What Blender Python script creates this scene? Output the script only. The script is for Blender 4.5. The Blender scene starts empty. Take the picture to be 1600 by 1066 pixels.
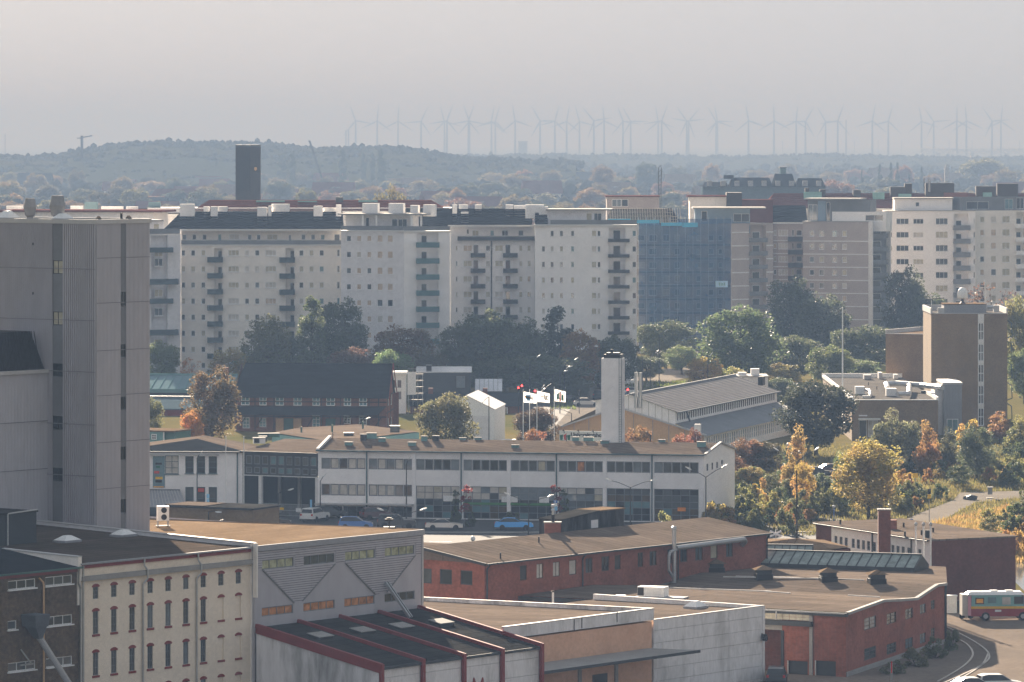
import bpy, math, random
import numpy as np
from mathutils import Vector, Matrix, Quaternion
R = random.Random(7)
S = bpy.context.scene
COL = S.collection
F, H, Y0 = 8000.0, 47.0, 204.0          # focal length in photo pixels, eye height (m), eye-level row
PI = math.pi
# ------------------------------------------------------------------ camera
cam_d = bpy.data.cameras.new('camera'); cam = bpy.data.objects.new('camera', cam_d); COL.objects.link(cam)
cam.location = (0, 0, H); cam.rotation_euler = (PI / 2, 0, 0)
cam_d.sensor_width = 36; cam_d.lens = 36 * F / 1600
cam_d.shift_y = -(533 - Y0) / 1600
cam_d.clip_start = 1; cam_d.clip_end = 90000
S.camera = cam
# ------------------------------------------------------------------ sky, sun, exposure
SUN_AZ, SUN_EL = math.radians(10.5), math.radians(18)
sun_dir = Vector((-math.sin(SUN_AZ) * math.cos(SUN_EL), math.cos(SUN_AZ) * math.cos(SUN_EL), math.sin(SUN_EL)))
w = bpy.data.worlds.new('World'); S.world = w; w.use_nodes = True
wn = w.node_tree.nodes; wl = w.node_tree.links
bg = wn['Background']
sky = wn.new('ShaderNodeTexSky'); sky.sky_type = 'NISHITA'; sky.sun_disc = False
sky.sun_elevation = SUN_EL; sky.sun_rotation = -SUN_AZ
sky.air_density = 1.0; sky.dust_density = 2.0; sky.ozone_density = 1.0; sky.altitude = 0
hs = wn.new('ShaderNodeHueSaturation'); hs.inputs['Saturation'].default_value = 0.5
wl.new(sky.outputs[0], hs.inputs['Color'])
veil = wn.new('ShaderNodeMix'); veil.data_type = 'RGBA'; veil.inputs[0].default_value = 0.985      # even high haze over the whole sky
veil.inputs[7].default_value = (.88, .96, 1.09, 1)
wl.new(hs.outputs[0], veil.inputs[6]); wl.new(veil.outputs[2], bg.inputs['Color'])
bg.inputs['Strength'].default_value = 0.10
sd = bpy.data.lights.new('sun', 'SUN'); so = bpy.data.objects.new('sun', sd); COL.objects.link(so)
sd.energy = 5.0; sd.angle = math.radians(0.6); sd.color = (1.0, 0.87, 0.71)
so.rotation_euler = sun_dir.to_track_quat('Z', 'Y').to_euler(); so.location = (-200, 300, 300)
S.view_settings.view_transform = 'Standard'; S.view_settings.look = 'None'
S.view_settings.exposure = 2.42; S.view_settings.gamma = 1.0
cy = S.cycles
cy.use_denoising = True
cy.max_bounces = 6; cy.diffuse_bounces = 3; cy.glossy_bounces = 3; cy.transmission_bounces = 4
cy.volume_bounces = 1; cy.transparent_max_bounces = 12
cy.sample_clamp_indirect = 4.0
cy.caustics_reflective = False; cy.caustics_refractive = False

# ------------------------------------------------------------------ helpers
def W(px, py, Y): return Vector(((px - 800) * Y / F, Y, H - (py - Y0) * Y / F))
def gY(py, z=0.0): return (H - z) * F / (py - Y0)           # depth at which height z shows on row py
def G(px, py, z=0.0):
    Y = gY(py, z); return Vector(((px - 800) * Y / F, Y, z))

MATS = {}
def nodes_of(m):
    m.use_nodes = True
    return m.node_tree.nodes, m.node_tree.links, m.node_tree.nodes['Principled BSDF']
def mk(name, col, rough=.85, var=.12, vs=.5, metal=0., spec=.25, stretch=(1, 1, 1), fine=.08, dirt=None, dirt_amt=.0, dirt_scale=.3, coat=0, strips=0):
    """procedural surface: base colour broken up by a broad and a fine noise, optional dirt colour in patches"""
    m = bpy.data.materials.new(name); n, l, b = nodes_of(m)
    b.inputs['Roughness'].default_value = rough; b.inputs['Metallic'].default_value = metal
    b.inputs['Specular IOR Level'].default_value = spec
    g = n.new('ShaderNodeNewGeometry'); mp = n.new('ShaderNodeMapping'); mp.inputs['Scale'].default_value = stretch
    l.new(g.outputs['Position'], mp.inputs['Vector'])
    n1 = n.new('ShaderNodeTexNoise'); n1.inputs['Scale'].default_value = vs; n1.inputs['Detail'].default_value = 5; n1.inputs['Roughness'].default_value = .6
    n2 = n.new('ShaderNodeTexNoise'); n2.inputs['Scale'].default_value = vs * 14; n2.inputs['Detail'].default_value = 2
    l.new(mp.outputs[0], n1.inputs['Vector']); l.new(mp.outputs[0], n2.inputs['Vector'])
    a = n.new('ShaderNodeMapRange'); a.inputs[1].default_value = .28; a.inputs[2].default_value = .72
    a.inputs[3].default_value = 1 - var; a.inputs[4].default_value = 1 + var
    l.new(n1.outputs[0], a.inputs[0])
    c = n.new('ShaderNodeMapRange'); c.inputs[1].default_value = .3; c.inputs[2].default_value = .7
    c.inputs[3].default_value = 1 - fine; c.inputs[4].default_value = 1 + fine
    l.new(n2.outputs[0], c.inputs[0])
    mu = n.new('ShaderNodeMath'); mu.operation = 'MULTIPLY'; l.new(a.outputs[0], mu.inputs[0]); l.new(c.outputs[0], mu.inputs[1])
    vm = n.new('ShaderNodeVectorMath'); vm.operation = 'SCALE'; vm.inputs[0].default_value = col[:3]
    l.new(mu.outputs[0], vm.inputs['Scale'])
    out = vm.outputs[0]
    if dirt:
        n3 = n.new('ShaderNodeTexNoise'); n3.inputs['Scale'].default_value = dirt_scale; n3.inputs['Detail'].default_value = 7; n3.inputs['Roughness'].default_value = .7
        l.new(mp.outputs[0], n3.inputs['Vector'])
        r = n.new('ShaderNodeMapRange'); r.inputs[1].default_value = .45; r.inputs[2].default_value = .72; r.inputs[3].default_value = 0; r.inputs[4].default_value = dirt_amt
        l.new(n3.outputs[0], r.inputs[0])
        mx = n.new('ShaderNodeMix'); mx.data_type = 'RGBA'
        l.new(r.outputs[0], mx.inputs[0]); l.new(out, mx.inputs[6]); mx.inputs[7].default_value = (*dirt, 1)
        out = mx.outputs[2]
    l.new(out, b.inputs['Base Color'])
    if coat: b.inputs['Coat Weight'].default_value = coat; b.inputs['Coat Roughness'].default_value = .08
    if strips:
        rt = n.new('ShaderNodeMapping'); rt.inputs['Rotation'].default_value = (0, 0, strips); l.new(g.outputs['Position'], rt.inputs['Vector'])
        bk = n.new('ShaderNodeTexBrick'); bk.inputs['Scale'].default_value = 1; bk.inputs['Brick Width'].default_value = 9; bk.inputs['Row Height'].default_value = 1.05; bk.inputs['Mortar Size'].default_value = .06; bk.inputs['Mortar Smooth'].default_value = .3
        bk.inputs['Color1'].default_value = (1.12, 1.12, 1.12, 1); bk.inputs['Color2'].default_value = (.90, .90, .90, 1); bk.inputs['Mortar'].default_value = (.55, .55, .55, 1); l.new(rt.outputs[0], bk.inputs['Vector'])
        v2 = n.new('ShaderNodeVectorMath'); v2.operation = 'MULTIPLY'; l.new(out, v2.inputs[0]); l.new(bk.outputs['Color'], v2.inputs[1]); l.new(v2.outputs[0], b.inputs['Base Color'])
    MATS[name] = m; return m
def brick(name, c1, c2, mortar, rough=.9, var=.25, bw=.25, bh=.082, bump=.0):
    m = bpy.data.materials.new(name); n, l, b = nodes_of(m)
    b.inputs['Roughness'].default_value = rough; b.inputs['Specular IOR Level'].default_value = .05
    tc = n.new('ShaderNodeTexCoord'); sx = n.new('ShaderNodeSeparateXYZ'); l.new(tc.outputs['Object'], sx.inputs[0])
    ad = n.new('ShaderNodeMath'); l.new(sx.outputs[0], ad.inputs[0]); l.new(sx.outputs[1], ad.inputs[1])
    cb = n.new('ShaderNodeCombineXYZ'); l.new(ad.outputs[0], cb.inputs[0]); l.new(sx.outputs[2], cb.inputs[1])
    bt = n.new('ShaderNodeTexBrick'); bt.inputs['Scale'].default_value = 1
    bt.inputs['Brick Width'].default_value = bw; bt.inputs['Row Height'].default_value = bh; bt.inputs['Mortar Size'].default_value = .009
    bt.inputs['Color1'].default_value = (*c1, 1); bt.inputs['Color2'].default_value = (*c2, 1); bt.inputs['Mortar'].default_value = (*mortar, 1)
    l.new(cb.outputs[0], bt.inputs['Vector'])
    nz = n.new('ShaderNodeTexNoise'); nz.inputs['Scale'].default_value = .35; nz.inputs['Detail'].default_value = 8; nz.inputs['Roughness'].default_value = .65
    l.new(tc.outputs['Object'], nz.inputs['Vector'])
    mr = n.new('ShaderNodeMapRange'); mr.inputs[1].default_value = .3; mr.inputs[2].default_value = .7; mr.inputs[3].default_value = 1 - var; mr.inputs[4].default_value = 1 + var
    l.new(nz.outputs[0], mr.inputs[0])
    n2 = n.new('ShaderNodeTexNoise'); n2.inputs['Scale'].default_value = 3.2; n2.inputs['Detail'].default_value = 3
    l.new(tc.outputs['Object'], n2.inputs['Vector'])
    m2 = n.new('ShaderNodeMapRange'); m2.inputs[1].default_value = .3; m2.inputs[2].default_value = .7; m2.inputs[3].default_value = 1 - var * .7; m2.inputs[4].default_value = 1 + var * .7
    l.new(n2.outputs[0], m2.inputs[0])
    mu = n.new('ShaderNodeMath'); mu.operation = 'MULTIPLY'; l.new(mr.outputs[0], mu.inputs[0]); l.new(m2.outputs[0], mu.inputs[1])
    vm = n.new('ShaderNodeVectorMath'); vm.operation = 'SCALE'; l.new(bt.outputs['Color'], vm.inputs[0]); l.new(mu.outputs[0], vm.inputs['Scale'])
    l.new(vm.outputs[0], b.inputs['Base Color']); MATS[name] = m; return m
def emis(name, col, st):
    m = bpy.data.materials.new(name); n, l, b = nodes_of(m)
    b.inputs['Base Color'].default_value = (*col, 1); b.inputs['Emission Color'].default_value = (*col, 1); b.inputs['Emission Strength'].default_value = st
    MATS[name] = m; return m

class MB:
    def __init__(s): s.v = []; s.f = []
    def add(s, vs, fs):
        o = len(s.v); s.v += [tuple(p) for p in vs]; s.f += [tuple(i + o for i in f) for f in fs]; return s
    def quad(s, a, b, c, d): return s.add([a, b, c, d], [(0, 1, 2, 3)])
    def tri(s, a, b, c): return s.add([a, b, c], [(0, 1, 2)])
    def box(s, x0, x1, y0, y1, z0, z1):
        return s.add([(x0, y0, z0), (x1, y0, z0), (x1, y1, z0), (x0, y1, z0), (x0, y0, z1), (x1, y0, z1), (x1, y1, z1), (x0, y1, z1)],
                     [(0, 3, 2, 1), (4, 5, 6, 7), (0, 1, 5, 4), (1, 2, 6, 5), (2, 3, 7, 6), (3, 0, 4, 7)])
    def prism(s, poly, z0, z1):
        n = len(poly)
        z1 = z1 if isinstance(z1, (list, tuple)) else [z1] * n
        z0 = z0 if isinstance(z0, (list, tuple)) else [z0] * n
        vs = [(p[0], p[1], z0[i]) for i, p in enumerate(poly)] + [(p[0], p[1], z1[i]) for i, p in enumerate(poly)]
        return s.add(vs, [tuple(range(n))[::-1], tuple(range(n, 2 * n))] + [(i, (i + 1) % n, n + (i + 1) % n, n + i) for i in range(n)])
    def loft(s, a, b):                                    # two polygons of equal size, closed
        n = len(a)
        return s.add(list(a) + list(b), [tuple(range(n))[::-1], tuple(range(n, 2 * n))] + [(i, (i + 1) % n, n + (i + 1) % n, n + i) for i in range(n)])
    def tube(s, p0, p1, r0, r1=None, n=8):
        p0, p1 = Vector(p0), Vector(p1); r1 = r0 if r1 is None else r1
        d = (p1 - p0)
        if d.length < 1e-6: return s
        q = d.to_track_quat('Z', 'Y'); a = []; b = []
        for i in range(n):
            t = 2 * PI * i / n; c = q @ Vector((math.cos(t), math.sin(t), 0))
            a.append(p0 + c * r0); b.append(p1 + c * r1)
        return s.loft(a, b)
    def path(s, pts, r, n=8):
        for i in range(len(pts) - 1):
            s.tube(pts[i], pts[i + 1], r, r, n)
        return s
    def lathe(s, prof, c=(0, 0, 0), n=14):
        vs = []; fs = []
        for r, z in prof:
            for i in range(n):
                t = 2 * PI * i / n; vs.append((c[0] + r * math.cos(t), c[1] + r * math.sin(t), c[2] + z))
        m = len(prof)
        for j in range(m - 1):
            for i in range(n):
                k = (i + 1) % n; fs.append((j * n + i, j * n + k, (j + 1) * n + k, (j + 1) * n + i))
        fs.append(tuple(range(n))[::-1]); fs.append(tuple(range((m - 1) * n, m * n)))
        return s.add(vs, fs)
    def bar(s, a, b, wx, wz):                             # rectangular bar between two points
        a, b = Vector(a), Vector(b); d = (b - a).normalized()
        u = d.cross(Vector((0, 0, 1)))
        u = Vector((1, 0, 0)) if u.length < 1e-4 else u.normalized()
        v = u.cross(d)
        k = [u * wx / 2 + v * wz / 2, u * -wx / 2 + v * wz / 2, u * -wx / 2 - v * wz / 2, u * wx / 2 - v * wz / 2]
        return s.loft([a + q for q in k], [b + q for q in k])
    def mesh(s, name):
        m = bpy.data.meshes.new(name); m.from_pydata(s.v, [], s.f); m.update(); return m
    def build(s, name, mat, parent=None, smooth=False, loc=None, rz=None):
        m = s.mesh(name); m.materials.append(MATS[mat])
        if smooth:
            m.polygons.foreach_set('use_smooth', [True] * len(m.polygons))
        return link(name, m, parent, loc, rz)
def link(name, m, parent=None, loc=None, rz=None):
    o = bpy.data.objects.new(name, m); COL.objects.link(o)
    if parent is not None: o.parent = parent
    if loc is not None: o.location = loc
    if rz: o.rotation_euler = (0, 0, rz)
    return o
def tag(o, label=None, cat=None, group=None, kind=None):
    if label: o['label'] = label
    if cat: o['category'] = cat
    if group: o['group'] = group
    if kind: o['kind'] = kind
    return o
def thing(name, label, cat, loc=(0, 0, 0), rz=0., group=None):
    o = bpy.data.objects.new(name, None); COL.objects.link(o); o.location = loc; o.rotation_euler = (0, 0, rz); o.empty_display_size = .5
    return tag(o, label, cat, group)
def copy_tree(o, parent=None):
    c = o.copy(); COL.objects.link(c); c.parent = parent
    for ch in list(o.children): copy_tree(ch, c)
    return c
ORD = ['first', 'second', 'third', 'fourth', 'fifth', 'sixth', 'seventh', 'eighth', 'ninth', 'tenth', 'eleventh', 'twelfth', 'thirteenth', 'fourteenth',
       'fifteenth', 'sixteenth', 'seventeenth', 'eighteenth', 'nineteenth', 'twentieth']
def ordn(i):
    if i < 20: return ORD[i]
    return {2: 'twenty-', 3: 'thirty-', 4: 'forty-'}[(i + 1) // 10] + ORD[(i + 1) % 10 - 1] if (i + 1) % 10 else {3: 'thirtieth', 4: 'fortieth'}[(i + 1) // 10]

class Fr:
    """plan line through A along d; n points away from the camera. Local coordinates: u along, v behind, z up."""
    def __init__(s, A, d=None, B=None):
        s.A = Vector(A[:2]); s.d = (Vector(B[:2]) - s.A).normalized() if B is not None else Vector(d[:2]).normalized()
        s.n = Vector((-s.d.y, s.d.x)); s.rz = math.atan2(s.d.y, s.d.x)
        s.L = (Vector(B[:2]) - s.A).length if B is not None else 0
    def u(s, px, v=0.):
        k = (px - 800) / F; A = s.A + s.n * v
        return (k * A.y - A.x) / (s.d.x - k * s.d.y)
    def Y(s, u, v=0.): return s.A.y + s.d.y * u + s.n.y * v
    def z(s, px, py, v=0.): return H - (py - Y0) * s.Y(s.u(px, v), v) / F
    def v(s, px, u=0.):
        k = (px - 800) / F; A = s.A + s.d * u
        return (k * A.y - A.x) / (s.n.x - k * s.n.y)
    def zv(s, px, py, u=0.): return H - (py - Y0) * s.Y(u, s.v(px, u)) / F
    def root(s, name, label, cat, group=None): return thing(name, label, cat, (s.A.x, s.A.y, 0), s.rz, group)
def XY(px, Y): return Vector(((px - 800) * Y / F, Y))

def front(v=0., u0=0.): return (lambda u, w, z: (u0 + u, v + w, z)), 0.
def left_side(x=0.): return (lambda u, w, z: (x + w, -u, z)), -PI / 2        # faces -x; u runs towards -y (viewer's right): u=-y
def right_side(x): return (lambda u, w, z: (x - w, u, z)), PI / 2            # faces +x; u runs towards +y
def seg(a, b):                                                               # wall from a to b (plan), inside on the left
    a = Vector(a[:2]); d = (Vector(b[:2]) - a).normalized(); n = Vector((-d.y, d.x))
    return (lambda u, w, z: (a.x + d.x * u + n.x * w, a.y + d.y * u + n.y * w, z)), math.atan2(d.y, d.x)
def facade(mb, mp, u0, u1, z0, z1, holes, d=.18):
    us = sorted({u0, u1, *[h[0] for h in holes], *[h[1] for h in holes]})
    zs = sorted({z0, z1, *[h[2] for h in holes], *[h[3] for h in holes]})
    us = [x for x in us if u0 <= x <= u1]; zs = [x for x in zs if z0 <= x <= z1]
    for i in range(len(us) - 1):
        uc = (us[i] + us[i + 1]) / 2
        col = [h for h in holes if h[0] < uc < h[1]]
        start = None
        for j in range(len(zs)):
            solid = j < len(zs) - 1 and not any(h[2] < (zs[j] + zs[j + 1]) / 2 < h[3] for h in col)
            if solid and start is None: start = zs[j]
            if not solid and start is not None:
                mb.quad(mp(us[i], 0, start), mp(us[i + 1], 0, start), mp(us[i + 1], 0, zs[j]), mp(us[i], 0, zs[j])); start = None
    for a, b, c, e in [h[:4] for h in holes]:
        mb.quad(mp(a, 0, c), mp(a, d, c), mp(a, d, e), mp(a, 0, e)); mb.quad(mp(b, 0, c), mp(b, 0, e), mp(b, d, e), mp(b, d, c))
        mb.quad(mp(a, 0, c), mp(b, 0, c), mp(b, d, c), mp(a, d, c)); mb.quad(mp(a, 0, e), mp(a, d, e), mp(b, d, e), mp(b, 0, e))
WC = {}
def window(parent, pos, rz, ww, hh, nx=1, ny=1, fm='frame_white', pm='glass_dark', fw=.07, sill=0., name='window', zbars=None):
    """frame (with mullions) + one pane mesh behind it; meshes are shared by size"""
    ww = round(ww, 2); hh = round(hh, 2)
    k = (ww, hh, nx, ny, fm, fw, sill)
    if k not in WC:
        mb = MB(); t = .07
        mb.box(0, fw, 0, t, 0, hh); mb.box(ww - fw, ww, 0, t, 0, hh); mb.box(fw, ww - fw, 0, t, 0, fw); mb.box(fw, ww - fw, 0, t, hh - fw, hh)
        for i in range(1, nx): x = ww * i / nx; mb.box(x - fw * .4, x + fw * .4, .005, t - .005, fw, hh - fw)
        for i in range(1, ny): z = hh * i / ny; mb.box(fw, ww - fw, .008, t - .008, z - fw * .35, z + fw * .35)
        if sill: mb.box(-.08, ww + .08, -.18 - sill, 0, -.09, -.004)
        m = mb.mesh(name); m.materials.append(MATS[fm]); WC[k] = m
    k2 = (ww, hh, pm)
    if k2 not in WC:
        m = MB().quad((.02, .045, .02), (ww - .02, .045, .02), (ww - .02, .045, hh - .02), (.02, .045, hh - .02)).mesh('pane'); m.materials.append(MATS[pm]); WC[k2] = m
    o = link(name, WC[k], parent, pos, rz); link('pane', WC[k2], o)
    return o
def pick(ws): 
    r = R.random() * sum(ws.values())
    for k, x in ws.items():
        r -= x
        if r <= 0: return k
    return k
def wins(parent, fm, holes, mp, rz, panes, nx=1, ny=1, d=.18, fw=.07, sill=0.):
    for h in holes:
        pm = h[4] if len(h) > 4 and h[4] else pick(panes)
        n = h[5] if len(h) > 5 else (nx, ny)
        window(parent, mp(h[0], d - .07, h[2]), rz, h[1] - h[0], h[3] - h[2], n[0], n[1], fm, pm, fw, sill)

# ------------------------------------------------------------------ materials
def glass(name, col, rough=.06, var=.25, vs=.5, spec=.5):
    return mk(name, col, rough, var, vs, 0, spec, fine=.02)
glass('glass_dark', (.025, .03, .035)); glass('glass_mid', (.07, .08, .085), .08); glass('glass_sky', (.16, .19, .21), .05, .3, 1.2)  # glass_sky: a sky reflection put into the pane colour
glass('glass_cream', (.42, .38, .28), .25, .3, 1.4); glass('glass_pale', (.50, .47, .42), .3, .25, 1.1); glass('glass_teal', (.10, .20, .22), .08)
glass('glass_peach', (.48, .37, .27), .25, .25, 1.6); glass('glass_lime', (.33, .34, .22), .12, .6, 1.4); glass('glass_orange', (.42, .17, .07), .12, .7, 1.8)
glass('glass_brownish', (.09, .065, .04), .1, .5, .8)
mk('frame_white', (.75, .75, .74), .6, .08); mk('frame_grey', (.19, .20, .21), .8, spec=.05); mk('frame_dark', (.05, .055, .06), .5); mk('frame_brown', (.09, .06, .045), .7)
mk('frame_teal', (.08, .13, .14), .8, spec=.05)
mk('render_cream', (.82, .77, .70), .92, .08, .12, fine=.05, dirt=(.64, .59, .54), dirt_amt=.5, dirt_scale=.16)
mk('render_white', (.85, .83, .81), .92, .07, .12, fine=.04, dirt=(.66, .64, .62), dirt_amt=.45, dirt_scale=.2)
mk('render_grey', (.70, .685, .69), .92, .07, .12, dirt=(.56, .54, .53), dirt_amt=.4)
mk('slate', (.028, .031, .035), .9, .2, .6, spec=0., stretch=(1, 1, 3)); mk('roof_red', (.13, .055, .048), .9, .2, .5, spec=0.)
mk('felt_tan', (.18, .13, .088), .95, .12, .35, stretch=(1, .25, 1), spec=0., fine=.10, dirt=(.12, .09, .065), dirt_amt=.55, dirt_scale=.12, strips=-.91)
mk('felt_brown', (.15, .12, .098), .95, .14, .4, stretch=(.3, 1, 1), spec=0., fine=.16, dirt=(.08, .068, .058), dirt_amt=.75, dirt_scale=.11, strips=.66)
mk('felt_umber', (.088, .070, .057), .95, .15, .4, spec=0., fine=.16, dirt=(.05, .043, .038), dirt_amt=.6, dirt_scale=.12, strips=-.91)
mk('felt_dark', (.036, .036, .036), .95, .16, .4, spec=0., fine=.14, dirt=(.09, .08, .066), dirt_amt=.4, dirt_scale=.2, strips=-.91)
mk('metal_grey', (.30, .30, .31), .85, .1, .3, spec=.05); mk('metal_light', (.45, .44, .43), .7, .1, .5, spec=.1); mk('metal_dark', (.045, .05, .055), .6)
mk('galv', (.42, .43, .44), .35, .15, 1.2, metal=.7); mk('steel_pipe', (.34, .35, .36), .4, .15, .8, metal=.6)
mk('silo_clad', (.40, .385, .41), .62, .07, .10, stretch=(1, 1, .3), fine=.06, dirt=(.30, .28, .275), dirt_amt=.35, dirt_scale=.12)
mk('silo_clad_lit', (.44, .43, .455), .62, .06, .12, stretch=(1, 1, .3), fine=.05, dirt=(.33, .31, .31), dirt_amt=.3, dirt_scale=.12)  # lighter copy of silo_clad: the brighter face is put into the colour
mk('slat_grey', (.20, .20, .205), .7, .08, .5)
mk('red_trim', (.21, .035, .035), .55, .12, .8); mk('red_paint', (.36, .05, .04), .5); mk('orange_render', (.64, .39, .26), .92, .10, .25, dirt=(.42, .21, .12), dirt_amt=.35)
mk('concrete_panel', (.72, .70, .69), .9, .10, .35, stretch=(1, 1, .35), dirt=(.26, .25, .23), dirt_amt=.75, dirt_scale=.35)
mk('concrete', (.30, .29, .275), .95, .12, .4, dirt=(.2, .19, .17), dirt_amt=.5)
mk('dirty_panel', (.68, .67, .68), .9, .14, .22, stretch=(1, 1, .25), dirt=(.11, .11, .10), dirt_amt=.85, dirt_scale=.42)
brick('brick_cream', (.78, .68, .55), (.74, .64, .52), (.70, .62, .51), var=.08)
brick('brick_brown', (.13, .085, .05), (.085, .058, .04), (.13, .11, .085), var=.45)
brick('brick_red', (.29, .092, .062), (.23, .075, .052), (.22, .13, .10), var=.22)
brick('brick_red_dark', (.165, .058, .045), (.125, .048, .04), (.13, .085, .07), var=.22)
brick('brick_tan', (.23, .16, .095), (.19, .13, .08), (.20, .155, .10), var=.15)
brick('brick_rose', (.43, .375, .35), (.39, .335, .315), (.40, .355, .34), var=.10)
brick('brick_timber', (.22, .09, .065), (.18, .075, .055), (.16, .10, .08), var=.2)
mk('timber', (.035, .032, .03), .8); mk('asphalt', (.062, .064, .068), .9, .18, .25, spec=.05, fine=.15, dirt=(.10, .095, .085), dirt_amt=.5, dirt_scale=.1)
mk('asphalt_old', (.175, .145, .12), .95, .15, .12, spec=0., fine=.14, dirt=(.12, .105, .09), dirt_amt=.7, dirt_scale=.09)
mk('asphalt_pale', (.20, .18, .155), .95, .12, .2, spec=0., fine=.12, dirt=(.15, .135, .12), dirt_amt=.4)
mk('line_white', (.62, .62, .6), .7); mk('rail', (.30, .26, .22), .35, metal=.7)
mk('plastic_white', (.72, .72, .70), .45, .05); mk('plastic_black', (.02, .02, .022), .5); mk('rubber', (.02, .02, .02), .9)
mk('white_paint', (.68, .67, .65), .5, .05); mk('teal_metal', (.16, .29, .29), .9, .08, .4, spec=0.); mk('slate_blue', (.09, .125, .145), .95, .1, .5, spec=0.); mk('teal_roof', (.16, .24, .26), .9, .1, .5, spec=0.)
mk('green_metal', (.06, .13, .11), .5, .12); mk('blue_sheet', (.05, .32, .52), .6, .2, .5); mk('peach_panel', (.56, .36, .20), .85, .06, .3)
mk('grey_tile', (.20, .195, .195), .95, .13, .7, spec=0., fine=.25); mk('felt_grey', (.13, .122, .112), .95, .15, .4, spec=0., fine=.12, dirt=(.08, .075, .07), dirt_amt=.5); mk('hopper_metal', (.10, .11, .125), .7, .15, .8, spec=.1); mk('canvas_white', (.80, .79, .77), .8, .04); mk('bark', (.055, .045, .035), .95, .3, 2.)
mk('graffiti_board', (.022, .024, .028), .8, .5, .8, stretch=(1, 1, .3), dirt=(.13, .14, .15), dirt_amt=.8, dirt_scale=.9)
mk('solar_sheet', (.50, .52, .55), .22, .12, .6, metal=.4); mk('bale', (.3, .3, .28), .8)
mk('sign_green', (.05, .19, .06), .6); mk('sign_orange', (.75, .25, .04), .6); mk('sign_blue', (.03, .13, .42), .5); mk('sign_yellow', (.75, .45, .03), .6)
mk('sign_red', (.55, .03, .03), .5); mk('ink', (.03, .03, .035), .7); mk('ink_green', (.02, .14, .08), .7); mk('ink_red', (.55, .06, .04), .7)
mk('ink_orange', (.9, .42, .06), .7); mk('ink_blue', (.22, .48, .72), .7); mk('tent_white', (.80, .79, .78), .9, .04, spec=0.)
mk('balc_dark', (.055, .08, .085), .8, spec=.05); mk('teal_dark', (.07, .15, .16), .6); mk('pale_wood', (.45, .37, .28), .6, .15, .8); mk('blue_panel', (.22, .30, .38), .6, .06); mk('banner_blue', (.35, .52, .68), .7); mk('tower_brick', (.045, .04, .04), .85, .2, .3)
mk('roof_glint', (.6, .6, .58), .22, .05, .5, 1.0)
emis('red_light', (1, .03, .03), 3.0)

m = bpy.data.materials.new('net_blue'); n, l, b = nodes_of(m); b.inputs['Base Color'].default_value = (.018, .085, .19, 1); b.inputs['Roughness'].default_value = .9
tr = n.new('ShaderNodeBsdfTransparent'); mx = n.new('ShaderNodeMixShader'); nz = n.new('ShaderNodeTexNoise'); nz.inputs['Scale'].default_value = .35; nz.inputs['Detail'].default_value = 4
g = n.new('ShaderNodeNewGeometry'); l.new(g.outputs['Position'], nz.inputs['Vector']); mr = n.new('ShaderNodeMapRange'); mr.inputs[1].default_value = .3; mr.inputs[2].default_value = .7; mr.inputs[3].default_value = .52; mr.inputs[4].default_value = .76
l.new(nz.outputs[0], mr.inputs[0]); l.new(mr.outputs[0], mx.inputs[0]); l.new(tr.outputs[0], mx.inputs[1]); l.new(b.outputs[0], mx.inputs[2]); l.new(mx.outputs[0], n['Material Output'].inputs['Surface']); MATS['net_blue'] = m

m = MATS['canvas_white']; n, l = m.node_tree.nodes, m.node_tree.links; b = n['Principled BSDF']; tr = n.new('ShaderNodeBsdfTranslucent'); tr.inputs['Color'].default_value = (.8, .79, .77, 1); mx = n.new('ShaderNodeMixShader'); mx.inputs[0].default_value = .45
l.new(b.outputs[0], mx.inputs[1]); l.new(tr.outputs[0], mx.inputs[2]); l.new(mx.outputs[0], n['Material Output'].inputs['Surface'])
# ================================================================== the setting: ground, sea, roads
RE2 = 2 * 7.43e6
def drop(d): return -(max(0, d - 1500)) ** 2 / RE2
def ground_mat(name, c1, c2, c3, s1=.02, s2=.25):
    m = bpy.data.materials.new(name); n, l, b = nodes_of(m); b.inputs['Roughness'].default_value = .95; b.inputs['Specular IOR Level'].default_value = 0
    g = n.new('ShaderNodeNewGeometry')
    a = n.new('ShaderNodeTexNoise'); a.inputs['Scale'].default_value = s1; a.inputs['Detail'].default_value = 6; l.new(g.outputs['Position'], a.inputs['Vector'])
    c = n.new('ShaderNodeTexNoise'); c.inputs['Scale'].default_value = s2; c.inputs['Detail'].default_value = 6; l.new(g.outputs['Position'], c.inputs['Vector'])
    r = n.new('ShaderNodeValToRGB'); r.color_ramp.elements[0].position = .38; r.color_ramp.elements[1].position = .62
    r.color_ramp.elements[0].color = (*c1, 1); r.color_ramp.elements[1].color = (*c2, 1); l.new(a.outputs[0], r.inputs[0])
    mr = n.new('ShaderNodeMapRange'); mr.inputs[1].default_value = .4; mr.inputs[2].default_value = .7; l.new(c.outputs[0], mr.inputs[0])
    mx = n.new('ShaderNodeMix'); mx.data_type = 'RGBA'; l.new(mr.outputs[0], mx.inputs[0]); l.new(r.outputs[0], mx.inputs[6]); mx.inputs[7].default_value = (*c3, 1)
    l.new(mx.outputs[2], b.inputs['Base Color']); MATS[name] = m
ground_mat('ground_grass', (.075, .08, .03), (.16, .125, .055), (.11, .10, .045))
ground_mat('bank_grass', (.20, .14, .062), (.26, .18, .085), (.13, .115, .045), .06, .5)
ground_mat('far_land', (.03, .035, .02), (.04, .04, .025), (.03, .035, .02), .003, .02)
mk('sea_water', (.10, .12, .13), .8, .1, .01, spec=.0); mk('canal_water', (.10, .11, .11), .08, .1, .2, spec=.5)
rows = [-400, 0, 200, 400, 600, 800, 1000, 1250, 1500, 1800, 2200, 2700, 3300, 4000, 4800, 5700, 6700, 7600]
mb = MB(); mb.v = []
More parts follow.
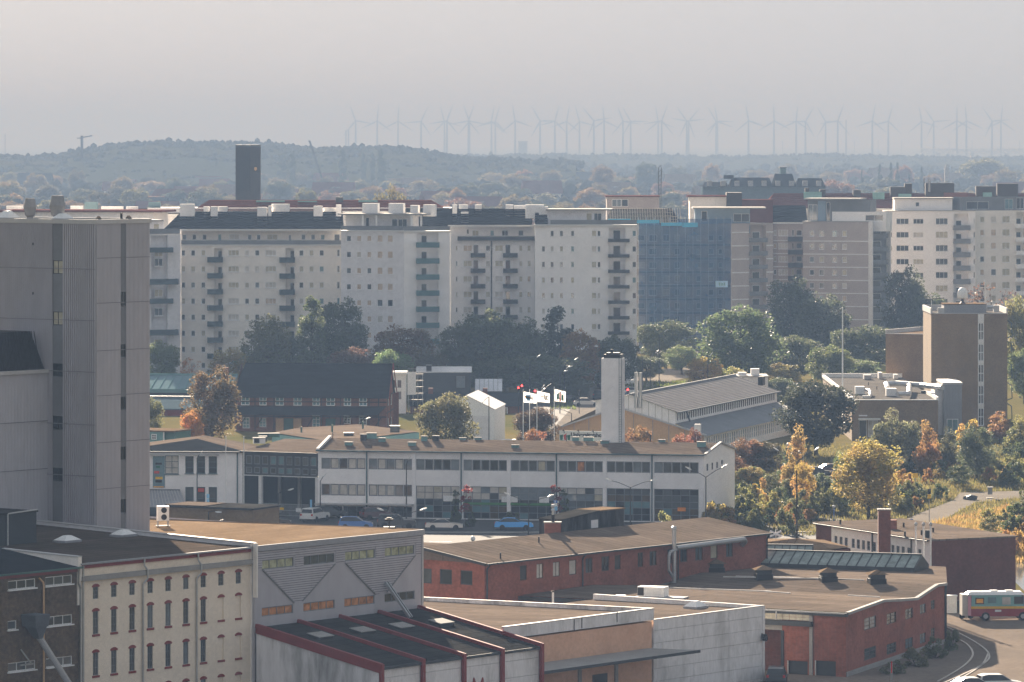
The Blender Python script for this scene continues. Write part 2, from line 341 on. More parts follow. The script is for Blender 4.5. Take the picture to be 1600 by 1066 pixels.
for Yv in rows:
    hw = 700 + max(0, Yv) * 1.0
    for i in range(9): mb.v.append((hw * (i - 4) / 4, Yv, drop(Yv)))
for j in range(len(rows) - 1):
    for i in range(8): k = j * 9 + i; mb.f.append((k, k + 1, k + 10, k + 9))
tag(mb.build('ground', 'ground_grass'), kind='structure')
mb = MB(); rows = [7590, 8500, 10000, 12000, 14000, 17000, 20000, 24000, 27000, 30000]
for Yv in rows:
    for i in range(9): mb.v.append(((3000 + Yv * .9) * (i - 4) / 4, Yv, drop(Yv) - .3))
for j in range(len(rows) - 1):
    for i in range(8): k = j * 9 + i; mb.f.append((k, k + 1, k + 10, k + 9))
tag(mb.build('sea', 'sea_water'), kind='structure')

def sheet(name, mat, pts, z):
    mb = MB(); mb.add([(p[0], p[1], z) for p in pts], [tuple(range(len(pts)))]); return tag(mb.build(name, mat), kind='structure')
def gp(*a): return [G(x, y) for x, y in a]
sheet('street', 'asphalt', [(-60, 535), (40, 540), (40, 700), (-60, 700)], .02)
sheet('yard', 'asphalt_old', [(-60, 350), (75, 350), (75, 492), (56, 500), (41, 500), (-60, 470)], .02)
def strip(name, mat, L_, R_, z):
    mb = MB(); a = gp(*L_); b = gp(*R_); n = len(a)
    mb.add([(p[0], p[1], z) for p in a + b], [(i, i + 1, n + i + 1, n + i) for i in range(n - 1)]); return tag(mb.build(name, mat), kind='structure')
strip('junction_road', 'asphalt_pale', [(840, 700), (862, 672), (882, 640), (905, 615), (935, 600), (985, 586), (1040, 576), (1090, 570)],
      [(1000, 700), (992, 672), (990, 640), (998, 618), (1015, 606), (1045, 597), (1075, 590), (1110, 584)], .02)
strip('side_road', 'asphalt', [(862, 672), (840, 655), (800, 640), (760, 632)], [(905, 625), (880, 621), (840, 617), (790, 614)], .024)
PATH_L, PATH_R = [(1395, 822), (1420, 809), (1455, 795), (1490, 782), (1500, 770), (1640, 766)], [(1455, 826), (1475, 812), (1505, 795), (1528, 785), (1560, 781), (1640, 775)]
strip('gravel_path', 'asphalt_pale', PATH_L, PATH_R, .02)
sheet('parking_lot', 'asphalt', gp((1215, 762), (1345, 762), (1330, 728), (1230, 728)), .02)
sheet('canal', 'canal_water', [(52.0, 497), (70, 497), (70, 560), (52.6, 560)], .03)
# kerb along the street and paint
mb = MB(); mb.box(-45, 40, 597.6, 598.0, .02, .14); tag(mb.build('kerb', 'concrete'), kind='structure')
for i in range(14):
    mb = MB(); mb.box(-43 + i * 5.6, -40.5 + i * 5.6, 585, 585.14, 0, .004); tag(mb.build('road_marking', 'line_white', loc=(0, 0, .024)), kind='structure')
# dry grass bank on the right, beyond the brick depot
def bank_z(x, y):
    a = ((x - 70) / 13) ** 2 + ((y - 585) / 30) ** 2
    return 3.8 * math.exp(-a * 1.1)
mb = MB(); nx_, ny_ = 40, 60
for j in range(ny_ + 1):
    for i in range(nx_ + 1):
        x = 36 + 60 * i / nx_; y = 535 + 190 * j / ny_
        mb.v.append((x, y, bank_z(x, y) - .35 + .12 * math.sin(x * 1.3) * math.cos(y * .9)))
for j in range(ny_):
    for i in range(nx_): k = j * (nx_ + 1) + i; mb.f.append((k, k + 1, k + nx_ + 2, k + nx_ + 1))
tag(mb.build('grass_bank', 'bank_grass', smooth=True), kind='structure')
# wooded hills far away
def hill(name, pts, Yc, depth, base=-3):
    """ridge through (px,py) points at depth Yc; smooth mound towards and away from the camera"""
    mb = MB(); n = len(pts); K = 9
    for px, py in pts:
        p = W(px, py + 3, Yc)
        for k in range(K):
            t = (k - (K - 1) / 2) / ((K - 1) / 2); f = math.cos(t * PI / 2) ** 1.5
            yy = Yc + t * depth; mb.v.append((p.x * yy / Yc, yy, drop(yy) + base + (p.z - drop(yy) - base) * f))
    for i in range(n - 1):
        for k in range(K - 1): a = i * K + k; mb.f.append((a, a + 1, a + K + 1, a + K))
    return tag(mb.build(name, 'far_land', smooth=True), kind='structure')
RIDGE1 = [(-420, 240), (-200, 246), (-60, 243), (0, 240), (50, 243), (85, 240), (105, 237), (135, 231), (165, 224), (200, 220), (240, 219), (300, 220), (360, 220), (430, 221), (448, 225), (470, 228), (500, 230), (540, 228), (590, 227), (630, 228), (660, 231), (690, 238), (720, 243), (800, 247), (900, 250)]
RIDGE2 = [(300, 250), (600, 244), (700, 241), (800, 239), (900, 239), (1000, 240), (1100, 242), (1200, 241), (1300, 238), (1330, 240), (1400, 241), (1500, 243), (1700, 243), (1900, 244), (2100, 246)]
hill('hill', RIDGE1, 4200, 650); hill('hill', RIDGE2, 6400, 900)

# the hazy air: one closed box round everything, sky outside it
hm = bpy.data.materials.new('haze_air'); hm.use_nodes = True; hn = hm.node_tree.nodes; hn.clear()
ho = hn.new('ShaderNodeOutputMaterial'); hv = hn.new('ShaderNodeVolumePrincipled')
hv.inputs['Color'].default_value = (.135, .202, .325, 1); hv.inputs['Density'].default_value = .00028; hv.inputs['Absorption Color'].default_value = (.214, .076, 0, 1); hv.inputs['Anisotropy'].default_value = .0
hm.node_tree.links.new(hv.outputs[0], ho.inputs['Volume']); MATS['haze_air'] = hm
mb = MB(); mb.box(-32000, 32000, -600, 32000, -80, 128)
tag(mb.build('haze', 'haze_air'), 'pale blue autumn haze filling the air over the town', None, kind='stuff')
# ================================================================== foreground buildings
E1 = Vector((.61, .79)).normalized(); E2 = Vector((-E1.y, E1.x))
def rect_wall(mb, U, V, z0, z1, sides='brl', u0=0, v0=0):
    if 'b' in sides: mb.quad((u0, v0 + V, z0), (u0 + U, v0 + V, z0), (u0 + U, v0 + V, z1), (u0, v0 + V, z1))
    if 'r' in sides: mb.quad((u0 + U, v0, z0), (u0 + U, v0 + V, z0), (u0 + U, v0 + V, z1), (u0 + U, v0, z1))
    if 'l' in sides: mb.quad((u0, v0, z0), (u0, v0 + V, z0), (u0, v0 + V, z1), (u0, v0, z1))
def roof_fitting(parent, x, y, z, sx, sy, h, mat='plastic_white', base='metal_grey', rz=0):
    mb = MB(); mb.box(-sx / 2, sx / 2, -sy / 2, sy / 2, 0, .18)
    o = mb.build('skylight', base, parent, loc=(x, y, z), rz=rz)
    a = MB(); q = .96; s1 = [(-sx / 2 * q, -sy / 2 * q, .182), (sx / 2 * q, -sy / 2 * q, .182), (sx / 2 * q, sy / 2 * q, .182), (-sx / 2 * q, sy / 2 * q, .182)]
    t = .3; s2 = [(-sx / 2 * t, -sy / 2 * t, .18 + h), (sx / 2 * t, -sy / 2 * t, .18 + h), (sx / 2 * t, sy / 2 * t, .18 + h), (-sx / 2 * t, sy / 2 * t, .18 + h)]
    a.loft(s1, s2); a.build('dome', mat, o); return o

# ---- cream brick warehouse
fc = Fr(XY(125, 382), E1); L = fc.u(398); zt = fc.z(131, 882); DV = 23.
r = fc.root('cream_warehouse', 'tall cream brick warehouse with rows of narrow red-arched windows and shaded flat roof', 'building')
cols = [149.5, 178, 206.5, 234.7, 262.7, 290.5, 317.7, 345.3, 372.5]
rws = [(917, 936), (955, 991), (1019.5, 1055.5), (1083, 1119)]
holes = []; blind = []
ww = .62
for ci, px in enumerate(cols):
    u = fc.u(px)
    for ri, (ya, yb) in enumerate(rws):
        z1, z0 = fc.z(149.5, ya), fc.z(149.5, yb)
        (blind if ci > 6 and ri > 0 else holes).append((u - ww / 2 * 1.0, u + ww / 2, z0, z1))
mb = MB(); mp, rz = front()
facade(mb, mp, 0, L, 0, zt, holes + blind, .14)
rect_wall(mb, L, DV, 0, zt, 'bl')
mb.build('wall', 'brick_cream', r)
wins(r, 'frame_grey', holes, mp, rz, {'glass_mid': 3, 'glass_sky': 1}, 2, 3, .14, .04)
for h in blind:
    MB().quad((h[0], .10, h[2]), (h[1], .10, h[2]), (h[1], .10, h[3]), (h[0], .10, h[3])).build('blind_window', 'brick_cream', r)
am = None
for h in holes + blind:                                    # red segmental arches and red sills
    if am is None:
        a = MB(); n = 6; o1 = []; i1 = []
        for i in range(n + 1):
            t = PI * (.16 + .68 * i / n); o1.append((-math.cos(t) * .50 + .31, math.sin(t) * .36 - .12)); i1.append((-math.cos(t) * .42 + .31, math.sin(t) * .06 - .06))
        for i in range(n):
            a.loft([(o1[i][0], -.03, o1[i][1]), (o1[i + 1][0], -.03, o1[i + 1][1]), (i1[i + 1][0], -.03, i1[i + 1][1]), (i1[i][0], -.03, i1[i][1])],
                   [(o1[i][0], .05, o1[i][1]), (o1[i + 1][0], .05, o1[i + 1][1]), (i1[i + 1][0], .05, i1[i + 1][1]), (i1[i][0], .05, i1[i][1])])
        am = a.mesh('arch'); am.materials.append(MATS['red_trim'])
        sm = MB().box(-.09, .71, -.07, .06, -.17, -.005).mesh('sill'); sm.materials.append(MATS['red_trim'])
    link('arch', am, r, (h[0], 0, h[3]))
    if h[3] < fc.z(149.5, 945): link('sill', sm, r, (h[0], 0, h[2]))
zl = fc.z(131, 903)
MB().box(0, L, -.28, -.003, zl - .25, zl + .12).build('cornice', 'concrete', r)
MB().box(0, L, -.12, -.002, zt - .30, zt - .06).build('frieze', 'red_trim', r)
MB().box(-.1, L, -.30, -.02, zt - .02, zt + .10).build('gutter', 'metal_grey', r)
for px in (222, 306):
    u = fc.u(px); MB().path([(u, -.25, zt), (u, -.25, zl + .5), (u + .25, -.36, zl + .1), (u + .25, -.36, zl - .5), (u, -.12, zl - .9), (u, -.12, 0)], .07).build('downpipe', 'galv', r)
MB().path([(.15, -.2, zt - .1), (.15, -.2, 0)], .08).build('downpipe', 'galv', r)
MB().add([(0, 0, zt + .02), (L, 0, zt + .02), (L, DV, zt + .75), (0, DV, zt + .75)], [(0, 1, 2, 3)]).build('roof', 'felt_umber', r)
def slope_wall(name, mat, x0, x1, y0, y1, z00, z01, t0, t1, cap=True):
    b = MB(); b.add([(x0, y0, z00), (x1, y0, z00), (x1, y1, z01), (x0, y1, z01), (x0, y0, t0), (x1, y0, t0), (x1, y1, t1), (x0, y1, t1)],
                    [(0, 3, 2, 1), (4, 5, 6, 7), (0, 1, 5, 4), (1, 2, 6, 5), (2, 3, 7, 6), (3, 0, 4, 7)]); o = b.build(name, mat, r)
    return o
zp = fc.z(398, 849)
slope_wall('parapet', 'render_grey', L - .32, L + .05, -.1, DV + 2, zt - 3, zt - 3, zp, zp + .75)
slope_wall('coping', 'metal_light', L - .40, L + .12, -.15, DV + 2, zp, zp + .75, zp + .07, zp + .82)
zq = fc.z(128, 870)
slope_wall('parapet', 'render_cream', -.35, .0, -.1, 18, zt - 3, zt - 3, zq, zq + .5)
slope_wall('coping', 'metal_light', -.42, .07, -.15, 18, zq, zq + .5, zq + .07, zq + .57)
MB().box(-.36, .02, -.16, -.1, zl - .2, zq - .01).build('pilaster', 'render_cream', r)
MB().box(L - .55, L + .04, -.12, -.004, 0, zp - .01).build('pilaster', 'render_cream', r)
for px, py in ((105, 847), (193, 838)):
    for vv in (7.,):
        best = min(((abs(fc.z(px, py, v_) - (zt + .02 + .75 * v_ / DV)), v_) for v_ in [i * .1 for i in range(220)]))[1]
        roof_fitting(r, fc.u(px, best), best, zt + .02 + .73 * best / DV, 1.9, 1.3, .35)
# dark hut on the roof
v_ = 13.; ux = fc.u(57, v_); hz = zt + .4
ht = fc.frame = None
h_ = thing('rooftop_hut', 'dark metal rooftop hut with pale pipe rails below the silo annex', 'hut', tuple(fc.A + fc.d * ux + fc.n * v_) + (0,), fc.rz)
zz = fc.z(57, 800, v_)
MB().box(-9, 0, 0, 4.5, hz - .6, zz).build('wall', 'metal_dark', h_); MB().box(-9.1, .1, -.1, 4.6, zz, zz + .12).build('roof', 'felt_dark', h_)
ur = fc.u(11, v_) - ux
MB().path([(.05, -.05, zz + .18), (ur, -.08, zz + .05), (ur, -.08, hz)], .06).build('pipe', 'metal_light', h_)

# ---- dark brown brick warehouse, left edge
fb = Fr(fc.A - E1 * 15, E1); Lb = 14.95
r = fb.root('brown_brick_warehouse', 'dark weathered brown brick warehouse with white triple windows at the lower left corner', 'building')
zb = fb.z(120, 886)
holes = []
for (pa, pb, ya, yb) in ((12.5, 55.5, 906, 920), (71, 113, 900, 914), (71, 113, 962, 977), (12.5, 55.5, 1034, 1048), (72, 113, 1027, 1041), (12, 26, 970, 984), (71, 113, 1090, 1104), (12.5, 55.5, 1098, 1112)):
    pm = (pa + pb) / 2; holes.append((fb.u(pa), fb.u(pb), fb.z(pm, yb), fb.z(pm, ya), None, (1 if pb - pa < 20 else 3, 1)))
mb = MB(); facade(mb, mp, 0, Lb, 0, zb, holes, .16); rect_wall(mb, Lb, 18, 0, zb, 'blr'); mb.build('wall', 'brick_brown', r)
wins(r, 'frame_white', holes, mp, rz, {'glass_mid': 3, 'glass_dark': 2, 'glass_sky': 1}, 3, 1, .12, .06, .02)
MB().add([(-1, -.3, zb), (Lb, -.3, zb), (Lb, 17, zb + 2.2), (-1, 17, zb + 2.2)], [(0, 1, 2, 3)]).build('roof', 'slate', r)
MB().box(-1, Lb, -.42, -.3, zb - .1, zb + .03).build('gutter', 'green_metal', r); MB().box(-1, Lb - .01, -.1, -.004, zb - .35, zb - .12).build('frieze', 'red_trim', r)
u = fb.u(66); MB().path([(u - .4, -.05, fb.z(62, 903)), (u - .05, -.15, fb.z(65, 910)), (u, -.15, fb.z(65, 916)), (u, -.15, 0)], .07).build('downpipe', 'peach_panel', r)
u = fb.u(120); MB().path([(u, -.3, zb), (u, -.2, zb - 1.2), (u + .25, -.2, zb - 1.6), (u + .25, -.2, 0)], .08).build('downpipe', 'galv', r)
# grain spout fixed to it
u = fb.u(43); zc = fb.z(43, 975)
g_ = thing('grain_spout', 'grey metal grain hopper with a long sloping chute on the brown brick wall', 'chute', tuple(fb.A + fb.d * u) + (0,), fb.rz)
MB().loft([(-.75, -1.5, zc + .75), (.85, -1.5, zc + .75), (.85, -.01, zc + .75), (-.75, -.01, zc + .75)], [(-.6, -1.4, zc - .15), (.75, -1.4, zc - .15), (.75, -.01, zc - .15), (-.6, -.01, zc - .15)]).build('hopper', 'hopper_metal', g_)
MB().loft([(-.5, -1.35, zc - .155), (.65, -1.35, zc - .155), (.65, -.2, zc - .155), (-.5, -.2, zc - .155)], [(.05, -1.1, zc - 1.05), (.45, -1.1, zc - 1.05), (.45, -.6, zc - 1.05), (.05, -.6, zc - 1.05)]).build('funnel', 'hopper_metal', g_)
e_ = (fb.u(95, -1.) - u, -2.4, fb.z(82, 1080))
MB().tube((.3, -.85, zc - 1.0), e_, .2, .2, 10).build('pipe', 'metal_grey', g_)
MB().bar((.45, -1.08, zc - 1.0), (e_[0] + .1, -2.62, e_[2]), .06, .14).build('rail', 'metal_light', g_)
MB().bar((.85, -.8, zc + .35), (1.7, -.8, zc + .35), .12, .12).build('bracket', 'hopper_metal', g_)
MB().bar((-1., -.25, zc - 1.8), (.1, -.25, zc - 2.9), .08, .12).build('brace', 'bale', g_); MB().bar((-1., -.2, zc - 2.95), (.4, -.2, zc - 2.95), .08, .12).build('brace', 'bale', g_)

# ---- tall grey silo house
fs = Fr(XY(150, 410.6), E1); U = fs.u(233.5); V = fs.v(-30); zt = fs.z(150, 346)
r = fs.root('silo_house', 'very tall grey corrugated metal silo house filling the left edge', 'building')
def corrug(mb, mp, u0, u1, z0, z1, pitch, dep, dz=0.):
    n = max(1, int(round((u1 - u0) / pitch))); p = (u1 - u0) / n; prof = []
    for i in range(n):
        a = u0 + i * p; prof += [(a, 0), (a + p * .42, 0), (a + p * .52, -dep), (a + p * .9, -dep)]
    prof.append((u1, 0)); o = len(mb.v)
    for q, d_ in prof: mb.v.append(mp(q, d_, z0)); mb.v.append(mp(q, d_, z1))
    for i in range(len(prof) - 1): mb.f.append((o + 2 * i, o + 2 * i + 2, o + 2 * i + 3, o + 2 * i + 1))
def louver(parent, mp, u0, u1, z0, z1, step=.22, mat='slat_grey'):
    mb = MB(); z = z0
    while z < z1 - .02:
        t = min(z + step, z1); mb.quad(mp(u0, -.02, z), mp(u1, -.02, z), mp(u1, .07, t), mp(u0, .07, t)); mb.quad(mp(u0, .07, t), mp(u1, .07, t), mp(u1, -.02, t), mp(u0, -.02, t)); z = t
    return mb.build('louver', mat, parent)
def silo_face(r, mp, rz, ua, ub, sa, sb, z0, z1, wz, mat, pitch, dep, seams):
    mb = MB(); corrug(mb, mp, ua, sa, z0, z1, pitch, dep); corrug(mb, mp, sb, ub, z0, z1, pitch, dep); mb.build('cladding', mat, r)
    zz = z0
    for a, b in sorted(wz):
        louver(r, mp, sa, sb, zz, a); zz = b
        window(r, mp(sa, .06, a), rz, sb - sa, b - a, 2, 1, 'frame_dark', pick({'glass_dark': 3, 'glass_mid': 1}) if a < fs.z(150, 520) or sa > 0 else 'glass_cream', .05)
    louver(r, mp, sa, sb, zz, z1)
    for zs in seams:
        mb = MB(); q = .02 + dep; mb.add([mp(ua, -q, zs), mp(ub, -q, zs), mp(ub, -q, zs + .05), mp(ua, -q, zs + .05)], [(0, 1, 2, 3)]); mb.build('seam', 'slat_grey', r)
wr = [(fs.z(192, b), fs.z(192, a)) for a, b in ((456, 477), (538, 558), (620, 640), (698, 718), (780, 801))]
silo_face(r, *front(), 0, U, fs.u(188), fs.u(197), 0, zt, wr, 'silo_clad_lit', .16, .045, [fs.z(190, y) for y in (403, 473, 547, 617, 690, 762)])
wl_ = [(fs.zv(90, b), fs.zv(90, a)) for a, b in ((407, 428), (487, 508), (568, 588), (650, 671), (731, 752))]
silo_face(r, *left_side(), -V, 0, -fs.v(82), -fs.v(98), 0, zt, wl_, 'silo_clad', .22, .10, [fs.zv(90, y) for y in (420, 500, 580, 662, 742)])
mb = MB(); mb.quad((0, V, 0), (U, V, 0), (U, V, zt), (0, V, zt)); mb.quad((U, 0, 0), (U, V, 0), (U, V, zt), (U, 0, zt)); mb.build('wall', 'silo_clad', r)
MB().quad((0, 0, zt), (U, 0, zt), (U, V, zt), (0, V, zt)).build('roof', 'felt_dark', r)
mb = MB(); mb.box(-.12, U + .12, -.12, .08, zt - .22, zt + .14); mb.box(-.12, .08, .08, V, zt - .22, zt + .14); mb.box(U - .08, U + .12, .08, V, zt - .22, zt + .14); mb.build('coping', 'metal_light', r)
MB().box(-.05, .06, -.05, .06, 0, zt - .23).build('corner_trim', 'metal_grey', r)
vx = fs.v(53)
for i in range(8): MB().box(-.14, -.085, vx - .05, vx + .05, zt - 2 - i * 4., zt - 1.8 - i * 4.).build('bracket', 'metal_dark', r)
def mush(px, u_, py_base, rad, hh):
    vv = fs.v(px, u_); q = rad
    o = MB().lathe([(q * .55, 0), (q * .5, hh * .14), (q * .62, hh * .18), (q * .78, hh * .2), (q * 1.0, hh * .58), (q * 1.0, hh * .6), (q * .72, hh * 1.0), (q * .70, hh * 1.0), (.02, hh * .96)], n=20)
    ob = o.build('roof_ventilator', 'metal_grey', r, loc=(u_, vv, zt + .02), smooth=False)
mush(47, 1.2, 340, .52, 1.75); mush(90, 1.2, 340, .66, 2.0)
roof_fitting(r, .9, fs.v(12, .9), zt, 1.5, 1.5, .55); roof_fitting(r, .8, fs.v(98, .8), zt, 1.4, 1.4, .4)
for px in (154, 201): roof_fitting(r, fs.u(px, .5), .5, zt + .05, .35, .35, .18, 'felt_tan', 'metal_dark')
MB().box(fs.u(190, .6) - .06, fs.u(190, .6) + .06, .55, .7, zt, zt + .62).build('vent_pipe', 'plastic_black', r)
# lower block in front of it
v5 = fs.v(74.5); zt2 = fs.z(60, 583, v5)
b2 = thing('silo_annex', 'lower grey corrugated block with black mansard top beside the tall silo', 'building', tuple(fs.A + fs.n * (v5 - .02)) + (0,), fs.rz)
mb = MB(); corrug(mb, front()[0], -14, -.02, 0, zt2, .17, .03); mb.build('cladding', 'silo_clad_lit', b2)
MB().box(-14, -.08, -.22, .5, zt2, zt2 + .28).build('coping', 'metal_light', b2)
for yy in (660, 735): zs = fs.z(40, yy, v5); MB().box(-14, -.1, -.08, -.05, zs, zs + .05).build('seam', 'slat_grey', b2)
zm = fs.z(30, 519, v5); mb = MB()
mb.loft([(-14, .05, zt2 + .29), (-.35, .05, zt2 + .29), (-.35, 4, zt2 + .29), (-14, 4, zt2 + .29)], [(-14, .7, zm), (-1.35, .7, zm), (-1.35, 4, zm), (-14, 4, zm)])
for i in range(40): x = -13.8 + i * .33; mb.bar((x, .02, zt2 + .3), (x, .67, zm), .05, .05)
mb.build('mansard', 'plastic_black', b2)
# ---- grey clad hall with triangle pattern and sunlit tan roof
fl = Fr(XY(398, 397.3), E1); L = fl.u(659.5); zt = fl.z(400, 853)
r = fl.root('grey_clad_hall', 'grey metal clad hall with triangle patterned siding and bright tan flat roof', 'building')
up = [(409, 459), (474, 522.5), (539, 586), (600.5, 647.5)]
lo = [(409, 458), (474, 523), (538, 585.5), (601, 648)]
holes = []
for i, (a, b) in enumerate(up): holes.append((fl.u(a), fl.u(b), fl.z(434, 888), fl.z(434, 873), pick({'glass_lime': 3, 'glass_mid': 1}), (4, 1)))  # lime tone paints a yellow-green reflection into the upper panes
for i, (a, b) in enumerate(lo): holes.append((fl.u(a), fl.u(b), fl.z(434, 961), fl.z(434, 947), 'glass_orange' if i < 3 else 'glass_dark', (4, 1)))  # orange reflection of the building opposite painted into the lower panes
mb = MB(); mp, rz = front()
facade(mb, mp, 0, L, 0, zt - .45, holes, .14); rect_wall(mb, L, 30, 0, zt - .3, 'blr'); mb.build('wall', 'silo_clad', r)
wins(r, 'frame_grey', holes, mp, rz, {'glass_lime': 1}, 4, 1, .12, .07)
MB().box(-.02, L + .15, -.16, .2, zt - .44, zt).build('fascia', 'metal_grey', r)
MB().quad((0, .1, zt + .01), (L, .1, zt + .01), (L, 30, zt - .55), (0, 30, zt - .55)).build('roof', 'felt_tan', r)
mb = MB(); x = L - .25; mb.add([(x, .2, zt + .0), (L + .15, .2, zt), (L + .15, 30, zt - .45), (x, 30, zt - .45), (x, .2, zt + .03), (L + .15, .2, zt + .03), (L + .15, 30, zt - .5), (x, 30, zt - .5)], [(4, 5, 6, 7), (0, 1, 5, 4), (1, 2, 6, 5), (3, 0, 4, 7)]); mb.build('coping', 'felt_brown', r)
MB().box(-.1, .02, -.3, .1, zt - 4, zt + .2).build('pilaster', 'render_cream', r)
# horizontal lap siding around the smooth triangles
tri_px = [(409, 890), (459, 942), (472, 939), (523, 881), (539, 880), (586, 929), (604, 925), (648, 868)]
tu = [(fl.u(a), fl.z(a, b)) for a, b in tri_px]
def lower(u):                                              # height below which the wall is smooth, along the wall
    if u <= tu[0][0]: return tu[0][1]
    for (a, za), (b, zb_) in zip(tu, tu[1:]):
        if a <= u <= b: return za + (zb_ - za) * (u - a) / (b - a)
    return tu[-1][1]
jt = MB(); mb = MB(); st = .18; z = fl.z(434, 1000); nU = 220
while z < zt - .46:
    run = None
    for k in range(nU + 1):
        u = L * k / nU
        ok = k < nU and z > lower(u) - .02 and not any(h[0] - .06 < u < h[1] + .06 and h[2] - .1 < z + st / 2 < h[3] + .1 for h in holes)
        if ok and run is None: run = u
        if not ok and run is not None:
            mb.box(run, u, -.05, -.004, z + .03, z + st - .008); jt.quad((run, -.012, z - .01), (u, -.012, z - .01), (u, -.012, z + .035), (run, -.012, z + .035)); run = None
    z += st
mb.build('siding', 'silo_clad', r); jt.build('groove_shade', 'frame_dark', r)  # dark strips paint shade into the grooves between boards
for (a, b) in ((0, 1), (2, 3), (4, 5), (6, 7)):
    MB().bar((tu[a][0], -.07, tu[a][1]), (tu[b][0], -.07, tu[b][1]), .06, .09).build('trim', 'slat_grey', r)
MB().box(L - .12, L + .05, -.12, .02, 0, zt - .46).build('corner_trim', 'metal_light', r)
mb = MB(); corrug(mb, lambda u, w, z: (u, w - .01, z), 0, L, 0, lower(tu[3][0]) + .05, .3, .012)
# chute
a = (fl.u(600), -.15, fl.z(600, 910)); b = (fl.u(640, -2.5), -2.5, fl.z(634, 966, -2.5))
c_ = thing('conveyor_chute', 'sloping steel chute leaning from the grey hall onto the red-ribbed roof', 'chute', tuple(fl.A) + (0,), fl.rz)
MB().bar(a, b, .12, .22).build('rail', 'galv', c_); MB().bar((a[0] + .28, a[1], a[2]), (b[0] + .28, b[1], b[2]), .12, .22).build('rail', 'steel_pipe', c_)
MB().bar((a[0] + .14, a[1], a[2] - .04), (b[0] + .14, b[1], b[2] - .04), .2, .05).build('trough', 'metal_dark', c_)
# outdoor cooling unit and an antenna on the roof
v_ = fl.v(255, fl.u(470)); 
def on_plane(fr, px, py, zf):                              # local (u,v) seen at px,py on a roof whose height is zf(u,v)
    best = None
    for i in range(700):
        v = i * .05; u = fr.u(px, v); d = abs(fr.z(px, py, v) - zf(u, v))
        if best is None or d < best[0]: best = (d, u, v)
    return best[1], best[2]
u, v = on_plane(fl, 255, 824, lambda u, v: zt - .56 * v / 30)
zr = zt - .56 * v / 30; a_ = thing('cooling_unit', 'pale twin-fan outdoor cooling unit standing on legs beside the silo', 'air conditioner', tuple(fl.A + fl.d * u + fl.n * v) + (zr,), .25)
MB().box(-.5, .45, -.25, .3, .55, 1.75).build('case', 'white_paint', a_)
for zc in (.85, 1.42): MB().tube((.02, -.251, zc), (.02, -.27, zc), .24, .24, 16).build('fan', 'plastic_black', a_)
for x, y in ((-.45, -.2), (.4, -.2), (-.45, .25), (.4, .25)): MB().box(x - .03, x + .03, y - .03, y + .03, 0, .55).build('leg', 'metal_grey', a_)
MB().box(-.6, .55, -.35, .4, .1, .16).build('base_frame', 'metal_grey', a_)
u, v = on_plane(fl, 608, 824, lambda u, v: zt - .56 * v / 30)
a_ = thing('roof_antenna', 'small black antenna on a post on the tan roof', 'antenna', tuple(fl.A + fl.d * u + fl.n * v) + (zt - .56 * v / 30,))
MB().tube((0, 0, 0), (0, 0, .75), .06).build('post', 'plastic_black', a_); MB().box(-.33, .33, -.1, .1, .5, .68).box(-.2, .2, -.1, .1, .7, .8).build('head', 'plastic_black', a_); MB().box(-.45, .45, -.3, .3, 0, .05).build('base', 'metal_dark', a_)

# ---- white shed with red ribs
fm = Fr(XY(592, 389.6), E1); L = fm.L2 = fm.u(843.5); DV = 12.25; z0 = fm.z(592, 1043); z1 = fl.z(402, 980)
r = fm.root('red_ribbed_shed', 'white panelled shed with dark red frame ribs crossing its dark sloping roof', 'building')
uf = [fm.u(p) for p in (593, 657.5, 721.5, 781.5, 843)]
for x in (0, L): MB().quad((x, 0, 0), (x, DV, 0), (x, DV, z1), (x, 0, z0)).build('side_wall', 'dirty_panel', r)
for i in range(4):
    z = 0.; k = 0
    while z < z0 - .2:
        t = min(z + 1.32, z0 - .05)
        MB().box(uf[i] + .12, uf[i + 1] - .12, -.03 - .004 * ((i + k) % 2), .05, z + .012, t - .012).build('panel', 'concrete_panel', r); z = t; k += 1
MB().quad((-.1, -.1, z0 + .02), (L + .1, -.1, z0 + .02), (L + .1, DV, z1 + .02), (-.1, DV, z1 + .02)).build('roof', 'felt_dark', r)
MB().box(.1, L - .1, -.2, -.08, z0 - .22, z0).build('gutter', 'metal_dark', r)
for i, u in enumerate(uf):
    MB().bar((u, -.2, z0 + .14), (u, DV + .05, z1 + .14), .26 if i else .34, .30).build('rib', 'red_trim', r)
    MB().box(u - .16, u + .16, -.36, -.1, 0, z0 + .25).build('post', 'red_trim', r)
MB().bar((-.03, -.15, z0 - .16), (-.03, DV, z1 - .16), .10, .55).build('verge', 'red_trim', r)
for px, py in ((500, 996), (566, 988), (627, 981), (689, 975)):
    u, v = on_plane(fm, px, py, lambda u, v: z0 + (z1 - z0) * v / DV)
    o = MB().box(-.85, .85, -.6, .6, 0, .25).build('roof_hatch', 'metal_dark', r, loc=(u, v, z0 + (z1 - z0) * v / DV - .05))
    o.rotation_euler = (math.atan((z1 - z0) / DV), 0, 0); MB().box(-.9, .9, -.65, .65, .251, .31).build('lid', 'concrete', o)
for px, s in ((741, -.12), (752, .12)):                     # two rounded strokes of the red-brown mark
    u = fm.u(px); z = fm.z(px, 1075); mb = MB(); n = 14
    mb.add([(u + .24 * math.cos(t * 2 * PI / n) + s * math.sin(t * 2 * PI / n), -.05, z + .85 * math.sin(t * 2 * PI / n)) for t in range(n)], [tuple(range(n))]); mb.build('emblem', 'red_trim', r)

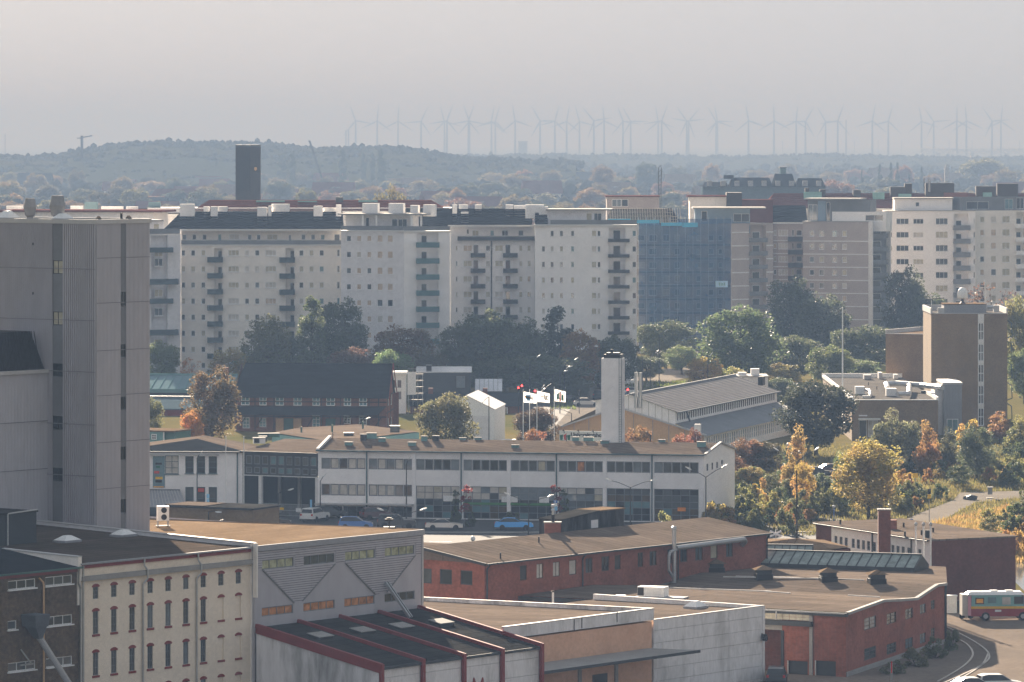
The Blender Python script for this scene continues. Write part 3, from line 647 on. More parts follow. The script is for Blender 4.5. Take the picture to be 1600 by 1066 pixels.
# ---- orange and white warehouse
fk = Fr(XY(845, 412), E1); ua = (fm.A + fm.d * fm.L2 - fk.A).dot(fk.d) + .2; ub = fk.u(1020); uc = fk.u(1194.5); z1 = fk.z(1020, 951); z2 = fk.z(1195, 946.5)
r = fk.root('orange_band_warehouse', 'flat roofed warehouse with orange band, white fascia and stained white concrete panels', 'building')
zo = fk.z(1020, 968.5)
MB().box(ua, ub - .15, 0, 24, 0, zo - .15).build('wall', 'orange_render', r)
for i in range(7):
    a = ua + (ub - ua) * i / 7; b = ua + (ub - ua) * (i + 1) / 7; MB().box(a + .01, b - .01, -.12, .15, zo, z1).build('fascia_panel', 'concrete_panel', r)
MB().box(ua, ub + .02, -.16, .2, z1, z1 + .06).build('coping', 'galv', r)
zr = z1 - .35
MB().quad((ua, .15, zr), (ub, .15, zr), (ub, 24.2, zr - .35), (ua, 24.2, zr - .35)).build('roof', 'felt_brown', r)
mb = MB(); mb.add([(ub - .12, .2, zr - .6), (ub + .1, .2, zr - .6), (ub + .1, 25, zr - .6), (ub - .12, 25, zr - .6), (ub - .12, .2, z1 + .02), (ub + .1, .2, z1 + .02), (ub + .1, 25, z1 - .42), (ub - .12, 25, z1 - .42)],
                  [(4, 5, 6, 7), (0, 1, 5, 4), (1, 2, 6, 5), (2, 3, 7, 6), (3, 0, 4, 7)]); corrug(mb, lambda u, w, z: (ub - .125 + w, u, z), .3, 24.8, zr - .3, z1 - .42, .35, .02); mb.build('parapet', 'dirty_panel', r)
mb = MB(); mb.add([(ub - .2, .2, z1 + .03), (ub + .18, .2, z1 + .03), (ub + .18, 25, z1 - .40), (ub - .2, 25, z1 - .40)], [(0, 1, 2, 3)]); mb.build('coping', 'metal_light', r)
MB().box(ua, ub + .1, 24.2, 24.5, 0, z1 - .40).build('parapet', 'dirty_panel', r)
jo = [1020.6, 1035, 1084, 1138.5, 1190.5]
for i in range(4):
    a, b = fk.u(jo[i]), fk.u(jo[i + 1]); z = z2; k = 0
    while z > -.5:
        t = z - (1.05 if k else .9); MB().box(a + .015, b - .015, -.035 + .006 * ((i + k) % 3), .2, t + .012, z - .012).build('panel', 'concrete_panel', r); z = t; k += 1
MB().box(fk.u(1190.8), uc, -.05, 18, -.1, z2 + .02).build('end_wall', 'concrete_panel', r)
MB().box(fk.u(1021), uc - .05, .21, 17.9, 0, z2 - .6).build('core', 'concrete', r)
MB().quad((ub + .12, .2, z2 - .25), (uc - .1, .2, z2 - .25), (uc - .1, 18, z2 - .45), (ub + .12, 18, z2 - .45)).build('roof', 'felt_brown', r)
MB().box(ub + .1, uc, -.06, .22, z2 - .005, z2 + .05).build('coping', 'galv', r)
for px, py in ((895, 985), (907, 982), (962, 972)): u = fk.u(px); MB().box(u - .03, u + .03, -.17, -.125, fk.z(px, py) , fk.z(px, py) + .9).build('bracket', 'metal_dark', r)
u, v = on_plane(fk, 1087, 950, lambda u, v: z2 - .3); roof_fitting(r, u, v, z2 - .32, 1.8, 1.4, .45)
zc = fk.z(1020, 1015); e = fk.u(1090, -3.2)
mb = MB(); mb.loft([(ua, -.001, zc), (e - 2.6, -.001, zc), (e, -3.4, zc - .12), (ua, -3.4, zc - .12)], [(ua, -.001, zc + .16), (e - 2.6, -.001, zc + .16), (e, -3.4, zc + .02), (ua, -3.4, zc + .02)]); mb.build('canopy', 'concrete', r)
MB().box(ua, e, -3.5, -3.42, zc - .2, zc + .04).build('canopy_gutter', 'metal_dark', r)
for px in (905, 962): u = fk.u(px); MB().box(u - .2, u + .2, -.12, -.004, 0, zc - .02).build('pier', 'concrete', r)
u = fk.u(937); MB().box(u - 1., u + 1., -.06, -.004, 0, 2.6).build('door', 'frame_dark', r)
u = fk.u(1189.5); z = fk.z(1190, 996)
q = thing('wall_floodlight', 'black floodlight on the corner of the white panel wall', 'lamp', tuple(fk.A + fk.d * u + fk.n * -.06) + (z,), fk.rz)
MB().lathe([(.12, -.3), (.26, -.2), (.28, .1), (.16, .3)], (0, -.3, 0), 12).build('lamp_head', 'plastic_black', q); MB().box(-.05, .05, -.1, .0, -.1, .35).build('arm', 'plastic_black', q)

# ---- long red brick workshop with gabled felt roof
fi = Fr(XY(757, 452), E1); L = fi.u(1198); ze = fi.z(757, 881); HV = 7.1; zr = H - (856 - Y0) * fi.Y(0, HV) / F
r = fi.root('red_brick_workshop', 'long red brick workshop with brown felt gable roof and a row of small windows', 'building')
cxs = [(812.5, 823.5), (838.5, 849), (864, 875), (889.5, 901), (915, 926), (940, 952), (960.5, 970), (996.5, 1005), (1015, 1026), (1043, 1050.5), (1063, 1074), (1086.5, 1098), (1110.5, 1121.5), (1134.5, 1145)]
pal = ['glass_dark', 'glass_pale', 'glass_pale', 'glass_pale', 'glass_mid', 'glass_dark', 'glass_dark', 'glass_dark', 'glass_mid', 'glass_mid', 'glass_dark', 'glass_mid', 'glass_cream', 'glass_mid']
zt_, zb_ = fi.z(818, 883.5), fi.z(818, 907)
holes = [(fi.u(a), fi.u(b), zb_, zt_, p, (2 if i % 3 else 1, 1)) for i, ((a, b), p) in enumerate(zip(cxs, pal))]
mb = MB(); facade(mb, mp, 0, L, 0, ze, holes, .16)
mb.quad((L, 0, 0), (L, 2 * HV, 0), (L, 2 * HV, ze), (L, 0, ze)); mb.tri((L, 0, ze), (L, 2 * HV, ze), (L, HV, zr)); mb.quad((0, 2 * HV, 0), (L, 2 * HV, 0), (L, 2 * HV, ze), (0, 2 * HV, ze))
ml, rl = left_side()
hl = [(-fi.v(a), -fi.v(b), H - (yb - Y0) * fi.Y(0, fi.v(a)) / F, H - (ya - Y0) * fi.Y(0, fi.v(a)) / F, p) for a, b, ya, yb, p in ((658, 674.5, 888, 911, 'glass_mid'), (687, 706, 889, 912.5, 'glass_dark'), (719.5, 738, 891, 913.5, 'glass_dark'))]
facade(mb, ml, -2 * HV, 0, 0, ze, hl, .16); mb.tri((0, 0, ze), (0, HV, zr), (0, 2 * HV, ze))
mb.build('wall', 'brick_red', r)
wins(r, 'frame_brown', holes, mp, rz, {'glass_dark': 1}, 2, 1, .13, .07); wins(r, 'frame_dark', hl, ml, rl, {'glass_dark': 1}, 1, 1, .13, .09)
ov = .45; sl = (zr - ze) / HV
mb = MB(); mb.loft([(-.3, -ov, ze - ov * sl), (-.3, HV, zr), (-.3, 2 * HV + ov, ze - ov * sl)], [(L + .3, -ov, ze - ov * sl), (L + .3, HV, zr), (L + .3, 2 * HV + ov, ze - ov * sl)])
for v_ in mb.v[:]: pass
mb.v = [(a, b, c + .12) for a, b, c in mb.v]; mb.build('roof', 'felt_brown', r)
MB().box(-.3, L + .3, -ov - .12, -ov, ze - .12, ze + .04).build('gutter', 'metal_dark', r)
mb = MB(); mb.bar((-.36, -ov, ze - ov * sl + .02), (-.36, HV, zr + .02), .10, .26); mb.bar((-.36, HV, zr + .02), (-.36, 2 * HV + ov, ze - ov * sl + .02), .10, .26); mb.build('verge', 'metal_dark', r)
for px in (759.5, 909, 1058, 1197): u = fi.u(px); MB().path([(u, -ov, ze - .1), (u, -.12, ze - .5), (u, -.12, 4)], .07).build('downpipe', 'metal_dark', r)
zd = fi.z(1041, 856)
def duct(pts, rad, name='duct'): MB().path(pts, rad, 12).build(name, 'steel_pipe', r, smooth=False)
MB().tube((fi.u(1041), -.9, 5.2), (fi.u(1041), -.9, fi.z(1041, 827)), .2, .2, 12).build('flue', 'galv', r)
MB().lathe([(.2, 0), (.26, .05), (.24, .25), (.05, .36)], (fi.u(1041), -.9, fi.z(1041, 827)), 12).build('cowl', 'galv', r)
u1, u2 = fi.u(1044), fi.u(1150); duct([(u1, -.9, zd), (u2, -.9, zd + .12), (u2 + .5, -.7, zd - .15), (u2 + .55, -.3, zd - .5)], .24)
u3 = fi.u(1034); duct([(u1, -.95, zd - .1), (u3, -.95, zd - .3), (u3 - .2, -.95, zd - .7), (u3 - .2, -.95, zd - 2), (u3 + .4, -.95, zd - 2.6)], .14)
def ridge_z(v): return ze + sl * v + .12 if v < HV else zr - sl * (v - HV) + .12
for px, py in ((782, 873), (842, 848)):
    u, v = on_plane(fi, px, py, lambda u, v: ridge_z(v)); MB().tube((u, v, ridge_z(v)), (u, v, ridge_z(v) + .55), .07).build('vent_pipe', 'plastic_black', r)
# chimney and graffiti-covered shed standing on the roof
v = HV + .6; u = fi.u(864, v); zc = fi.z(864, 817, v)
c_ = thing('brick_chimney', 'short red brick chimney with steel flue beside the black rooftop shed', 'chimney', tuple(fi.A + fi.d * u + fi.n * v) + (0,), 0)
MB().box(-.78, .72, -.5, .5, ridge_z(v) - .6, zc).build('stack', 'brick_red', c_); MB().box(-.85, .79, -.57, .57, zc, zc + .1).build('cap', 'concrete', c_)
MB().tube((0, 0, zc + .1), (0, 0, zc + .75), .16).build('flue', 'plastic_black', c_); MB().lathe([(.12, .75), (.12, 1.1), (.2, 1.15), (.1, 1.35), (.2, 1.5), (.16, 1.7)], (0, 0, zc), 10).build('cowl', 'galv', c_)
v = HV + 1.2; ua_, ub_ = fi.u(877, v), fi.u(975, v)
s_ = thing('rooftop_shed', 'black graffiti-streaked board shed on top of the red brick workshop roof', 'shed', tuple(fi.A + fi.d * ua_ + fi.n * v) + (0,), fi.rz)
Ls = ub_ - ua_; um = Ls * .60; za, zb2, zc2 = fi.z(880, 813, v), fi.z(938, 799, v), fi.z(975, 800, v); zbse = ridge_z(v) - .9
n = 22
for i in range(n):
    a, b = Ls * i / n, Ls * (i + 1) / n; f_ = lambda u: za + (zb2 - za) * min(1, u / um)
    MB().loft([(a + .008, 0, zbse), (b - .008, 0, zbse), (b - .008, .05, zbse), (a + .008, .05, zbse)], [(a + .008, 0, f_(a)), (b - .008, 0, f_(b)), (b - .008, .05, f_(b)), (a + .008, .05, f_(a))]).build('board', 'graffiti_board', s_)
mb = MB(); mb.quad((Ls, .06, zbse), (Ls, 2.6, zbse), (Ls, 2.6, zc2), (Ls, .06, zc2)); mb.quad((0, .06, zbse), (0, 2.6, zbse), (0, 2.6, za), (0, .06, za)); mb.quad((0, 2.6, zbse), (Ls, 2.6, zbse), (Ls, 2.6, zc2), (0, 2.6, za)); mb.build('wall', 'graffiti_board', s_)
MB().loft([(-.1, -.1, za + .003), (um, -.1, zb2 + .003), (um, 2.7, zb2 + .003), (-.1, 2.7, za + .003)], [(-.1, -.1, za + .08), (um, -.1, zb2 + .08), (um, 2.7, zb2 + .08), (-.1, 2.7, za + .08)]).build('roof', 'felt_dark', s_)
MB().box(um + .001, Ls + .12, -.1, 2.7, zb2 + .003, zb2 + .1).build('roof', 'felt_tan', s_)
MB().box(Ls * .47, Ls * .58, -.03, -.002, zb2 - 1.5, zb2 - .75).build('door', 'render_grey', s_)

# ---- big red brick depot with undulating flat roof
P1, P2, P3, P4 = XY(800, 456.5), XY(1322, 440), XY(1476, 468.6), XY(1478, 486)
r = thing('brick_depot', 'broad red brick depot with wide brown felt roof and roof ventilators, lower right', 'building', (P2.x, P2.y, 0))
p1, p3, p4 = P1 - P2, P3 - P2, P4 - P2; p2 = Vector((0, 0))
fj = Fr(P2, B=P3); ff = Fr(P1, B=P2)
zt = H - (958 - Y0) * 440 / F
wv = [(0, zt)] + [(fj.u(a), fj.z(a, b)) for a, b in ((1350, 948), (1378, 938), (1404, 937), (1430, 935), (1448, 923), (1462, 914), (1476, 912))]
mj, rj = seg(p2, p3); zmin = min(z for _, z in wv) - .02
hj = []
for a, b, ya, yb in ((1350.5, 1369, 964, 983), (1385.5, 1400.5, 957.5, 974.5), (1414.5, 1426.5, 951, 967), (1437.5, 1446.5, 944, 959), (1454.5, 1460.5, 938, 952), (1350.5, 1369, 1011.5, 1030), (1385.5, 1400.5, 1005, 1021.5), (1414.5, 1426.5, 997, 1013), (1437.5, 1446.5, 989.5, 1005), (1454.5, 1460.5, 981.5, 996)):
    m_ = (a + b) / 2; hj.append((fj.u(a), fj.u(b), fj.z(m_, yb), fj.z(m_, ya), None, (2, 3)))
mb = MB(); facade(mb, mj, 0, fj.L, .45, zmin, hj, .14)
for (a, za), (b, zb3) in zip(wv, wv[1:]): mb.quad(mj(a, 0, zmin), mj(b, 0, zmin), mj(b, 0, zb3), mj(a, 0, za))
mf, rf_ = seg(p1, p2)
hg = [(ff.u(a), ff.u(b), 0.02, H - (1032 - Y0) * ff.Y(ff.u(a)) / F, None, (1, 1)) for a, b in ((1231, 1262), (1274, 1306))]
facade(mb, mf, ff.u(1222), ff.L, 0, zt - .35, hg, .2)
m4, _ = seg(p3, p4); mb.quad(m4(0, 0, 0), m4((p4 - p3).length, 0, 0), m4((p4 - p3).length, 0, wv[-1][1]), m4(0, 0, wv[-1][1]))
mb.build('wall', 'brick_red', r)
mb = MB(); mb.quad(mj(0, -.05, 0), mj(fj.L, -.05, 0), mj(fj.L, -.05, .45), mj(0, -.05, .45)); mb.quad(mj(0, -.05, .45), mj(fj.L, -.05, .45), mj(fj.L, .02, .45), mj(0, .02, .45)); mb.build('plinth', 'concrete', r)
wins(r, 'frame_brown', hj, mj, rj, {'glass_mid': 3, 'glass_sky': 2}, 2, 3, .12, .05)
for h in hg: o = MB().quad(mf(h[0], .18, h[2]), mf(h[1], .18, h[2]), mf(h[1], .18, h[3]), mf(h[0], .18, h[3])).build('gate', 'frame_dark', r); MB().box(0, .1, -.06, 0, 0, h[3]).build('gate_post', 'metal_light', o, loc=mf(h[0] - .02, 0, 0), rz=rf_)
# recessed loading bay left of the pier
mb = MB(); a = ff.u(1150); b = ff.u(1222); zq = H - (985 - Y0) * ff.Y(b) / F
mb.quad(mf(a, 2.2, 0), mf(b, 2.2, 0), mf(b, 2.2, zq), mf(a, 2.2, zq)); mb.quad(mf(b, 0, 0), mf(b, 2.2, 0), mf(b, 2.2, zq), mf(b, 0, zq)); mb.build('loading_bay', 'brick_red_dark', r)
mb = MB(); k0 = mf(a, .02, zq); mb.quad(mf(a, .01, zq), mf(b, .01, zq), mf(b, .01, zq + .45), mf(a, .01, zq + .45)); mb.build('lintel', 'concrete', r)
a2 = ff.u(1265)
gbl = H - (971 - Y0) * ff.Y(b) / F
for i in range(11):
    for j in range(3):
        u0_, u1_ = a + (a2 - a) * i / 11, a + (a2 - a) * (i + 1) / 11; zz0 = gbl + .18 + j * .26
        mb = MB(); mb.quad(mf(u0_ + .02, -.02, zz0), mf(u1_ - .02, -.02, zz0), mf(u1_ - .02, -.02, zz0 + .24), mf(u0_ + .02, -.02, zz0 + .24)); mb.build('glass_block', 'brick_tan' if 0 else 'glass_cream', r)
mb = MB(); mb.quad(mf(a, 0, zq + .44), mf(a2, 0, zq + .44), mf(a2, 0, zt - .2), mf(a, 0, zt - .2)); mb.build('bay_wall', 'concrete', r)
def fbox(name, mat, ua_, ub_, wa, wb, za_, zb_): MB().loft([mf(ua_, wa, za_), mf(ub_, wa, za_), mf(ub_, wb, za_), mf(ua_, wb, za_)], [mf(ua_, wa, zb_), mf(ub_, wa, zb_), mf(ub_, wb, zb_), mf(ua_, wb, zb_)]).build(name, mat, r)
fbox('crane_beam', 'metal_dark', a, ff.u(1271), -.5, -.03, gbl - .3, gbl + .1)
fbox('pier', 'concrete', ff.u(1265.5), ff.u(1270.5), -.15, .05, 0, zt - .36); fbox('pier', 'metal_dark', ff.u(1221), ff.u(1225), -.12, .1, 0, zq)
fbox('pier', 'metal_light', ff.u(1217), ff.u(1218), -.62, -.5, gbl + .15, gbl + .9)
back = (p1 - p2).normalized()
mb = MB(); nw = len(wv)
for (a, z) in wv:
    q = p3.normalized() * a; mb.v.append((q.x - back.x * .25, q.y - back.y * .25, z + .06)); e_ = q + back * 62; mb.v.append((e_.x, e_.y, z + .06))
e2_ = p4; mb.v.append((e2_.x, e2_.y, wv[-1][1] + .06)); e_ = e2_ + back * 62; mb.v.append((e_.x, e_.y, wv[-1][1] + .06))
for i in range(nw): mb.f.append((2 * i, 2 * i + 1, 2 * i + 3, 2 * i + 2))
mb.build('roof', 'felt_brown', r)
mb = MB()
for (a, za), (b, zb3) in zip(wv, wv[1:]):
    mb.loft([mj(a, -.28, za - .16), mj(a, .06, za - .16), mj(a, .06, za + .08), mj(a, -.28, za + .08)], [mj(b, -.28, zb3 - .16), mj(b, .06, zb3 - .16), mj(b, .06, zb3 + .08), mj(b, -.28, zb3 + .08)])
mb.build('verge', 'concrete', r)
fbox('gutter', 'metal_dark', 0, ff.L + .2, -.3, 0, zt - .32, zt + .0); fbox('coping', 'metal_light', ff.u(1195), ff.L, -.36, -.3, zt - .1, zt - .04)
m5, _ = seg(p3, p4); MB().loft([m5(-.1, -.2, 0), m5(.1, -.2, 0), m5(.1, 0, 0), m5(-.1, 0, 0)], [m5(-.1, -.2, wv[-1][1]), m5(.1, -.2, wv[-1][1]), m5(.1, 0, wv[-1][1]), m5(-.1, 0, wv[-1][1])]).build('downpipe', 'metal_dark', r)
zR = 5.62
for px, py in ((1118, 894), (1193, 904), (1294, 908), (1370, 911.5)):
    p = G(px, py, zR); o = MB().box(-.75, .75, -.75, .75, -.2, .45).build('roof_ventilator', 'plastic_black', r, loc=(p.x - P2.x, p.y - P2.y, zR), rz=.15)
    MB().box(-.66, .66, -.66, .66, .45, .82).build('box', 'metal_dark', o); MB().loft([(-.95, -.95, .84), (.95, -.95, .84), (.95, .95, .84), (-.95, .95, .84)], [(-.08, -.08, 1.22), (.08, -.08, 1.22), (.08, .08, 1.22), (-.08, .08, 1.22)]).build('cap', 'felt_tan', o)
# thin seam flashing on the roof
for (xa, ya, xb, yb) in ((1040, 920, 1205, 926), (1195, 926, 1235, 929), (1325, 932, 1375, 935), (1150, 902, 1350, 908), (1130, 903, 1300, 906)):
    a, b = G(xa, ya, zR + .02), G(xb, yb, zR + .02); MB().bar((a.x - P2.x, a.y - P2.y, zR + .12), (b.x - P2.x, b.y - P2.y, zR + .12), .12, .1).build('roof_seam', 'galv', r)
# glazed ridge lanterns
def lantern(pa, pb, wd, hh, n, zb):
    a, b = pa - P2, pb - P2; d = (b - a).normalized(); nn = Vector((-d.y, d.x)); LL = (b - a).length
    o = MB().prism([a, b, b + nn * wd, a + nn * wd], zb - .2, zb + .35).build('lantern', 'metal_dark', r)
    pm = None
    rz_ = math.atan2(d.y, d.x)
    for i in range(n):
        u0_, u1_ = LL * i / n, LL * (i + 1) / n
        if pm is None:
            pm = MB().loft([(.06, 0, 0), (u1_ - u0_ - .06, 0, 0), (u1_ - u0_ - .06, wd / 2, hh), (.06, wd / 2, hh)], [(.06, .05, -.05), (u1_ - u0_ - .06, .05, -.05), (u1_ - u0_ - .06, wd / 2 + .05, hh - .05), (.06, wd / 2 + .05, hh - .05)]).mesh('pane'); pm.materials.append(MATS['glass_roof'])
        s0 = a + d * u0_; link('pane', pm, o, (s0.x, s0.y, zb + .36), rz_)
    k = MB()
    for i in range(n + 1): s0 = a + d * (LL * i / n); s1 = s0 + nn * (wd / 2); k.bar((s0.x, s0.y, zb + .36), (s1.x, s1.y, zb + .36 + hh), .09, .12)
    k.build('glazing_bar', 'frame_dark', o)
    s1 = a + nn * (wd / 2); s2 = b + nn * (wd / 2); MB().bar((s1.x, s1.y, zb + .40 + hh), (s2.x, s2.y, zb + .40 + hh), .25, .1).build('ridge_cap', 'metal_dark', o)
    mb = MB(); e0 = b; e1_ = b + nn * wd; mb.tri((e0.x, e0.y, zb + .35), (e1_.x, e1_.y, zb + .35), (s2.x, s2.y, zb + .38 + hh)); w0 = a; w1 = a + nn * wd; mb.tri((w0.x, w0.y, zb + .35), (w1.x, w1.y, zb + .35), (s1.x, s1.y, zb + .38 + hh))
    mb.quad((e1_.x, e1_.y, zb + .35), (w1.x, w1.y, zb + .35), (s1.x, s1.y, zb + .38 + hh), (s2.x, s2.y, zb + .38 + hh)); mb.build('gable', 'plastic_black', o)
glass('glass_roof', (.17, .21, .19), .3, .45, 1.2)
lantern(G(1172, 885, zR).xy, G(1429, 893.5, zR).xy, 4.6, 1.05, 17, zR)
lantern(G(1185, 868, zR).xy, G(1268, 869, zR).xy, 3.4, .8, 7, zR - .25)
# roof plant on the depot
p = G(1021, 935, 5.6); q = thing('rooftop_plant_box', 'large white rooftop ventilation box with dark grille on the brown roof', 'ventilation unit', (p.x, p.y, 5.6), -.35)
MB().box(-1.3, 1.2, -.6, .7, .2, 1.05).build('case', 'plastic_white', q); MB().box(-1.28, -.7, -.62, -.602, .28, .98).build('grille', 'plastic_black', q); MB().box(-1.5, 3, -.8, .9, 0, .18).build('base', 'metal_grey', q)
p = G(970, 944, 5.6); q = thing('condenser_unit', 'small grey condenser next to the white rooftop ventilation box', 'ventilation unit', (p.x, p.y, 5.6), -.3)
MB().box(-.42, .42, -.3, .3, .1, .8).build('case', 'white_paint', q); MB().tube((-.05, -.31, .45), (-.05, -.33, .45), .28, .28, 14).build('fan', 'plastic_black', q); MB().box(-2, 1, -.5, -.35, 0, .1).build('duct', 'metal_light', q)
p = G(864, 944, 5.6); q = thing('vent_pipe', 'thin pale vent pipe with cap on the flat roof left of the condenser', 'pipe', (p.x, p.y, 5.6)); MB().tube((0, 0, -.1), (0, 0, 1.05), .1).build('pipe', 'white_paint', q); MB().lathe([(.17, 1.05), (.17, 1.12), (.05, 1.2)]).build('cap', 'frame_brown', q)

# ---- low hipped shed with tan roof behind the depot
q = thing('hipped_shed', 'low shed with pale tan hipped roof between depot and brick workshop', 'building', (0, 0, 0))
cz = 6.2; a, b, c, d = G(1150, 853, cz - .6), G(1329, 855, cz - .6), G(1288, 843.5, cz - .6), G(1168, 842, cz - .6); ap = G(1262, 864, cz - .6); t = G(1243, 841.5, cz + .55)
mb = MB(); pts = [a, ap, b, c, d]
for i in range(5): s1, s2 = pts[i], pts[(i + 1) % 5]; mb.tri(s1, s2, t)
mb.build('roof', 'felt_tan', q)
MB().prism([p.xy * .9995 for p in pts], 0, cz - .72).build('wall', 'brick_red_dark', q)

# ---- red brick building on the right with its long pale side
Q1, Q2, Q3 = XY(1275, 533), XY(1453, 510), XY(1587, 515); zq = H - (846 - Y0) * 510 / F
r = thing('brick_annex', 'red brick annex with pale rendered side and flat grey roof on the right', 'building', (Q2.x, Q2.y, 0))
q1, q3 = Q1 - Q2, Q3 - Q2; q2 = Vector((0, 0)); q4 = q1 + q3
mA, rA = seg(q1, q2); fa = Fr(Q1, B=Q2); mB_, rB = seg(q2, q3)
ha = [(fa.u(c) - .35, fa.u(c) + .35, zq - 1.9, zq - .95, None, (1, 2)) for c in (1306, 1314, 1322, 1333, 1341, 1349, 1357, 1366, 1395, 1403, 1411, 1420, 1437)]
mb = MB(); facade(mb, mA, fa.u(1299), fa.L, 0, zq, ha, .15); mb.build('side_wall', 'render_white', r)
wins(r, 'frame_grey', ha, mA, rA, {'glass_mid': 2, 'glass_dark': 2}, 1, 2, .12, .05)
mb = MB(); mb.quad(mA(0, 0, 0), mA(fa.u(1299), 0, 0), mA(fa.u(1299), 0, zq), mA(0, 0, zq)); LB = q3.length; mb.quad(mB_(0, 0, 0), mB_(LB, 0, 0), mB_(LB, 0, zq), mB_(0, 0, zq))
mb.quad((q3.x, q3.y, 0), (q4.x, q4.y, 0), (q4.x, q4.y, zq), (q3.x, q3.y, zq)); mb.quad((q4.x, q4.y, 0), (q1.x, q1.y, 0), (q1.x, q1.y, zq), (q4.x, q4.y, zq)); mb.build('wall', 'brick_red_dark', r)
o_ = .3; mb = MB(); mb.loft([mA(-.3, -o_, zq), mA(fa.L, -o_, zq), mB_(LB + .2, -.2, zq), (q4.x + .3, q4.y + .3, zq)], [mA(-.3, -o_, zq + .16), mA(fa.L, -o_, zq + .16), mB_(LB + .2, -.2, zq + .16), (q4.x + .3, q4.y + .3, zq + .16)]); mb.build('roof', 'felt_brown', r)
MB().path([mA(0, -.34, zq + .02), mA(fa.L, -.34, zq + .02)], .07).build('gutter', 'metal_dark', r)
for px in (1364, 1425): k = mA(fa.u(px), -.1, 0); MB().tube(k, (k[0], k[1], zq), .07).build('downpipe', 'metal_dark', r)
for px, py in ((1313, 819.5), (1412, 824), (1414, 838), (1458, 832), (1440, 836)):
    p = G(px, py, zq + .16); MB().tube((0, 0, 0), (0, 0, .5), .1).build('vent_pipe', 'plastic_black', r, loc=(p.x - Q2.x, p.y - Q2.y, zq + .16))
p = G(1449, 840, zq + .16); MB().box(-.25, .25, -.2, .2, 0, .75).build('roof_ventilator', 'plastic_black', r, loc=(p.x - Q2.x, p.y - Q2.y, zq + .16))
p = G(1394, 827, zq + .16); o = MB().box(-.45, .45, -.4, .4, 0, .95).build('chimney', 'brick_red', r, loc=(p.x - Q2.x, p.y - Q2.y, zq + .16))
p = XY(1381.5, 503); q = thing('brick_smokestack', 'tall square dark brick smokestack with thin aerials on top', 'chimney', (p.x, p.y, 0))
zc = H - (797 - Y0) * 503 / F; MB().box(-.6, .6, -.6, .6, 0, zc).build('stack', 'brick_red_dark', q); MB().box(-.66, .66, -.66, .66, zc, zc + .12).build('cap', 'concrete', q)
for i, x in enumerate((-.5, -.2, .15, .5)): MB().tube((x, 0, zc + .12), (x, 0, zc + .6 + .2 * (i % 2)), .02).build('aerial', 'metal_dark', q)
for i, (px, nm) in enumerate(((1431, 'leftmost'), (1443, 'middle'), (1454, 'rightmost'))):
    p = XY(px, 497 - i * 1.5); q = thing('vent_mast', f'{nm} of three pale vent masts in front of the brick annex', 'mast', (p.x, p.y, 0), 0, 'vent masts by the brick annex')
    zc = H - (822 - Y0) * p.y / F; MB().tube((0, 0, 0), (0, 0, zc), .09).build('pole', 'white_paint', q); MB().lathe([(.09, 0), (.17, .06), (.17, .22), (.06, .38)], (0, 0, zc)).build('cap', 'steel_pipe', q)
# ================================================================== middle distance
# ---- white two-storey showroom with tower chimney
fh = Fr(XY(497, 622), B=XY(1100, 613)); L = fh.L; ze = fh.z(497, 703.5); DV = 13.
r = fh.root('white_showroom', 'long white two-storey car showroom with ribbon windows and glazed ground floor', 'building')
bays = [(502, 571), (576, 644), (650, 718), (724, 792.5), (798, 867), (873, 942), (948, 1016), (1022, 1091.5)]
zw1, zw0 = fh.z(502, 715.5), fh.z(502, 732.5); zs1, zs0 = fh.z(502, 756), fh.z(502, 774); zg = fh.z(640, 789)
holes = []; hg = []
panes = {'glass_dark': 5, 'glass_mid': 3, 'glass_sky': 2, 'glass_pale': 2, 'glass_cream': 2}
for i, (a, b) in enumerate(bays):
    ua_, ub_ = fh.u(a), fh.u(b); w5 = (ub_ - ua_) / 5
    for k in range(5):
        pm = pick({'glass_pale': 4, 'glass_dark': 1, 'glass_sky': 2}) if i < 2 else pick({'glass_dark': 4, 'glass_mid': 2, 'glass_sky': 1}) if i in (2, 3, 6, 7) else pick({'glass_cream': 1, 'glass_mid': 3, 'glass_dark': 1, 'glass_orange': .4})
        holes.append((ua_ + k * w5 + .01, ua_ + (k + 1) * w5 - .01, zw0, zw1, pm, (1, 1)))
        if i < 2: holes.append((ua_ + k * w5 + .01, ua_ + (k + 1) * w5 - .01, zs0, zs1, pick({'glass_pale': 3, 'glass_sky': 2, 'glass_dark': 1, 'glass_lime': .7}), (1, 1)))
    if i < 2: hg.append((ua_, ub_, .15, zg - .25, None, (5, 2)))
    else: hg.append((ua_, ub_, .1, fh.z(502, 757), None, (5, 5)))
mb = MB(); mp, rz = front(); facade(mb, mp, 0, L, 0, ze, holes + hg, .2)
C = XY(1148, 624) - fh.A; cu, cv = C.dot(fh.d), C.dot(fh.n); zk = ze + 1.0
mg, rg = seg((L, 0), (cu, cv)); Lg = (Vector((cu, cv)) - Vector((L, 0))).length
fgb = Fr(XY(1100, 613), B=XY(1148, 624))
hside = [(fgb.u(a), fgb.u(b), fgb.z(c, d_), fgb.z(c, e_), 'glass_dark', (1, 1)) for a, b, c, e_, d_ in ((1104, 1107, 1105, 725, 736), (1112, 1114.5, 1113, 723, 734), (1119.5, 1122, 1121, 722, 732), (1127, 1130, 1128, 719, 726), (1114.5, 1120, 1117, 701, 708))]
facade(mb, mg, 0, Lg, 0, ze, [h for h in hside if h[3] < ze], .2)
apx = Lg * .52
a_, b_, c_ = mg(0, 0, ze), mg(Lg, 0, ze), mg(apx, 0, zk); mb.tri(a_, b_, c_)
mb.quad((0, DV, 0), (cu, cv, 0), (cu, cv, ze), (0, DV, ze)); mb.quad((0, 0, 0), (0, DV, 0), (0, DV, ze), (0, 0, ze)); mb.tri((0, 0, ze), (0, DV, ze), (0, DV * .5, zk))
mb.build('wall', 'render_white', r)
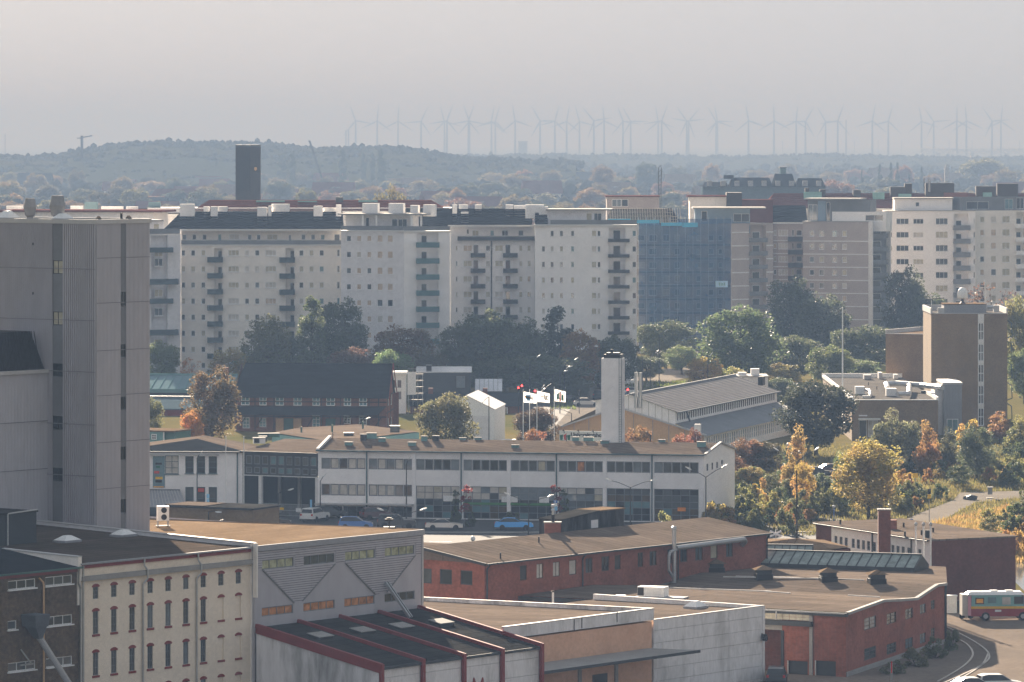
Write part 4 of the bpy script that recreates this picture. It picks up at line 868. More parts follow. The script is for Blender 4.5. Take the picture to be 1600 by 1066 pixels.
wins(r, 'frame_grey', holes, mp, rz, panes, 1, 1, .18, .12); wins(r, 'frame_dark', [h for h in hside if h[3] < ze], mg, rg, panes, 1, 1, .15, .05)
# glazed shop fronts: one frame per bay, separate panes
for i, h in enumerate(hg):
    nx, ny = h[5]; w1, h1 = (h[1] - h[0]) / nx, (h[3] - h[2]) / ny; fb_ = MB(); t = .08
    for k in range(nx + 1): x = h[0] + w1 * k; x = min(max(x, h[0] + .04), h[1] - .04); fb_.box(x - .04, x + .04, .10, .10 + t, h[2], h[3])
    for k in range(ny + 1): z = h[2] + h1 * k; z = min(max(z, h[2] + .04), h[3] - .04); fb_.box(h[0] + .04, h[1] - .04, .105, .095 + t, z - .035, z + .035)
    fo = fb_.build('shop_front', 'frame_grey', r)
    rowpm = {}
    for k in range(nx):
        for j in range(ny):
            if R.random() < .72 and j in rowpm: pm = rowpm[j]
            elif i < 2: pm = pick({'glass_dark': 5, 'glass_mid': 2, 'glass_brownish': 2})
            elif j >= ny - 2: pm = pick({'glass_pale': 3, 'glass_sky': 3, 'glass_mid': 2, 'glass_cream': 2}) if i < 6 else pick({'glass_dark': 3, 'glass_mid': 3, 'glass_brownish': 1})  # paler picks paint reflections into the upper shop-front panes
            elif j == 2: pm = pick({'glass_mid': 3, 'glass_teal': 2, 'glass_dark': 2})
            else: pm = pick({'glass_dark': 5, 'glass_mid': 2, 'glass_teal': 1, 'glass_brownish': 1})
            rowpm.setdefault(j, pm); x0, z0 = h[0] + w1 * k, h[2] + h1 * j
            key = ('sp', round(w1, 3), round(h1, 3), pm)
            if key not in WC:
                m = MB().quad((0, 0, 0), (w1, 0, 0), (w1, 0, h1), (0, 0, h1)).mesh('pane'); m.materials.append(MATS[pm]); WC[key] = m
            link('pane', WC[key], fo, (x0, .15, z0))
for a, b in ((724, 867),): 
    MB().box(fh.u(a), fh.u(b) , -.06, -.005 + .1, fh.z(760, 789), fh.z(760, 785.5)).build('green_band', 'sign_green', r)
for px in (700, 791, 801, 850): u = fh.u(px); MB().box(u - .6, u + .6, .06, .095, fh.z(795, 785), fh.z(795, 776)).build('price_board', 'plastic_white', r)
u = fh.u(1065); MB().box(u - .5, u + .5, -.03, .05, fh.z(1065, 799), fh.z(1065, 793)).build('shop_sign', 'sign_orange', r)
for px in (573.2, 720.8, 869.6, 1018.8): u = fh.u(px); MB().tube((u, -.12, .1), (u, -.12, ze), .085).build('downpipe', 'frame_teal', r)
for px in (646.8, 795, 944.8, 1096): u = fh.u(px); MB().box(u - .22, u + .22, -.14, -.003, 0, ze - .05).build('pilaster', 'render_white', r)
MB().box(-.1, fh.u(647), -1.6, -.004, zg, zg + .12).build('canopy', 'metal_light', r)
for px in (536, 610): u = fh.u(px); MB().box(u - .1, u + .1, -.1, 0, 0, zg - .01).build('column', 'render_white', r)
mb = MB(); ov = .35; rk = (zk - ze) / (DV * .5); R0 = mg(0, -.3, 0); R1 = mg(apx, -.3, 0); R2 = mg(Lg, -.3, 0)
mb.quad((-.2, -ov, ze + .02), (R0[0], -ov, ze + .02), (R1[0], R1[1], zk + .1), (-.2, DV * .5, zk + .1)); mb.quad((-.2, DV * .5, zk + .1), (R1[0], R1[1], zk + .1), (R2[0], R2[1] + .2, ze + .02), (-.2, DV + .2, ze + .02)); mb.build('roof', 'felt_brown', r)
MB().box(-.2, L + .1, -ov - .1, -ov, ze - .12, ze + .06).build('gutter', 'frame_teal', r)
mb = MB(); mb.bar((L + .15, -.2, ze + .06), (mg(apx, -.1, 0)[0], mg(apx, -.1, 0)[1], zk + .16), .3, .2); q = mg(apx, -.1, 0); q2 = mg(Lg, -.1, 0); mb.bar((q[0], q[1], zk + .16), (q2[0], q2[1], ze + .06), .3, .2); mb.build('coping', 'metal_light', r)
MB().bar((0, -.3, ze + .1), (0, DV * .5, zk + .28), .35, .3).build('coping', 'render_grey', r)
def rz_h(u, v): return ze + rk * (v + ov) * .97 if v < DV / 2 else zk
for px, py, sx, sy, hh, mt in ((545, 696, .9, .6, .35, 0), (568, 689, .7, .5, .75, 1), (584, 685.5, 1.2, .6, .7, 0), (597, 691, .8, .6, .45, 0), (644, 697, .9, .5, .4, 0), (663, 690, .7, .5, .6, 0), (681, 690, .75, .5, .65, 1), (730, 686, .8, .4, .25, 0), (755, 686, .8, .4, .3, 0), (900, 690, .8, .5, .5, 0), (921, 690, 1.2, .6, .5, 0), (945, 694, 1., .6, .35, 0), (1039, 690, .8, .4, .3, 0), (1096, 699, 1., .7, .6, 0), (805, 700, .9, .4, .3, 0)):
    u, v = on_plane(fh, px, py, rz_h)
    v = min(v, DV / 2); o = MB().box(-sx / 2, sx / 2, -sy / 2, sy / 2, -.1, hh).build('roof_vent', 'teal_metal' if mt == 0 else 'metal_dark', r, loc=(u, v, rz_h(u, v)))
    MB().box(-sx / 2 - .06, sx / 2 + .06, -sy / 2 - .06, sy / 2 + .06, hh + .003, hh + .09).build('cap', 'concrete', o)
for px, py in ((860, 690), (885, 691), (1016, 690), (1017, 691), (520, 687)): u, v = on_plane(fh, px, py, rz_h); MB().tube((u, v, rz_h(u, v)), (u, v, rz_h(u, v) + .9), .05).build('vent_pipe', 'plastic_black', r)
# tower chimney behind the ridge
v = DV * .42; u0_, u1_ = fh.u(939.5, v), fh.u(970.5, v); zc = fh.z(955, 560, v)
c_ = thing('tower_chimney', 'tall square whitewashed tower chimney with dark cap and ladder behind the showroom', 'chimney', tuple(fh.A + fh.d * u0_ + fh.n * v) + (0,), fh.rz)
wd = u1_ - u0_; MB().box(0, wd, 0, 2.4, 0, zc).build('stack', 'render_white', c_)
MB().box(.25, wd - .1, .2, 2.2, zc, zc + .45).build('cap', 'plastic_black', c_); MB().box(.5, wd - .4, .4, 2.0, zc + .45, zc + .65).build('cap_top', 'metal_dark', c_); MB().tube((wd * .45, 1, zc + .65), (wd * .45, 1, zc + 1.05), .18).build('cowl', 'plastic_black', c_)
MB().box(wd + .02, wd + .36, .1, .5, 6, zc - .1).build('pipe_shaft', 'render_grey', c_)
mb = MB()
for k in range(2): mb.tube((wd - .12 + .0 + k * .28 - .1, -.2, 7), (wd - .12 + k * .28 - .1, -.2, zc + .2), .03, n=5)
for k in range(34): mb.tube((wd - .22, -.2, 7.2 + k * .3), (wd + .06, -.2, 7.2 + k * .3), .02, n=4)
mb.build('ladder', 'frame_teal', c_)

# ---- dark linking block over the gateway
fd = Fr(XY(379, 627), B=XY(496.5, 622.3)); L = fd.L; zt = fd.z(440, 706.5); zb = fd.z(440, 745)
r = fd.root('gateway_block', 'dark clad upper storey bridging the gated gateway beside the showroom', 'building')
hs_ = []
for i in range(9): a = 384 + i * 12.6; hs_ += [(fd.u(a), fd.u(a + 9.6), fd.z(440, 727), fd.z(440, 713)), (fd.u(a), fd.u(a + 9.6), fd.z(440, 741), fd.z(440, 731))]
mb = MB(); facade(mb, mp, 0, L, zb, zt, hs_, .15); mb.quad((0, 0, zb), (L, 0, zb), (L, 10, zb), (0, 10, zb)); mb.quad((0, 10, zb), (L, 10, zb), (L, 10, zt), (0, 10, zt)); mb.build('wall', 'metal_dark', r)
wins(r, 'frame_grey', hs_, mp, rz, {'glass_mid': 2, 'glass_teal': 3, 'glass_dark': 2}, 1, 1, .12, .12)
MB().quad((-.2, -.3, zt), (L, -.3, zt), (L, 11, zt + .9), (-.2, 11, zt + .9)).build('roof', 'felt_brown', r); MB().box(-.2, L, -.42, -.3, zt - .1, zt + .02).build('gutter', 'metal_dark', r)
MB().box(.2, L - .05, -.06, -.004, zb - .0, zb + .1).build('trim', 'white_paint', r)
for px in (406, 494.5): u = fd.u(px); MB().box(u - .22, u + .22, .05, .45, 0, zb).build('column', 'white_paint', r)
for px in (436, 467): u = fd.u(px, 4); MB().box(u - .18, u + .18, 4, 4.4, 0, zb).build('column', 'concrete', r)
MB().quad((-9, 9.9, 0), (L, 9.9, 0), (L, 9.9, zb), (-9, 9.9, zb)).build('back_wall', 'metal_dark', r); MB().box(-.1, .1, .1, 9.8, 0, zb - .02).build('side_wall', 'metal_dark', r)
g_ = thing('steel_gate', 'pale steel bar gate with notices closing the dark gateway', 'gate', tuple(fd.A + fd.n * -1.) + (0,), fd.rz)
x = fd.u(410); zg_ = fd.z(440, 787)
bm_ = MB().box(-.02, .02, -.02, .02, 0, zg_ - .15).mesh('bar'); bm_.materials.append(MATS['galv'])
while x < fd.u(489): link('bar', bm_, g_, (x, 0, .1)); x += .16
for z in (.1, zg_ * .5, zg_): MB().box(fd.u(409.8), fd.u(489), -.03, .03, z, z + .06).build('rail', 'galv', g_)
for a, b, c, d_, m in ((414, 427, 788, 802, 'plastic_white'), (434, 439, 789, 796, 'sign_blue'), (434, 439, 797, 803, 'sign_orange'), (444, 450, 792, 796, 'sign_yellow'), (469, 477, 793, 799, 'white_paint'), (491, 494, 780, 792, 'ink_blue')):
    MB().box(fd.u(a), fd.u(b), -.08, -.04, fd.z(a, d_), fd.z(a, c)).build('notice', m, g_)
MB().box(fd.u(417), fd.u(424), -.1, -.082, fd.z(420, 797), fd.z(420, 790)).build('picture', 'frame_teal', g_)
# roof plant on the gateway block
for px, py, sx, hh, m, nm in ((405, 694, 1.5, .75, 'white_paint', 'white roof cooling box with dark side on the gateway block'), (411, 691, .9, .7, 'metal_dark', 'dark roof fan box next to the white cooling box'), (420, 684, 2.6, .5, 'green_metal', 'low green roof light box above the gateway block')):
    u, v = on_plane(fd, px, py, lambda u, v: zt + .082 * v); q = thing('roof_plant', nm, 'ventilation unit', tuple(fd.A + fd.d * u + fd.n * v) + (zt + .082 * v,), .1)
    MB().box(-sx / 2, sx / 2, -.5, .5, .08, hh).build('case', m, q); MB().box(-sx / 2 - .05, sx / 2 + .05, -.55, .55, hh, hh + .07).build('lid', 'concrete', q); MB().box(-sx / 2 + .1, 0, -.52, -.505, .15, hh - .08).build('grille', 'plastic_black', q)

# ---- white corner house left of the gateway
fw = Fr(XY(180, 628), B=XY(379, 627)); L = fw.L; zt = fw.z(380, 706); zr = fw.z(310, 685.5, 6)
r = fw.root('white_corner_house', 'white two-storey house with dark triangular hipped roof left of the gateway', 'building')
hs_ = [(fw.u(a), fw.u(b), fw.z(300, y1), fw.z(300, y0_), p, n_) for a, b, y0_, y1, p, n_ in ((258, 279, 712, 741, 'glass_pale', (2, 3)), (289.5, 302.5, 713, 740, 'glass_dark', (1, 3)), (308, 320.5, 713, 740, 'glass_dark', (1, 3)), (326, 339, 713, 740, 'glass_dark', (1, 3)), (289.5, 302.5, 761, 797, 'glass_mid', (1, 2)), (308, 320.5, 761, 797, 'glass_dark', (1, 2)), (326, 339, 761, 797, 'glass_mid', (1, 2)), (200, 215, 713, 740, 'glass_dark', (1, 3)))]
mb = MB(); facade(mb, mp, 0, L, 0, zt, hs_, .18); rect_wall(mb, L, 12, 0, zt, 'brl'); mb.build('wall', 'render_white', r)
wins(r, 'frame_teal', hs_, mp, rz, {'glass_dark': 1}, 1, 1, .15, .08, .04)
mb = MB(); um = fw.u(308, 6); xr = L + 8
mb.tri((-.3, -.3, zt), (L + .5, -.3, zt), (um, 6, zr)); mb.build('roof', 'slate', r)
mb = MB(); mb.add([(L + .5, -.3, zt), (um, 6, zr), (um, 13, zr), (L + .5, 13, zt)], [(0, 1, 2, 3)]); mb.add([(-.3, -.3, zt), (um, 6, zr), (um, 13, zr), (-.3, 13, zt)], [(0, 1, 2, 3)]); mb.build('roof', 'felt_brown', r)
MB().box(-.3, L + .02, -.32, -.2, zt - .12, zt + .02).build('gutter', 'metal_dark', r); MB().box(0, fw.u(342), -.5, -.01, fw.z(300, 711.5), fw.z(300, 710)).build('awning_box', 'metal_light', r)
MB().tube((fw.u(371), -.1, 0), (fw.u(371), -.1, zt), .08).build('downpipe', 'frame_teal', r)
b_ = MB().box(fw.u(239), fw.u(257.5), -.08, -.01, fw.z(248, 762), fw.z(248, 713)).build('advert_board', 'teal_roof', r)
for a, b, y0_, y1, m in ((243, 253, 723, 726, 'ink'), (244, 250, 728, 731, 'ink_green'), (241, 249, 736, 740, 'ink_red'), (243, 254, 745, 749, 'sign_yellow'), (243, 253, 750, 754, 'ink'), (240, 256, 760, 761.5, 'ink_orange')):
    MB().box(fw.u(a), fw.u(b), -.1, -.082, fw.z(a, y1), fw.z(a, y0_)).build('printed_mark', m, b_)
w_ = MB().box(fw.u(309.5), fw.u(319), -.03, .08, fw.z(314, 769), fw.z(314, 763)).build('window_sign', 'ink_red', r)
# lean-to with standing seam roof, low yellow brick wall in front
q = thing('lean_to', 'lean-to with grey standing seam roof in front of the white corner house', 'building', tuple(fw.A + fw.n * -3.2) + (0,), fw.rz)
za_, zb_ = fw.z(250, 766, -.2), fw.z(250, 793, -3.2); ur, ul = fw.u(281, -.3), 0
MB().quad((0, 0, zb_), (fw.u(292, -3.2), 0, zb_), (ur, 3., za_), (0, 3., za_)).build('roof', 'metal_grey', q); MB().box(0, fw.u(290, -3.2), .15, 2.9, 0, zb_).build('wall', 'metal_dark', q)
k = MB(); 
for i in range(24): f_ = i / 23; k.bar((f_ * fw.u(292, -3.2), -.01, zb_ + .03), (f_ * ur, 3., za_ + .03), .05, .08)
k.build('seam', 'metal_light', q); MB().bar((0, 3.02, za_ + .05), (ur, 3.02, za_ + .05), .2, .1).build('ridge_cap', 'metal_dark', q)
fy = Fr(XY(262, 585), B=XY(396, 580)); q = fy.root('yellow_brick_kiosk', 'low yellow-brown brick kiosk with dark felt roof behind the tan roof', 'building')
zz = fy.z(390, 797); MB().box(0, fy.L, 0, 6, 0, zz).build('wall', 'brick_tan', q); MB().box(-.3, fy.L + .1, -.3, 6.2, zz, zz + .2).build('roof', 'felt_dark', q); MB().box(-.2, fy.u(320), -.2, 5, zz + .21, zz + .3).build('roof_deck', 'felt_brown', q)

# ---- low grey felt hall behind the showroom roof (left)
q = thing('grey_felt_hall', 'low hall with broad grey felt roof between the half-timbered house and showroom', 'building')
cz = 5.0; pts = [G(420, 690, 4.2), G(500, 686, 5.6), G(640, 676, 4.4), G(655, 671, 4.6), G(560, 662, 6.2), G(430, 675, 5.4)]
pts = [W(425, 676, 660), W(520, 690, 640), W(655, 674.5, 660), W(560, 663, 690), W(470, 668, 690)]
MB().add(pts, [(0, 1, 2, 3, 4)]).build('roof', 'felt_brown', q); MB().prism([p.xy for p in pts], 0, [p.z - .12 for p in pts]).build('wall', 'teal_metal', q)
for px, py in ((471, 671), (480, 688), (494, 686), (519, 668), (567, 663)):
    p = W(px, py, 668); MB().tube((p.x, p.y, p.z - .6), (p.x, p.y, p.z + .35), .12).build('vent_pipe', 'green_metal', q)
for px, py in ((545, 683), (617, 672)): p = W(px, py, 655); o = MB().box(-.6, .6, -.4, .4, -.3, .5).build('roof_vent', 'metal_dark', q, loc=p); MB().box(-.66, .66, -.46, .46, .5, .58).build('cap', 'plastic_white', o)

# ---- half-timbered red brick house with huge dark roof
ft = Fr(XY(366, 800), B=XY(604, 797)); L = ft.L; Dp = 13.; ze = ft.z(480, 619.5); zr = ft.z(480, 569, Dp / 2)
r = ft.root('half_timbered_house', 'long red half-timbered brick house under a huge dark tiled roof', 'building')
up_ = [(405, 416.5), (430, 443.5), (458.5, 471.5), (488, 500), (509.5, 523.5), (537, 548.5), (561, 573.5), (376.5, 390)]
hs_ = [(ft.u(a), ft.u(b), ft.z(480, 634), ft.z(480, 619.8), 'glass_teal', (2, 2)) for a, b in up_]
zl1, zl0 = ft.z(480, 636), ft.z(480, 648)
lw = [(405, 416, 654, 668, 'glass_teal'), (488, 500, 649, 668, 'glass_teal'), (537, 548, 649, 662, 'glass_mid'), (561, 573, 649, 664, 'glass_mid'), (379, 390, 653, 670, 'glass_teal')]
hs2 = [(ft.u(a), ft.u(b), ft.z(480, y1), ft.z(480, y0_), p, (2, 3)) for a, b, y0_, y1, p in lw]
mb = MB(); facade(mb, mp, 0, L, 0, ze + .05, hs_ + hs2, .12); mb.quad((0, 0, 0), (0, Dp, 0), (0, Dp, ze), (0, 0, ze)); mb.tri((0, 0, ze), (0, Dp, ze), (0, Dp / 2, zr)); mb.quad((0, Dp, 0), (L, Dp, 0), (L, Dp, ze), (0, Dp, ze))
GE = XY(616, 812) - ft.A; ge = (GE.dot(ft.d), GE.dot(ft.n)); mG, rG = seg((L, 0), ge); LG = (Vector(ge) - Vector((L, 0))).length
fG = Fr(XY(604, 797), B=XY(616, 812)); hg = [(fG.u(a), fG.u(b), fG.z((a + b) / 2, y1), fG.z((a + b) / 2, y0_), 'glass_sky', (1, 2)) for a, b, y0_, y1 in ((605.3, 607.3, 617, 634), (610, 612.2, 616, 633), (605.5, 607.3, 654, 666), (610.2, 612.2, 652, 668))]
facade(mb, mG, 0, LG, 0, ze, hg, .1); mb.tri(mG(0, 0, ze), mG(LG, 0, ze), mG(LG / 2, 0, zr)); mb.build('wall', 'brick_timber', r)
wins(r, 'frame_white', hs_ + hs2, mp, rz, {'glass_teal': 1}, 2, 2, .1, .12); wins(r, 'frame_white', hg, mG, rG, {'glass_sky': 1}, 1, 2, .08, .06)
k = MB()                                                    # timber frame
for z in (ft.z(480, 635), ft.z(480, 651), ft.z(480, 628), ze - .1): k.box(0, L, -.04, -.003, z - .09, z + .09)
x = .3
while x < L - .3:
    if not any(h[0] - .15 < x < h[1] + .15 for h in hs_): k.box(x - .08, x + .08, -.045, -.004, ft.z(480, 672), ze)
    x += 1.5
for i in range(9): x0 = L * (i + .3) / 9; k.bar((x0, -.03, ft.z(480, 668)), (x0 + 1., -.03, ft.z(480, 652)), .06, .15)
for z in (ze, ft.z(480, 645), ft.z(480, 600)): k.bar(mG(0 if z < ze + .1 else LG * .25, -.03, z), mG(LG if z < ze + .1 else LG * .75, -.03, z), .06, .18)
for f_ in (.12, .5, .88): k.bar(mG(LG * f_, -.03, 0), mG(LG * f_, -.03, ze if f_ != .5 else zr - .5), .06, .18)
k.build('timber_frame', 'timber', r)
for a, b, m in ((444, 458, 'green_metal'), (509, 524, 'green_metal'), (431, 443, 'peach_panel'), (458.5, 471, 'peach_panel')):
    MB().box(ft.u(a), ft.u(b), -.07, -.046, .0, ft.z(480, 654)).build('door' if m == 'green_metal' else 'shutter', m, r)
# tiled roof: rows of tiles as stepped courses
k = MB(); nC = 26; g0 = Vector(mG(LG / 2, -.4, 0)); g1 = Vector(mG(0, -.4, 0))
for i in range(nC):
    t0, t1 = i / nC, (i + 1) / nC; y0_, y1 = -.5 + (Dp / 2 + .5) * t0, -.5 + (Dp / 2 + .5) * t1; zz0, zz1 = ze - .25 + (zr - ze + .25) * t0, ze - .25 + (zr - ze + .25) * t1
    xr0, xr1 = g1.x + (g0.x - g1.x) * t0, g1.x + (g0.x - g1.x) * t1; xl0, xl1 = -.4 + 1.0 * t0, -.4 + 1.0 * t1
    k.quad((xl0, y0_, zz0 + .09), (xr0, y0_, zz0 + .09), (xr1, y1, zz1 + .02), (xl1, y1, zz1 + .02)); k.quad((xl0, y0_, zz0), (xr0, y0_, zz0), (xr0, y0_, zz0 + .09), (xl0, y0_, zz0 + .09))
k.quad((.6, Dp / 2, zr), (g0.x, Dp / 2, zr), (mG(LG, -.4, 0)[0], Dp + .5, ze - .25), (-.4, Dp + .5, ze - .25)); k.build('roof', 'slate', r)
MB().bar((.6, Dp / 2, zr + .08), (g0.x, Dp / 2, zr + .08), .3, .16).build('ridge', 'slate', r)
k = MB(); a_ = mG(0, -.45, ze - .3); b_ = mG(LG / 2, -.45, zr + .05); c2 = mG(LG, -.45, ze - .3); k.bar(a_, b_, .12, .3); k.bar(b_, c2, .12, .3); k.build('bargeboard', 'red_trim', r)
MB().quad((-.2, -2.0, zl0), (L - 1.2, -2.0, zl0), (L - .2, -.05, zl1), (-.2, -.05, zl1)).build('pent_roof', 'slate', r)
q = MB().box(-.5, .5, -.4, .4, 0, 2.2).build('chimney', 'brick_timber', r, loc=(ft.u(352, 8), 8, ft.z(352, 596, 8)))

# ---- teal roofed long shed and red shed on the far left
fq = Fr(XY(150, 880), B=XY(360, 878)); r = fq.root('teal_roofed_shed', 'long shed with pale teal metal roof at the foot of the apartments', 'building')
z1_, z2_ = fq.z(250, 588, 9), fq.z(250, 610); MB().loft([(0, 0, z2_), (fq.L, 0, z2_), (fq.L, 9, z1_), (0, 9, z1_)], [(0, 0, z2_ + .2), (fq.L, 0, z2_ + .2), (fq.L, 9, z1_ + .2), (0, 9, z1_ + .2)]).build('roof', 'teal_roof', r)
MB().box(0, fq.L, -.2, -.01, z2_ - .4, z2_ + .25).build('fascia', 'teal_metal', r); MB().box(0, fq.L, .1, 9, 0, z2_ - .02).build('wall', 'metal_dark', r)
MB().box(0, fq.L, 8.8, 9.1, z1_ + .2, z1_ + .5).build('ridge', 'teal_metal', r)
for i in range(16): MB().bar((fq.L * (i + .5) / 16, 0, z2_ + .24), (fq.L * (i + .5) / 16, 8.8, z1_ + .24), .08, .08).build('roof_rib', 'teal_metal', r)
fq = Fr(XY(150, 845), B=XY(345, 842)); r = fq.root('red_shed', 'long dark roofed shed with dull red wall behind the rusty tree', 'building')
z1_, z2_, z3_ = fq.z(250, 622, 8), fq.z(250, 640), fq.z(250, 636); MB().loft([(0, -.4, z2_), (fq.L, -.4, z2_), (fq.L, 8, z1_), (0, 8, z1_)], [(0, -.4, z2_ + .15), (fq.L, -.4, z2_ + .15), (fq.L, 8, z1_ + .15), (0, 8, z1_ + .15)]).build('roof', 'slate_blue', r)
MB().box(0, fq.L, 0, 8, 0, z2_ - .02).build('wall', 'red_trim', r); MB().box(0, fq.L, 7.7, 8.1, z1_ + .16, z1_ + .35).build('ridge_light', 'galv', r)
fq = Fr(XY(205, 690), B=XY(256, 688)); r = fq.root('green_hut', 'small sea-green wooden hut with a white framed square window by the silo', 'hut')
z2_ = fq.z(245, 675); MB().box(0, fq.L, 0, 5, 0, z2_).build('wall', 'teal_metal', r); MB().box(-.1, fq.L + 1.6, -.2, 5.2, z2_, z2_ + .2).build('roof', 'felt_tan', r); MB().box(fq.L + .003, fq.L + 1.5, .2, 5, 0, z2_ - .003).build('side_wall', 'green_metal', r)
window(r, (fq.u(237), -.07, fq.z(240, 687)), 0, .75, .75, 2, 2, 'frame_white', 'glass_dark', .1); MB().box(fq.L - .1, fq.L + .08, -.06, -.001, 0, z2_ - .01).build('corner_board', 'white_paint', r)

# ---- small buildings behind the timbered house
fq = Fr(XY(608, 850), B=XY(634, 850)); r = fq.root('scaffolded_house', 'narrow pale house with white roof wrapped in scaffolding behind the gable', 'building')
zt = fq.z(620, 585); hs_ = [(fq.u(a), fq.u(a + 6), fq.z(620, y + 12), fq.z(620, y), None, (2, 2)) for a in (612, 621) for y in (594, 612)]
mb = MB(); facade(mb, mp, 0, fq.L, 0, zt, hs_, .1); rect_wall(mb, fq.L, 6, 0, zt, 'brl'); mb.build('wall', 'render_white', r); wins(r, 'frame_grey', hs_, mp, rz, {'glass_mid': 1, 'glass_sky': 1}, 2, 2, .08, .08)
MB().box(-.2, fq.L + .2, -.3, 6.2, zt, zt + .35).build('roof', 'tent_white', r)
q = thing('scaffolding', 'grey tube scaffolding with plank decks beside the narrow pale house', 'scaffold', tuple(fq.A + fq.d * (fq.L + .4)) + (0,), fq.rz); k = MB()
for i in range(4):
    for y in (0, 1.2): MB().tube((i * .8, y, 0), (i * .8, y, zt + .6 - .5 * (i > 2)), .03, n=5).build('standard', 'galv', q)
for j in range(6):
    z = 1.2 + j * (zt - 1.2) / 5; MB().box(-.1, 2.5, 0, 1.2, z, z + .05).build('plank_deck', 'concrete', q); MB().tube((-.1, 0, z + .9), (2.5, 0, z + .9), .025, n=5).build('ledger', 'galv', q)
MB().quad((-.12, -.04, zt - 3.4), (1.3, -.04, zt - 3.4), (1.3, -.04, zt + .4), (-.12, -.04, zt + .4)).build('dust_sheet', 'tent_white', q)
fq = Fr(XY(650, 880), B=XY(737, 880)); r = fq.root('black_solar_house', 'black boarded house with glinting pale metal roof behind the tent', 'building')
z1_, z2_ = fq.z(690, 574, 5), fq.z(690, 582.5); MB().box(.2, fq.L - .2, .3, 9, 0, z2_).build('wall', 'metal_dark', r); MB().loft([(0, 0, z2_), (fq.L, 0, z2_), (fq.L, 5, z1_), (0, 5, z1_)], [(0, 0, z2_ + .15), (fq.L, 0, z2_ + .15), (fq.L, 5, z1_ + .15), (0, 5, z1_ + .15)]).build('roof', 'solar_sheet', r)
window(r, (fq.u(713), .2, fq.z(713, 606)), 0, 1.5, 2.0, 2, 1, 'frame_grey', 'glass_sky', .08); u = fq.u(670); MB().box(u - .45, u + .45, 1, 1.9, z2_, z2_ + 1.2).build('chimney', 'plastic_black', r); MB().box(u - .55, u + .55, .9, 2., z2_ + 1.2, z2_ + 1.3).build('cap', 'concrete', r)
fq = Fr(XY(742, 885), B=XY(785, 885)); r = fq.root('greenhouse_shed', 'small shed with pale gleaming sheet roof beside the black house', 'building')
z1_, z2_ = fq.z(765, 593, 5), fq.z(765, 612); MB().box(.1, fq.L - .1, .2, 6, 0, z2_).build('wall', 'metal_dark', r)
for i in range(6): a = fq.L * i / 6; MB().loft([(a + .03, 0, z2_), (a + fq.L / 6 - .03, 0, z2_), (a + fq.L / 6 - .03, 5, z1_), (a + .03, 5, z1_)], [(a + .03, 0, z2_ + .1), (a + fq.L / 6 - .03, 0, z2_ + .1), (a + fq.L / 6 - .03, 5, z1_ + .1), (a + .03, 5, z1_ + .1)]).build('roof_sheet', 'solar_sheet', r)
fq = Fr(XY(640, 850), B=XY(815, 850)); r = fq.root('brick_row_shed', 'long low brick shed with dark roof and two stub chimneys behind the tent', 'building')
z1_, z2_ = fq.z(720, 614, 5), fq.z(720, 634); MB().box(.1, fq.L - .1, .2, 10, 0, z2_).build('wall', 'brick_timber', r); MB().loft([(0, -.3, z2_ - .1), (fq.L, -.3, z2_ - .1), (fq.L, 5, z1_), (0, 5, z1_)], [(0, 10.3, z2_ - .1), (fq.L, 10.3, z2_ - .1), (fq.L, 5, z1_ + .05), (0, 5, z1_ + .05)]).build('roof', 'slate', r)
for px in (673, 758): u = fq.u(px, 5); MB().box(u - .4, u + .4, 4.6, 5.4, z1_ - .2, z1_ + .8).build('chimney', 'brick_timber', r)
window(r, (fq.u(784), .12, fq.z(784, 648)), 0, 1.0, 1.2, 1, 1, 'frame_white', 'glass_cream', .15)
# white tent
fq = Fr(XY(702, 750), B=XY(772, 749.3)); r = fq.root('white_tent_hall', 'white peaked tent hall standing behind the showroom', 'tent')
zt, zk, ub_ = fq.z(770, 640), fq.z(730, 618), fq.u(729); DL = 15.; dx = .0
A_ = [(0, 0), (fq.L, 0)]; mb = MB(); L = fq.L
mb.add([(0, 0, 0), (L, 0, 0), (L, 0, zt), (ub_, 0, zk), (0, 0, zt)], [(0, 1, 2, 3, 4)]); mb.quad((L, 0, 0), (L + dx, DL, 0), (L + dx, DL, zt), (L, 0, zt)); mb.quad((0, 0, 0), (dx, DL, 0), (dx, DL, zt), (0, 0, zt)); mb.build('canvas_wall', 'tent_white', r)
mb = MB(); mb.quad((L + .15, -.15, zt + .02), (L + dx + .15, DL, zt + .02), (ub_ + dx, DL, zk + .05), (ub_, -.15, zk + .05)); mb.quad((-.15, -.15, zt + .02), (dx - .15, DL, zt + .02), (ub_ + dx, DL, zk + .05), (ub_, -.15, zk + .05)); mb.build('canvas_roof', 'tent_white', r)
MB().box(fq.u(733), fq.u(765), -.04, -.003, 0, fq.z(750, 650)).build('tent_door', 'render_grey', r)

# ---- university hall with peach gable and grey clerestory roof
fu = Fr(XY(865, 746.5), B=XY(1100, 740)); L = fu.L; Ll = 62.
r = fu.root('peach_gabled_hall', 'low hall with peach gable wall, white clerestory and long grey tiled roof', 'building')
z3, zm = 3.0, fu.z(968, 637); um = fu.u(968)
mb = MB(); mb.add([(0, 0, 0), (L, 0, 0), (L, 0, z3), (um, 0, zm), (0, 0, z3 + .3)], [(0, 1, 2, 3, 4)]); mb.build('gable_wall', 'peach_panel', r)
for px in (897, 920, 990, 1020, 1045, 1070): u = fu.u(px); zz = z3 + (zm - z3) * (1 - abs(u - um) / max(um, L - um)); MB().box(u - .04, u + .04, -.05, -.004, 0, zz - .25).build('joint_trim', 'concrete', r)
hs_ = [(1.6 + i * 1.35, 2.5 + i * 1.35, .9, 2.55, None, (1, 2)) for i in range(int((Ll - 3) / 1.35))]
